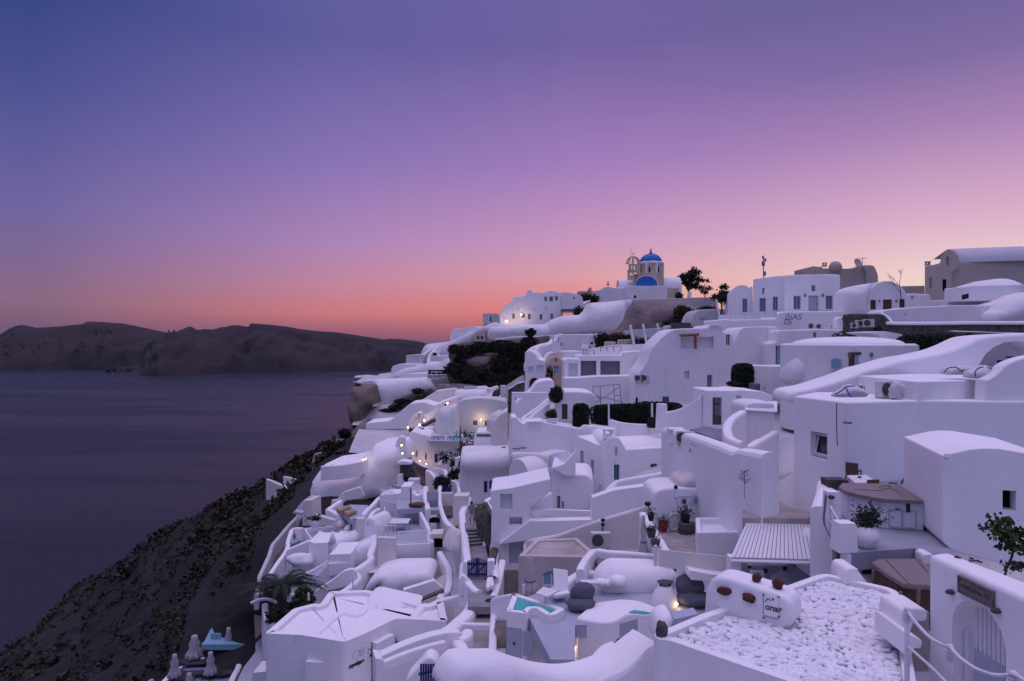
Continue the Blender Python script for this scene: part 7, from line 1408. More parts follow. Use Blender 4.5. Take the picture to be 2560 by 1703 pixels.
Fr('house','white stair tower with a tall pale panelled door','house','J',[(300,720),(335,500),(340,200),(330,100),(338,82),(500,60),(800,-10),(800,90),(650,210),(645,450),(600,490),(548,580),(546,720)],43.5,4,0,CLEAN,[('door',476,415,588,655,{'m':PALE,'rec':.15}),('niche',478,290,578,352,{'rec':.6}),('niche',408,108,502,235,{'rec':.5})],rp=.1)
W('patio_wall','thin white patio wall in front of the arched dark door','wall','J',[(640,235,44),(700,232,44),(830,228,44.5),(950,235,45),(1110,240,45)],.25,3,CLEAN,flat=True)
W('patio_wall','slanting white wall of the stair up to the arched dark door','wall','J',[(640,225,45),(720,150,46.5),(800,90,48)],.3,3,CLEAN)
pole('thin white pole on the patio corner','J',(640,290),(642,178),43,.06)
Flo('patio_floor','E',[(180,1480),(300,1385),(740,1385),(740,1480)],PY('E',450,1430,47).z-.2,FLOOR,.3,'pale patio floor before the arched dark door')
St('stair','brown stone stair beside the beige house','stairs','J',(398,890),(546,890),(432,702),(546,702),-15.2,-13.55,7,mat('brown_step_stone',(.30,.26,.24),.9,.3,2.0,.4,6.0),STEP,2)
W('stair_wall','white wall left of the brown stone stair','wall','J',[(425,620,41),(405,720,40),(380,820,38.5),(355,900,37)],.4,3,CLEAN,n=3)
Flo('path','S',[(1380,0),(2080,-60),(2020,320),(2010,1020),(1480,1010),(1330,420)],-14.6,PAVE,.4,'dark paved path in the lower middle')
Flo('path','R',[(560,1345),(960,1345),(1010,1800),(560,1800)],-13.95,mat('lane_paving',(.30,.29,.31),.85,.3,1.2,.4,6.0),.4,'paved lane in front of the navy picket gate')
Flo('path','R',[(560,858),(840,832),(885,1080),(960,1345),(560,1345)],-13.85,MATS['lane_paving'],.4,'paved lane behind the navy picket gate')
Flo('path','R',[(500,420),(560,215),(830,195),(840,480),(805,572),(525,584)],-13.1,MATS['lane_paving'],.4,'upper landing of the lane where a person stands')
W('kerb','low white kerb across the dark paved path','kerb','S',[(1440,255,33.5),(1700,262,33.3),(2020,262,33)],.25,.3,CLEAN,n=2)
St('stair','white steps climbing along the left of the plunge pool block','stairs','S',(2005,690),(2270,690),(2080,215),(2270,215),-14.2,-12.4,6,PAVE,CLEAN,1.5)
W('stair_wall','white wall rising left of the white pool steps','wall','S',[(2008,1060,28),(2020,620,29.5),(2040,300,31.5),(2060,0,34),(2090,-140,35)],.35,4,CLEAN,n=3)
W('stair_wall','curved white wall around the top of the white pool steps','wall','J',[(350,920,33.5),(390,905,33.2),(440,895,32.6),(510,885,31.5)],.35,2.5,CLEAN)
Flo('landing','S',[(2010,700),(2250,700),(2250,1100),(2010,1100)],-13.4,FLOOR,.4,'pale landing below the white pool steps')
bm = bmesh.new();blob(bm,PZ('S',1960,85,-14.6)+Vector((0,0,.35)),(.38,.35,.42),.1,2,3);tag(mk('black_pot',bm,BLACK,smooth=True),'round black pot beside the white stair wall','pot')
W('serpentine_wall','thick white wall snaking down to the lower middle path','wall','S',[(1690,-160,37.5),(1640,-30,36.5),(1540,100,35),(1420,210,33.8),(1330,290,33),(1180,390,32.3),(1030,470,31.8)],.75,3.5,CLEAN)
W('serpentine_wall','knobbly white wall end curling up beside the dark path','wall','S',[(1580,365,31.5),(1570,420,31),(1500,480,30.5),(1400,520,30),(1440,570,29),(1490,650,28),(1500,800,27.2),(1480,960,26.5),(1440,1080,26)],.55,3.5,CLEAN)
bush('weed','small green weed at the foot of the knobbly wall',PZ('S',1545,600,-14.6)+Vector((0,-.2,.1)),(.22,.2,.3),90,.08,LEAFG,cat='weed',seed=3,core=False)
Fr('yard_wall','long pale yard wall with a ledge behind the navy slatted gate','wall','S',[(-10,1350),(-10,880),(100,830),(400,690),(700,570),(1000,475),(1250,425),(1480,425),(1510,470),(1400,540),(1420,1350)],29,.5,26,CLEAN,rp=.1,ref=(1000,600))
W('yard_ledge','sloping white ledge along the long pale yard wall','ledge','S',[(100,920,26),(500,760,27),(900,630,28),(1180,560,28.7)],.25,.35,CLEAN,n=2)
Fr('yard_pier','white end pier of the long pale yard wall','wall','S',[(-10,1400),(-8,885),(20,870),(100,885),(140,925),(170,1400)],25.5,.8,20,CLEAN,rp=.05,bev=.05)
Fr('gate_pier','white rounded gate pier behind the navy slatted gate','wall','S',[(480,1500),(520,1230),(740,1010),(800,930),(860,870),(930,855),(1010,890),(1080,980),(1080,1500)],25.6,.8,0,CLEAN,rp=.2,bev=.1)
def slat_gate(label,c,x0,x1,ytop,ybot,Y0,Y1,n,brace=True):
    a,b = PY(c,x0,ybot,Y0),PY(c,x1,ybot,Y1);ta,tb = PY(c,x0,ytop,Y0),PY(c,x1,ytop,Y1);d = (b-a);o = empty('gate',label,'gate',a.lerp(b,.5));ang = math.atan2(d.y,d.x);L_ = d.length
    bm = bmesh.new()
    for k in range(n): t = (k+.5)/n;p = a.lerp(b,t);q_ = ta.lerp(tb,t);bbox(bm,((p.x+q_.x)/2,(p.y+q_.y)/2,(p.z+q_.z)/2),(L_/n*.62,.03,q_.z-p.z),ang)
    mk('slats',bm,DBLUE,o)
    bm = bmesh.new();s_ = Vector((-math.sin(ang),math.cos(ang),0))*-.04
    tube(bm,[a.lerp(ta,.62)+s_,b.lerp(tb,.78)+s_],.05,4);tube(bm,[a.lerp(ta,.2)+s_,b.lerp(tb,.2)+s_],.05,4);mk('rail',bm,DBLUE,o);return o
slat_gate('left leaf of the navy slatted gate at the bottom edge','S',762,1062,970,1420,24.6,24.2,7);slat_gate('right leaf of the navy slatted gate half hidden by the wall','S',1222,1392,985,1420,24.3,23.2,6)
W('front_wall','broad white wall crest across the bottom of the picture','wall','J',[(-60,1600,21.5),(60,1500,22),(110,1440,22.2),(240,1442,21.8),(350,1455,21.4),(420,1440,21),(480,1425,20.6),(540,1470,20.2),(620,1490,19.8),(800,1545,18.8),(1000,1565,17.8),(1180,1535,17),(1400,1450,16.2),(1520,1370,15.8),(1600,1290,15.5)],.7,5,CLEAN)
Pil('front_wall_face','smooth white wall mass under the broad crest','wall','J',[(-40,1720),(110,1450),(300,1455),(480,1445),(620,1500),(800,1552),(1000,1575),(1180,1545),(1400,1460),(1600,1300),(1650,1260),(1680,1720)],16.6,.08,28,CLEAN,1,.4,.04,.6,1,ref=(1180,1545))
W('shelf_wall','curved white shelf wall with a red stone beside the second pool','wall','J',[(1120,1480,19),(1150,1400,19.2),(1210,1320,19.6),(1270,1272,20),(1320,1262,20.2)],.45,3,CLEAN)
B('shelf_top','flat white shelf top beside the curved shelf wall','ledge','J',[(1290,1262),(1360,1262),(1455,1305),(1405,1345),(1260,1290)],PY('J',1350,1290,20.2).z,1.2,CLEAN,bev=.05)
bm = bmesh.new();blob(bm,PY('J',1354,1275,20.1),(.20,.15,.15),.35,2,3,seed=9);tag(mk('lava_stone',bm,REDST,smooth=True),'dark red lava stone on the curved shelf wall','stone')
for (x0,y0,x1,y1,lb) in ((1200,1400,1345,1500,'pale grey low door leaf in front of the shelf'),(1410,1345,1520,1430,'pale grey panel at the right of the shelf')):
    a,b = PY('J',x0,y1,18.4),PY('J',x1,y0,18.4);bm = bmesh.new();bbox(bm,(a+b)/2,(b.x-a.x,.06,b.z-a.z),.15);o = mk('panel',bm,PALE);tag(o,lb,'panel');bevel(o,.015,2)
Fr('grey_sill','grey stone slab jutting out left of the pebble roof corner','ledge','K',[(250,1130),(270,1085),(450,1045),(460,1060),(330,1120)],20,.5,0,PALE,rp=.02,bev=.02)
Pil('painted_stone','rounded white corner stone left of the pebble roof','wall','K',[(90,1240),(110,1100),(140,1060),(200,1030),(240,1040),(260,1090),(230,1170)],19.5,.35,0,CLEAN,.6,.15,.03,2,.4)
def skin_mesh(name,verts,edges,radii,m,parent=None):
    me = bpy.data.meshes.new(name);me.from_pydata(verts,edges,[]);o = bpy.data.objects.new(name,me);COL.objects.link(o);me.materials.append(m)
    o.modifiers.new('s','SKIN');sv = me.skin_vertices[0].data
    for i,r in enumerate(radii): sv[i].radius = (r,r) if not isinstance(r,tuple) else r
    sv[0].use_root = True;sd = o.modifiers.new('d','SUBSURF');sd.levels = sd.render_levels = 1
    WLOC[o.name] = Vector((0,0,0))
    return o
pp = PZ('R',622,522,-13.1);px_,py_,pz_ = pp;k_ = 1.68/1.75
V = [(0,0,.95),(0,0,1.15),(0,0.02,1.38),(0,.01,1.50),(0,-.02,1.58),(0,-.03,1.70),(-.19,.02,1.40),(-.25,.0,1.12),(-.16,-.20,1.00),(-.06,-.26,1.02),(.19,.02,1.40),(.25,.0,1.12),(.16,-.20,1.00),(.06,-.26,1.04),(-.10,0,.88),(-.11,-.02,.50),(-.10,.02,.09),(-.10,-.14,.04),(.10,0,.88),(.14,-.02,.50),(.18,.02,.09),(.20,-.13,.04)]
E = [(0,1),(1,2),(2,3),(3,4),(4,5),(2,6),(6,7),(7,8),(8,9),(2,10),(10,11),(11,12),(12,13),(0,14),(14,15),(15,16),(16,17),(0,18),(18,19),(19,20),(20,21)]
RR = [.13,(.14,.10),(.16,.10),.055,.085,.075,.06,.045,.038,.035,.06,.045,.038,.035,.085,.058,.042,.036,.085,.058,.042,.036]
pe = skin_mesh('person',[(x*k_,y*k_,z*k_) for x,y,z in V],E,[tuple(q*k_ for q in r) if isinstance(r,tuple) else r*k_ for r in RR],SKIN);pe.location = pp;WLOC[pe.name] = pp
tag(pe,'person in a grey blue shirt and white shorts looking down on the lane landing','person')
def cloth(name,V,E,RR,m):
    o = skin_mesh(name,[(x*k_,y*k_,z*k_) for x,y,z in V],E,[tuple(q*k_ for q in r) if isinstance(r,tuple) else r*k_ for r in RR],m);o.parent = pe;return o
cloth('shirt',[(0,0,.98),(0,0,1.15),(0,.02,1.38),(-.19,.02,1.40),(-.24,.01,1.20),(.19,.02,1.40),(.24,.01,1.20)],[(0,1),(1,2),(2,3),(3,4),(2,5),(5,6)],[(.155,.125),(.155,.12),(.18,.12),.085,.07,.085,.07],SHIRT)
cloth('shorts',[(0,0,.97),(-.10,0,.84),(-.115,-.02,.56),(.10,0,.84),(.14,-.02,.56)],[(0,1),(1,2),(0,3),(3,4)],[.14,.115,.095,.115,.095],SHORT)
bm = bmesh.new();blob(bm,pp+Vector((0,.0,1.66*k_)),(.095,.11,.10),.1,2,2);mk('hair',bm,HAIR,pe)
for sx in (-1,1):
    bm = bmesh.new()
    for f in range(5): tube(bm,[pp+Vector((sx*.06*k_+(f-2)*.014,-.265*k_,1.03*k_)),pp+Vector((sx*.045*k_+(f-2)*.013,-.33*k_,1.02*k_-.004*f)),pp+Vector((sx*.03*k_+(f-2)*.011,-.35*k_,.98*k_))],[.011,.009,.007],5)
    mk('fingers',bm,SKIN,pe)
W('lane_wall','tall white wall on the left of the lane with the person','wall','R',[(565,70,54),(530,180,52.5),(478,290,51),(482,400,50),(495,520,48.6),(515,680,46.5),(540,900,43.5),(562,1085,40.8)],.5,5,CLEAN,n=3)
W('stone_wall','rough dark stone wall on the right of the lane with the person','wall','R',[(835,150,52),(905,290,50),(945,420,48.8),(960,600,46.8),(985,760,45),(965,900,43),(930,1080,40.6)],.55,3.5,STONE,n=3)
W('lane_wall','white wall capping the dark stone wall of the lane','wall','R',[(930,80,53),(850,140,52.2),(940,280,50.2),(975,430,48.8),(985,600,47),(1020,760,45.2),(1075,830,44.6)],.4,5,CLEAN,n=3)
Pil('stone_face','sloping face of brown stones beside the lane steps','wall','R',[(770,480),(800,350),(835,250),(880,270),(930,380),(965,560),(975,700),(1005,790),(960,880),(940,1080),(880,1080),(840,880),(825,700),(805,540)],46,.4,28,STONE,1.2,.22,.12,2,.5,ref=(860,700))
W('kerb','white painted kerb between the lane steps and the brown stones','kerb','R',[(760,490,49),(800,540,48.4),(815,620,47.4),(825,720,46.4),(820,830,45.9)],.2,.5,CLEAN,n=3)
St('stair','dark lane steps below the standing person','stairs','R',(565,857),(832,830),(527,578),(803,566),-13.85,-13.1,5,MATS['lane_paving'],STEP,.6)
bush('climber','dark green climbing plant over the lane beside the person',PY('R',795,310,50),(.55,.5,1.3),900,.13,LEAF,cat='climber',seed=101)
bush('potted_plant','dark loose plant at the elbow of the person in the lane',PY('R',700,305,51.5),(.65,.4,.75),220,.14,LEAF,seed=102,core=False)
gt = empty('picket_gate','navy blue arched picket gate across the middle lane','gate',PY('R',710,1335,40));a,b = PY('R',553,1335,40),PY('R',865,1315,40);top = PY('R',553,1090,40).z;mid = PY('R',700,1035,40).z
bm = bmesh.new();n = 12
for k in range(n):
    t = (k+.5)/n;z1 = top+(mid-top)*math.sin(t*math.pi);x = a.x+(b.x-a.x)*t;w0 = (b.x-a.x)/n*(.62 if k not in (5,6) else .95);bbox(bm,(x,a.y,(a.z+z1)/2),(w0,.03,z1-a.z))
mk('pickets',bm,DBLUE,gt);bm = bmesh.new()
for t in (.16,.82): bbox(bm,((a.x+b.x)/2,a.y+.04,a.z+(top-a.z)*t),(b.x-a.x,.04,.10))
tube(bm,[(a.x,a.y+.05,a.z+.25),(a.x+(b.x-a.x)*.5,a.y+.05,top-.1)],.04,4);tube(bm,[(b.x,a.y+.05,top-.1),(a.x+(b.x-a.x)*.5,a.y+.05,a.z+.25)],.04,4);mk('braces',bm,DBLUE,gt)
Fr('gate_pier','white gate pier left of the navy picket gate','pier','R',[(488,1420),(486,1115),(500,1100),(550,1105),(555,1420)],39.8,.5,0,CLEAN,rp=.03,bev=.04)
Fr('gate_pier','white gate pier right of the navy picket gate','pier','R',[(866,1345),(868,1085),(940,1075),(985,1090),(975,1345)],39.8,.5,0,CLEAN,rp=.03,bev=.04)
for k,(p,q) in enumerate((((895,1365),(875,1525)),((930,1365),(942,1495)))):
    bm = bmesh.new();tube(bm,[PY('R',*p,38.6),PY('R',*q,37.6)],.13,12);e = PY('R',*q,37.6);d = (e-PY('R',*p,38.6)).normalized();tube(bm,[e,e+d*.04],.115,12);tag(mk('drain_pipe',bm,CLEAN),('left','right')[k]+' of two white drain pipes leaning below the gate pier','pipe','leaning drain pipes')
bm = bmesh.new();blob(bm,PY('R',915,1350,38.7),(.35,.2,.15),.3,2,2);tag(mk('pipe_ledge',bm,DKST),'dark ledge from which two drain pipes lean','ledge')
bm = bmesh.new();bbox(bm,PY('R',1035,855,44),(.75,.5,.55));tag(mk('vent_box',bm,DKST),'dark square vent box on the wall by the white stair tower','vent')
W('lane_wall','narrow white wall of the passage right of the picket gate','wall','R',[(1020,900,44),(985,1000,42),(990,1150,40.5),(1000,1330,38.8)],.35,3.5,CLEAN,n=3)
St('stair','blue grey stair on the left lane below the stone hut','stairs','I',(1588,605),(1675,605),(1572,475),(1680,475),-14.0,-12.7,7,FLOOR,STEP)
Flo('path','I',[(1578,645),(1678,645),(1680,605),(1582,605)],-14.0,FLOOR,.4,'landing below the blue grey stair')
W('lane_wall','wavy white wall left of the blue grey stair','wall','I',[(1430,455,63),(1480,468,62),(1530,450,61),(1562,425,60.5),(1558,500,59),(1575,590,57),(1585,635,56)],.45,4,CLEAN,n=4)
W('lane_wall','long curving white wall between the two upper lanes','wall','I',[(1698,415,61.5),(1685,500,60),(1690,580,58.5),(1715,670,57),(1750,740,56),(1785,778,55.2),(1815,780,55)],.45,5,CLEAN,n=4)
W('lane_wall','narrow upright white wall right of the navy plank gate','wall','I',[(1808,370,63),(1850,385,62.5),(1868,440,62),(1870,480,61)],.35,4,CLEAN,n=3)
Fr('passage_wall','pinkish wall below the navy plank gate','wall','I',[(1700,615),(1703,492),(1808,492),(1808,615)],60,.6,0,WARM,rp=0,bev=.02)
St('stair','short dark stair below the pinkish wall','stairs','I',(1745,690),(1812,685),(1705,608),(1808,606),PZ('I',1745,690,-15.4).z,-14.3,5,MATS['brown_step_stone'],STEP)
Flo('path','I',[(1745,692),(1812,688),(1815,775),(1790,772)],-15.4,FLOOR,.4,'pale bottom of the short dark stair')
Fr('beige_block','tall beige pillar block between the two upper lanes','wall','I',[(1815,1000),(1815,516),(1955,514),(1940,580),(1895,650),(1885,720),(1880,850),(1890,1000)],52,1.2,-4,WARM,rp=.05,bev=.04)
bm = bmesh.new();bbox(bm,PY('I',1858,800,51.5),(.55,.05,.18),.2);tag(mk('red_arrow',bm,mat('arrow_red',(.55,.05,.06),.7)),'small red arrow painted on the beige block','arrow')
Fr('house','beige front with two dark arched openings one above the other','house','I',[(1515,1120),(1518,665),(1675,655),(1690,760),(1780,860),(1790,1120)],54,3,0,WARM,[('dark',1576,745,1678,800,{'arch':.6,'rec':1.2}),('dark',1624,930,1706,1022,{'arch':.6,'rec':1.0})],rp=.05)
Fr('arch_ledge','pale slab ledge between the two dark arched openings','ledge','I',[(1605,905),(1605,868),(1715,864),(1712,905)],53.0,1.4,0,WARM,rp=.02,bev=.03)
Pil('painted_slope','smooth pale plaster slope below the red arrow','wall','I',[(1775,1040),(1800,950),(1830,890),(1880,820),(1905,900),(1930,1100),(1940,1300),(1900,1240),(1870,1060)],46.5,.5,25,WARM,1.5,.3,.05,.8,.8)
W('terrace_wall','right white wall of the table terrace above the dark arches','wall','I',[(1518,662,56.5),(1545,720,55.5),(1580,790,54.5),(1605,870,53.5),(1618,940,52.6)],.3,3,CLEAN,n=3)
Flo('path','I',[(1700,1025),(1860,1030),(1900,1240),(1890,1480),(1790,1480),(1790,1180),(1760,1090)],-16.6,FLOOR,.4,'sloping blue grey lane beside the table terrace')
W('lane_wall','white wall curving down the right of the table terrace','wall','I',[(1690,1025,51.5),(1730,1090,50),(1775,1175,48.5),(1780,1280,46.5),(1760,1370,45),(1710,1410,44.2),(1690,1455,43.5)],.45,4,CLEAN,n=4)
W('lane_wall','white wall from the gate pier down to the serpentine wall','wall','I',[(1905,1130,40.5),(1900,1240,39.8),(1950,1300,39),(2020,1370,38),(2060,1380,37.6)],.4,2.5,CLEAN,n=3)
Fr('flank_wall','white sloping flank wall left of the lower lane','wall','I',[(1860,1400),(1862,1285),(1890,1262),(1905,1250),(2040,1385),(1990,1400),(1870,1440)],39,.5,0,CLEAN,rp=.05)
tt = B('terrace_house','white terrace house with a square table on its blue grey roof deck','house','I',[(1118,905),(1282,905),(1296,968),(1610,952),(1516,700),(1180,716),(1172,782),(1128,785)],-15.3,7,CLEAN,bev=.08,rp=.05)
Flo('terrace_floor','I',[(1136,890),(1275,890),(1302,955),(1592,942),(1508,708),(1190,722),(1182,790),(1140,795)],-15.28,FLOOR,.05,'blue grey roof deck with a square table')
t_ = table_set('white square table in the middle of the roof deck',PZ('I',1325,830,-15.28),s=1.5)
for k,(x,y,rz) in enumerate(((1225,760,1.6),(1410,745,-1.6),(1330,700,0))): chair(('left','right','rear')[k]+' white chair at the table on the roof deck',PZ('I',x,y+25,-15.28),rz,WOODP,WOODP)
def railing(label,c,pts,z,h,n,m=CLEAN):
    o = empty('railing',label,'railing',PZ(c,*pts[0],z));P = [PZ(c,*p,z) for p in pts];bm = bmesh.new();up = Vector((0,0,h))
    for i in range(len(P)-1): tube(bm,[P[i]+up,P[i+1]+up],.045,5)
    mk('top_rail',bm,m,o);bm = bmesh.new();rr = random.Random(4)
    for i in range(len(P)-1):
        for k in range(n+1):
            q = P[i].lerp(P[i+1],k/n);tube(bm,[q,q+up],.025,4)
            if k < n:
                r = P[i].lerp(P[i+1],(k+1)/n);tube(bm,[q+up*.2,q.lerp(r,.5)+up*.85,r+up*.2],.02,4)
        tube(bm,[P[i]+up*.12,P[i+1]+up*.12],.025,4)
    mk('ironwork',bm,m,o);return o
railing('white railing along the left side of the roof deck','I',[(1185,722),(1176,788),(1132,792),(1124,900)],-15.28,.95,4);railing('white railing along the lower left step of the roof deck','I',[(1124,902),(1284,900)],-15.28,.95,5);railing('white railing along the front of the roof deck','I',[(1300,965),(1605,950)],-15.28,.95,8)
Flo('terrace_floor','I',[(1290,640),(1590,625),(1560,530),(1330,520),(1290,560)],-13.9,FLOOR,.4,'upper patio floor behind the roof deck')
W('patio_wall','white front wall of the upper patio','wall','I',[(1285,645,58.5),(1430,642,58),(1590,628,57.5)],.35,2.2,CLEAN,n=2,flat=True)
Fr('stair_house','white box wall left of the upper patio','wall','I',[(1135,900),(1138,510),(1240,500),(1335,490),(1335,430),(1425,425),(1430,600),(1290,650),(1290,900)],60,2,0,CLEAN,rp=.05)
Fr('block','stepped white block wall right of the upper patio','wall','I',[(1430,620),(1430,480),(1480,520),(1560,480),(1560,560),(1560,640)],60,1,0,CLEAN,rp=.05)
pole('closed slim brown parasol pole on the upper patio','I',(1424,640),(1424,440),58,.06,TAN)
bm = bmesh.new();blob(bm,PZ('I',1480,618,-13.9)+Vector((0,0,.2)),(.7,.4,.25),.3,2,2);tag(mk('dark_stools',bm,BROWN),'low dark stools on the upper patio','stool')
railing('white railing at the left end of the upper patio','I',[(1150,560),(1275,590)],-12.9,.9,4)
W('stair_wall','left curved white wall of the stair down to the bench terrace','wall','I',[(1330,492,62),(1240,505,61.5),(1150,515,61),(1080,580,59.5),(1010,650,58),(985,700,57),(990,735,56.5)],.4,3,CLEAN,n=4)
W('stair_wall','right curved white wall of the stair down to the bench terrace','wall','I',[(1135,625,58.5),(1090,650,58),(1055,690,57),(1045,715,56.5)],.35,3,CLEAN,n=4)
Fr('drum','white rounded drum wall in front of the curved stair','wall','I',[(985,1200),(990,760),(1005,725),(1050,715),(1080,735),(1110,800),(1120,850),(1120,1200)],54,2.5,-20,CLEAN,[('niche',1015,760,1040,800,{'rec':.1})],rp=.4)
Flo('terrace_floor','I',[(740,625),(870,595),(1030,600),(1000,740),(880,735)],-14.6,FLOOR,.4,'blue grey bench terrace floor')
W('terrace_wall','angular white wall round the bench terrace','wall','I',[(780,550,66),(720,590,64),(665,630,62),(740,665,60.5),(820,705,59),(885,738,57.8),(890,790,57)],.5,3.5,CLEAN,n=1)
for k,(pts) in enumerate((((740,632),(850,595),(880,610),(770,650)),((805,655),(890,628),(930,645),(840,680)))):
    q = [PZ('I',*p,-14.25) for p in pts];bm = bmesh.new();lo = [bm.verts.new(p-Vector((0,0,.35))) for p in q];hi = [bm.verts.new(p) for p in q];bm.faces.new(hi);bm.faces.new(lo[::-1])
    for i in range(4): bm.faces.new((lo[i],lo[(i+1)%4],hi[(i+1)%4],hi[i]))
    bmesh.ops.recalc_face_normals(bm,faces=bm.faces);o = mk('sun_bed',bm,CUSH);tag(o,('rear','front')[k]+' sand coloured sun bed on the bench terrace','sun bed');bevel(o,.08,2)
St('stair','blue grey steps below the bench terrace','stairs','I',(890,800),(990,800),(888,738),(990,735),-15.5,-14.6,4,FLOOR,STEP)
Flo('terrace_floor','I',[(870,870),(890,800),(990,800),(1000,870)],-15.5,FLOOR,.4,'landing below the blue grey steps')
bm = bmesh.new();bbox(bm,PZ('I',975,828,-15.5)+Vector((0,0,.3)),(.9,.5,.6));tag(mk('black_box',bm,BLACK),'black box on the landing below the blue grey steps','box')
Fr('cave_wall','beige stained cave wall panel at the foot of the huge white rock','wall','I',[(690,640),(690,555),(745,550),(800,480),(960,430),(975,470),(1000,520),(950,545),(830,560),(720,640)],66,.5,0,WARM,rp=.2)
Fr('garden_wall','pale greenish sloping wall in front of the angular terrace','wall','I',[(505,800),(520,690),(560,695),(650,722),(735,748),(700,775),(545,805)],59,.6,0,MATS['sage_white_plaster'],rp=.05)
Fr('pier','beige pier wall at the cliff edge below the huge white rock','wall','I',[(425,790),(435,560),(510,552),(515,790)],64,2,-10,WARM,rp=.05)
W('terrace_wall','thin sloping pale wall edge rising to the huge white rock','wall','I',[(385,625,67),(440,560,66),(520,505,65)],.3,1.5,CLEAN,n=2)
Fr('canopy','small white canopy board sticking out over the cliff slope','canopy','I',[(332,672),(350,657),(425,672),(425,698)],62,.8,0,PALE,rp=.02,bev=.02)
Pil('painted_boulder','round pale painted boulder beside the pool terrace','rock','I',[(735,805),(740,760),(770,732),(800,745),(830,780),(850,810),(780,820)],57.5,.5,0,WARM,.8,.25,.08,1,.5)
Pil('painted_boulder','white painted angular stone beside the blue terrace','rock','I',[(800,835),(815,805),(850,785),(875,800),(878,830),(830,850)],56.5,.4,0,CLEAN,.6,.2,.05,1,.4)
B('terrace_house','white house with a flat blue grey roof on the cliff side','house','I',[(438,812),(530,950),(655,945),(660,930),(870,870),(850,790),(560,800)],-16.5,6,CLEAN,par=(.16,.18),rm=FLOOR,bev=.05)
Pil('painted_slope','curving white roof edge on the right of the flat blue roof','wall','I',[(655,1080),(658,915),(690,895),(780,900),(850,870),(880,845),(915,838),(945,870),(940,960),(800,1060)],54.5,.6,-10,CLEAN,2,.3,.05,.8,.8)
bm = bmesh.new();bmesh.ops.create_cone(bm,segments=12,radius1=.3,radius2=.05,depth=.9,cap_ends=True,matrix=Matrix.Translation(PY('I',705,900,54)+Vector((0,0,.1))));tag(mk('roof_cone',bm,CLEAN,smooth=True),'little white cone on the rim of the flat blue roof','finial')
pot('white bowl with a dark plant at the corner of the flat blue roof',PY('I',540,802,58),.45,.6,CLEAN,.4,7)
chimney('short beige capped chimney right of the flat blue roof','I',965,925,54.5,.7,1.8,WARM,False)
W('terrace_wall','white wall of the small sunken pool terrace on the cliff side','wall','I',[(437,808,59.5),(345,810,60.5),(320,850,59.5),(300,910,58.5),(290,960,57.6)],.35,1.8,CLEAN,n=2)
Flo('terrace_floor','I',[(345,830),(430,825),(445,900),(330,960),(310,930)],-17.4,FLOOR,.3,'sunken pool terrace on the cliff side')
bm = bmesh.new();q = [PZ('I',*p,-17.2) for p in ((335,945),(345,925),(385,920),(380,935))];bm.faces.new([bm.verts.new(p) for p in q]);tag(mk('pool_surface',bm,POOL),'tiny pale turquoise pool corner on the cliff side','water')
for k,(x,y) in enumerate(((405,872),(405,895))):
    bm = bmesh.new();bbox(bm,PZ('I',x,y,-17.4)+Vector((0,0,.2)),(1.6,.5,.3),.3);o = mk('sun_bed',bm,CUSH);tag(o,('upper','lower')[k]+' sand coloured sun bed on the sunken pool terrace','sun bed');bevel(o,.06,2)
Fr('terrace_house','white arcade wall with an arch on the cliff side','wall','I',[(270,1200),(275,1025),(300,1010),(490,930),(495,960),(480,1130),(440,1200),(400,1100),(390,1060),(360,1060),(335,1110),(325,1200)],55,.5,8,CLEAN,rp=.1)
W('terrace_wall','long straight white wall edge along the cliff side yard','wall','I',[(300,960,57),(270,1030,55.5),(200,1120,54),(122,1240,52)],.35,1.2,CLEAN,n=2)
Flo('terrace_floor','I',[(200,1200),(330,1080),(480,1030),(540,1180),(380,1260),(220,1270)],-20.2,FLOOR,.4,'pale yard floor with benches on the cliff side')
for k,(x,y,s_) in enumerate(((330,1130,1.9),(330,1160,1.9),(205,1190,1.4))):
    bm = bmesh.new();bbox(bm,PZ('I',x,y,-20.2)+Vector((0,0,.3)),(s_,.6,.4),.2);o = mk('bench',bm,CUSH);tag(o,('rear sand coloured bench in the cliff side yard','front sand coloured bench in the cliff side yard','left sand coloured bench in the cliff side yard')[k],'bench');bevel(o,.05,2)
bm = bmesh.new();blob(bm,PY('I',415,1100,53),(1.1,.8,.5),.25,1.5,3);tag(mk('table_shape',bm,WHITE,smooth=True),'pale rounded table under the arcade arch','table')
Fr('house','tall white house corner with shuttered side right of the arcade','house','I',[(485,1250),(488,930),(530,950),(660,945),(665,1080),(660,1180),(640,1250)],53.5,3,0,CLEAN,rp=.05)
W('terrace_wall','stepped white wall descending in front of the shuttered house','wall','I',[(340,1240,51),(430,1230,50.5),(540,1180,50.5),(640,1120,50.5),(670,1095,50.5)],.35,3,CLEAN,n=2)
Fr('block','white flat topped block in the middle of the left terraces','block','I',[(505,1340),(512,1280),(560,1250),(665,1140),(665,1065),(680,1055),(872,1045),(878,1180),(870,1340)],50,3,0,CLEAN,rp=.05)
B('block_top','sloping white block top lit by the sky','roof','I',[(668,1138),(870,1126),(868,1050),(672,1066)],PY('I',770,1130,49.9).z,.9,CLEAN,bev=.04)
W('stair_wall','upper of two diagonal white stair walls in the left terraces','wall','I',[(1010,905,54),(930,950,53.4),(850,1000,52.8),(770,1055,52)],.35,2,CLEAN,n=2)
W('stair_wall','lower of two diagonal white stair walls in the left terraces','wall','I',[(1015,935,53.4),(940,980,52.8),(870,1030,52)],.35,2.2,CLEAN,n=2)
Pil('painted_slope','smooth white plaster hollow beside the diagonal stair walls','wall','I',[(870,1190),(872,1040),(940,985),(1020,945),(1060,960),(1060,1100),(960,1180)],51.8,.3,0,CLEAN,2,.3,.05,.8,.8)
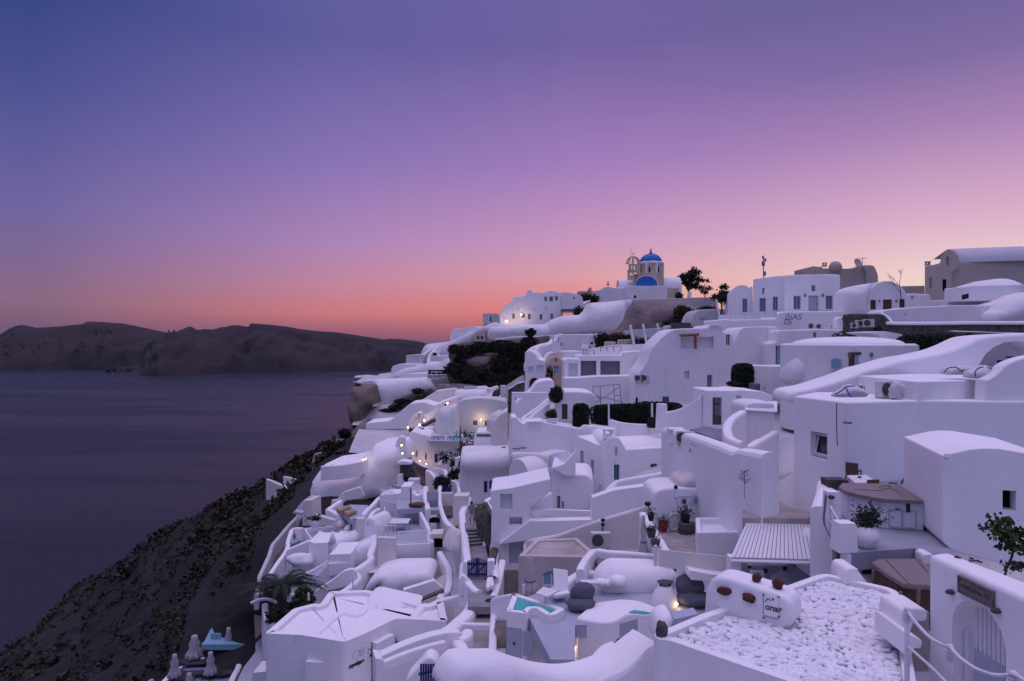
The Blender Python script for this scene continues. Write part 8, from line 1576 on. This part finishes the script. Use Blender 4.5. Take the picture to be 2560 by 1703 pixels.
W('serpentine_wall','white serpentine wall winding through the left terraces','wall','I',[(1085,870,53),(1080,960,52),(1050,1040,51),(1060,1080,50.5),(1000,1130,49.8),(940,1170,49),(890,1190,48.6),(925,1225,48),(935,1260,47.4),(890,1310,46.8),(830,1360,46.2),(760,1400,45.6)],.5,3,CLEAN,n=4)
Fr('sail_wall','smooth pale sail shaped wall left of the serpentine wall','wall','I',[(510,1420),(620,1350),(720,1280),(810,1210),(880,1190),(920,1210),(930,1260),(860,1340),(740,1370),(520,1410)],46.8,.4,6,CLEAN,rp=.1)
Flo('path','I',[(1110,1080),(1120,1210),(980,1370),(880,1380),(930,1280),(1010,1170),(1080,1090)],-17.6,FLOOR,.4,'blue grey alley along the serpentine wall')
p = PZ('I',1048,1285,-17.6);o = table_set('little pale side table in the blue grey alley',p,s=1.3)
pole('slim white pole at the end of the serpentine wall','I',(895,1370),(890,1240),46,.05);pole('short white pole near the palm','I',(485,1475),(483,1410),44,.07);pole('white pole behind the palm','I',(222,1330),(220,1240),50,.05)
Flo('terrace_floor','I',[(360,1340),(500,1420),(600,1350),(700,1300),(540,1320)],-21.0,FLOOR,.4,'pale yard below the sail shaped wall')
Fr('house','white house wall under the table terrace with a dark bracket','house','I',[(1115,1240),(1117,900),(1282,905),(1282,1240)],50.3,.4,0,WARM,rp=.02,bev=.04)
Pil('painted_slope','wide smooth white apron below the table terrace house','slope','I',[(980,1390),(1080,1270),(1150,1230),(1280,1215),(1590,1210),(1640,1280),(1600,1330),(1350,1380),(1300,1420),(1160,1400),(1150,1300),(1060,1380)],47.5,.4,0,CLEAN,3,.4,.05,.6,1)
Fr('cellar_roof','tilted white slab roof beside the right lane wall','roof','I',[(1352,1385),(1500,1340),(1640,1295),(1725,1375),(1600,1430),(1480,1485),(1420,1470)],45,.5,8,CLEAN,rp=.05)
bm = bmesh.new();tube(bm,[PY('I',1480,1484,44.8),PY('I',1725,1382,44.2)],.14,4);tag(mk('slab_edge',bm,GREYWD),'dark lower edge under the tilted slab roof','beam')
W('cliff_wall','pale low wall bending down the cliff path','wall','I',[(378,700,66),(300,780,64.5),(200,900,62),(150,960,60.5),(125,1040,59),(100,1100,58),(60,1190,56.5),(35,1245,55.6),(30,1300,55),(0,1420,53)],.35,1.2,GREYW,n=3)
Flo('path','I',[(385,720),(425,800),(320,820),(280,980),(130,1230),(60,1420),(10,1420),(60,1200),(130,1040),(180,940),(300,800)],-19.8,mat('dusk_path',(.15,.13,.13),.9,.3,.8),.5,'dark path along the cliff edge')
pole('thin white lamp pole on the cliff path','I',(380,770),(378,700),64,.05)
o = empty('palm','dark palm with long drooping fronds above the sun terrace','palm',PZ('H',540,960,-24));pb0 = PY('H',530,900,46);ptop = PY('H',535,720,46);bm = bmesh.new();tube(bm,[pb0-Vector((0,0,2.0)),pb0,ptop],[.32,.28,.3],10);mk('trunk',bm,BARK,o)
rr = random.Random(21)
for k in range(30):
    a = rr.uniform(0,6.28);up = rr.uniform(.25,1.15);ln = rr.uniform(2.0,3.2);bm = bmesh.new();pts = []
    for t in np.linspace(0,1,9): pts.append(ptop+Vector((math.cos(a)*ln*t,math.sin(a)*ln*t*.8,up*ln*(t-.95*t*t)*.9+.1)))
    tube(bm,pts,[.05-.045*i/8 for i in range(9)],4)
    for i in range(1,9):
        for s_ in (-1,1):
            for j in range(3):
                p = pts[i-1].lerp(pts[i],(j+.5)/3);d = (pts[i]-pts[i-1]).normalized();sd = d.cross(Vector((0,0,1))).normalized()*s_;l = .62*math.sin(min(1,i/8+.12)*math.pi*.9)+.1
                e = p+(sd*.8+d*.7+Vector((0,0,-.25))).normalized()*l;q = d*.05;vs = [bm.verts.new(x) for x in (p-q,p+q,e)];bm.faces.new(vs)
    mk('frond',bm,LEAF,o)
bush('shrub','round bright green bush right of the palm',PY('H',735,770,45),(1.35,1.0,1.45),1600,.15,LEAFG,seed=111)
bush('shrub','dark low plants in the white planter below the palm',PY('H',505,945,43),(1.6,1.0,1.5),1400,.16,LEAF,seed=112);bush('shrub','feathery plants right of the palm trunk',PY('H',640,890,44.5),(1.1,.8,.9),700,.15,LEAF,seed=113)
W('planter_wall','curved white planter wall below the palm','wall','H',[(375,850,46.5),(385,920,45),(400,980,44),(440,1020,43),(470,1030,42.5)],.4,2.5,CLEAN,n=3)
Fr('planter_stone','pale white stone in the palm planter','stone','H',[(575,840),(580,790),(610,768),(640,775),(670,810),(760,840),(800,860),(700,870)],44.8,.8,0,CLEAN,rp=.1)
bm = bmesh.new();tube(bm,spline([PY('H',x,y,47) for x,y in ((250,850),(330,820),(400,815),(460,835),(500,860))]),.11,8);tag(mk('curved_kerb',bm,CLEAN),'pale curved stone kerb left of the palm trunk','kerb')
MZ = -16.3
mh = B('house','large flat white house lettered 08 mystique at the bottom','house','H',[(373,1130),(700,1142),(1110,1208),(1300,1130),(1580,992),(1860,1005),(2060,1020),(2010,800),(1880,868),(1600,800),(1320,728),(970,742),(885,860),(830,852),(640,900)],MZ,9,CLEAN,par=(.42,.22),bev=.14,seg=4,rp=.25,
   op=[(0,'win',775,1362,935,1545,{'fm':CLEAN,'rec':.3,'mull':1}),(3,'niche',1360,1165,1520,1420,{'rec':.25})])
f0,f1 = PZ('H',1110,1208,MZ),PZ('H',1300,1130,MZ);mpl = Plane((f0.x,f0.y,0),math.atan2(f1.y-f0.y,f1.x-f0.x))
if mpl.n.dot(-mpl.o) < 0: mpl = Plane((f0.x,f0.y,0),math.atan2(f1.y-f0.y,f1.x-f0.x)+math.pi)
h8 = mpl.hit('H',1172,1380);hm = mpl.hit('H',1145,1462);he = mpl.hit('H',1300,1400);L0 = empty('wall_sign','black lettering 08 mystique on the corner of the flat white house','sign',mpl.pt(hm[0],hm[1],.03))
wt_ = abs(he[0]-hm[0])
text('numerals','O8',mpl,h8[0],h8[1],wt_*.62,BLACK,L0,.02,.12,.8,-.03);text('letters','mystique',mpl,hm[0],hm[1]+.05,wt_*.27,BLACK,L0,.02,.35,.92,.012,0)
f0,f1 = PZ('H',1300,1130,MZ),PZ('H',1580,992,MZ);dpl = Plane((f0.x,f0.y,0),math.atan2(f1.y-f0.y,f1.x-f0.x))
d0 = dpl.hit('H',1358,1330);d1 = dpl.hit('H',1530,1250);zt = dpl.hit('H',1440,1170)[1];df = empty('door_surround','black framed arched doorway of the flat white house','doorway',dpl.pt(d0[0],zt-2.4,0));bm = bmesh.new()
box_on(bm,dpl,d0[0],d0[0]+.16,zt-2.6,zt,-.05,.06);box_on(bm,dpl,d1[0]-.16,d1[0],zt-2.6,zt,-.05,.06);box_on(bm,dpl,d0[0]+.16,d1[0]-.16,zt-.16,zt,-.05,.06);mk('frame',bm,BLACK,df)
bm = bmesh.new();prism_on(bm,dpl,archpoly(d0[0]+.45,d1[0]-.30,zt-2.6,zt-.35,.7),.01,.03);mk('door',bm,PALE,df);bm = bmesh.new();prism_on(bm,dpl,archpoly(d0[0]+.6,d1[0]-.45,zt-.85,zt-.45,.8),.031,.05);mk('fanlight',bm,BLACK,df)
for x,y,lb in ((1335,1310,'black swan neck wall light left of the framed doorway'),(1560,1205,'black swan neck wall light right of the framed doorway')):
    q = dpl.hit('H',x,y);bm = bmesh.new();tube(bm,[dpl.pt(q[0]-.1,q[1]+.25,.02),dpl.pt(q[0]-.05,q[1]+.3,.18),dpl.pt(q[0],q[1]+.1,.25)],.02,5);lathe(bm,dpl.pt(q[0],q[1]-.08,.25),[(.16,0),(.06,.14),(.03,.2)],10);tag(mk('wall_light',bm,BLACK),lb,'light')
fx = dpl.hit('H',1660,1225);bm = bmesh.new();prism_on(bm,dpl,archpoly(fx[0]-.35,fx[0]+.75,fx[1]-.8,fx[1]+.1,.6),.0,.03);tag(mk('arched_recess',bm,DKST),'dark arched recess right of the framed doorway','recess')
e0,e1 = PZ('H',373,1130,MZ),PZ('H',700,1142,MZ);bpl = Plane((e0.x,e0.y,0),math.atan2(e1.y-e0.y,e1.x-e0.x));q = bpl.hit('H',688,1192);bm = bmesh.new()
for (x0,x1,z0,z1) in ((-.22,.22,.20,.22),(-.22,.22,-.22,-.20),(-.22,-.20,-.2,.2),(.20,.22,-.2,.2)): box_on(bm,bpl,q[0]+x0,q[0]+x1,q[1]+z0,q[1]+z1,.0,.012)
tag(mk('plaque_outline',bm,GREYW),'small square outline on the front of the flat white house','plaque')
RZ = MZ-.22
W('roof_ridge','low plaster ridge across the roof of the flat white house','ridge','H',[(830,1130),(960,1010),(1070,925),(1110,915),(1230,945),(1300,880),(1370,780)],.55,.3,CLEAN,z=RZ+.16,n=3)
Pil('roof_swell','gently swelling plaster vault on the roof of the flat white house','roof','H',[(1240,940),(1340,790),(1400,755),(1600,800),(1820,850),(1780,900),(1740,960),(1560,975),(1400,985)],41.8,.35,0,CLEAN,1.2,.35,.03,.8,1.4,tilt=2.4)
W('roof_ridge','pointed plaster ridge at the right end of the flat white roof','ridge','H',[(1740,985,40.5),(1790,900,41.5),(1850,858,42.2),(1900,870,42)],.6,.8,CLEAN,n=3)
W('lane_wall','white wall from the flat white roof up to the right lane','wall','H',[(1870,868,42.4),(1990,812,42.8),(2120,780,43),(2290,720,42)],.5,2.5,CLEAN,n=3)
bm = bmesh.new();p = PZ('H',465,1098,RZ);blob(bm,p+Vector((0,0,.08)),(.3,.08,.08),.2,2,2);tag(mk('roof_pipe',bm,IRON),'short grey pipe on the left corner of the flat white roof','pipe')
SZ = -29.2
Flo('terrace_floor','P',[(-200,1500),(0,1260),(180,1080),(420,870),(640,700),(1640,680),(1480,830),(1330,1050),(1130,1400),(900,1700)],SZ,mat('blue_terrace_paint',(.20,.27,.36),.7,.15,.6),.5,'blue painted sun terrace with loungers')
W('terrace_wall','white cliff side wall of the sun terrace with parasols','wall','P',[(-250,1420,58),(0,1190,60),(90,1090,61),(210,1010,61.5),(300,985,62),(380,900,62.5),(470,820,63.5),(600,650,66)],.5,1.6,CLEAN,n=2)
W('terrace_wall','straight white wall behind the sun terrace with parasols','wall','P',[(600,648,66),(900,630,65.8),(1300,600,65.4),(1650,590,65)],.6,1.5,CLEAN,n=1)
W('terrace_wall','white wall snaking along the inner side of the sun terrace','wall','P',[(1660,-80,72),(1660,100,70),(1640,250,68.5),(1650,400,67),(1720,560,65.5),(1700,650,64.5),(1540,770,62.5),(1430,880,61),(1370,1020,59.5),(1280,1180,57.5),(1200,1330,55.5)],.55,2.2,CLEAN,n=4)
Flo('stair_floor','P',[(1000,560),(650,560),(720,490),(830,270),(1010,120),(1620,110),(1640,560)],PZ('P',1000,300,-27.4).z,TEAL,.5,'blue grey stair floor above the sun terrace')
W('terrace_wall','white wall round the blue grey stair above the sun terrace','wall','P',[(655,600,66),(720,480,67),(800,310,69),(900,200,70.5),(1010,110,71.5),(1340,95,71),(1420,50,71.5),(1640,-30,72)],.5,2,CLEAN,n=2)
Fr('stair_block','white wall block in the middle of the stair above the sun terrace','wall','P',[(1010,620),(1040,400),(1060,340),(1130,280),(1240,275),(1620,225),(1640,400),(1640,620)],66.5,1.2,0,CLEAN,rp=.1)
St('stair','dark blue grey steps beside the white block above the sun terrace','stairs','P',(780,575),(1010,590),(860,350),(1045,350),-28.4,-26.9,6,TEAL,STEP)
Pil('terrace_rocks','stone platforms above the stair at the sun terrace','rock','H',[(0,1020),(60,960),(150,900),(230,870),(280,890),(240,935),(120,985),(40,1005)],70,.3,0,MATS['pinkish_plaster'],1.5,.4,.15,.8,.6)
W('cliff_wall','curved grey kerb wall above the stone platforms','wall','H',[(-60,1040,74),(0,990,73),(60,930,72),(150,875,71),(240,850,70),(270,845,69)],.35,1.0,GREYW,n=3)
Flo('path','H',[(270,860),(375,860),(380,1000),(350,1120),(290,1180),(280,1000),(275,930)],-24.6,mat('dusk_path',(.15,.13,.13)),.4,'dark paved path left of the flat white house')
Flo('path','H',[(290,1180),(375,1130),(380,1560),(60,1700),(180,1440),(290,1300)],-25.8,FLOOR,.4,'blue grey path below the flat white house')
pole('slim white pole against the flat white house','H',(352,1490),(352,1290),45,.05);Fr('block','pale low block at the foot of the flat white house','block','H',[(240,1620),(265,1490),(380,1480),(380,1620)],40.5,1.5,0,MATS['sage_white_plaster'],rp=.05)
def lounger(label,p,rz=0.0):
    o = empty('sun_lounger',label,'sun lounger',p,'dark loungers on the sun terrace');M = Matrix.Translation(p) @ Matrix.Rotation(rz,4,'Z');bm = bmesh.new();bmesh.ops.create_cube(bm,size=1,matrix=M @ Matrix.Translation((0,0,.33)) @ Matrix.Diagonal((2.0,.75,.08,1)));mk('bed',bm,LOUNGE,o)
    bm = bmesh.new();bmesh.ops.create_cube(bm,size=1,matrix=M @ Matrix.Translation((-.85,0,.46)) @ Matrix.Rotation(R(22),4,'Y') @ Matrix.Diagonal((.6,.72,.06,1)));mk('headrest',bm,LOUNGE,o)
    for i in (-.85,.85):
        for j in (-.32,.32): bm = bmesh.new();bmesh.ops.create_cube(bm,size=1,matrix=M @ Matrix.Translation((i,j,.14)) @ Matrix.Diagonal((.06,.06,.29,1)));mk('leg',bm,BLACK,o)
    return o
for x,y,rz,lb in ((520,990,.1,'dark lounger by the leftmost parasol of the rear row'),(820,900,.1,'dark lounger half behind the middle parasol'),(1120,930,0,'dark lounger in front of the right parasol'),(1250,870,0,'dark lounger behind the right parasol'),(900,1210,.1,'dark lounger under the front middle parasol'),(1080,1190,.1,'dark lounger right of the front middle parasol'),(460,1190,.1,'dark lounger by the small front parasol'),(280,1290,.1,'dark lounger at the cliff wall end of the sun terrace')): lounger(lb,PZ('P',x,y,SZ),rz)
for x,yt,yb,wd,lb in ((520,380,900,1.35,'fat closed parasol leaning full at the rear of the sun terrace'),(1190,225,860,.9,'closed pinkish parasol standing at the right of the sun terrace'),(835,705,1230,.95,'closed parasol in the middle of the sun terrace'),(130,750,1290,.95,'closed parasol at the cliff wall of the sun terrace'),(415,1120,1640,.95,'closed parasol low at the front of the sun terrace'),(-330,1250,1700,.95,'partly cut off closed parasol at the bottom left of the sun terrace')):
    Y = PZ('P',800,yb,SZ).y;parasol(lb,'P',x,yt,yb,Y,wd*1.15,mat('grey_parasol_cloth',(.44,.41,.46),.9,.15,5.0),False)
for x,y,lb in ((670,830,'white towel on the rear dark lounger'),(1300,790,'white towel beside the right parasol')):
    bm = bmesh.new();bbox(bm,PZ('P',x,y,SZ+.42),(.5,.35,.05));tag(mk('towel',bm,CLEAN),lb,'towel')
cutters = []
for nm,mes in CUTS.items():
    o = bpy.data.objects[nm]
    for me in mes:
        me.transform(Matrix.Translation(-o.location))
        c_ = bpy.data.objects.new('cutter',me);COL.objects.link(c_);c_.location = o.location;cutters.append(c_)
        b = o.modifiers.new('cut','BOOLEAN');b.operation = 'DIFFERENCE';b.object = c_;b.solver = 'EXACT'
bpy.context.view_layer.update()
dg = bpy.context.evaluated_depsgraph_get();todo = [o for o in COL.objects if o.type == 'MESH' and o.modifiers]
new = [(o,bpy.data.meshes.new_from_object(o.evaluated_get(dg))) for o in todo]
for o,me in new:
    old = o.data;o.modifiers.clear();o.data = me;me.name = o.name
    if old.users == 0: bpy.data.meshes.remove(old)
for c_ in cutters:
    me = c_.data;bpy.data.objects.remove(c_);bpy.data.meshes.remove(me)
for o in COL.objects:
    if '_yaw' in o: del o['_yaw']
S.cycles.use_adaptive_sampling = True;S.cycles.adaptive_threshold = .02;S.cycles.use_denoising = True
S.cycles.max_bounces = 6;S.cycles.diffuse_bounces = 3;S.cycles.glossy_bounces = 2;S.cycles.transparent_max_bounces = 4
S.cycles.sample_clamp_indirect = 4
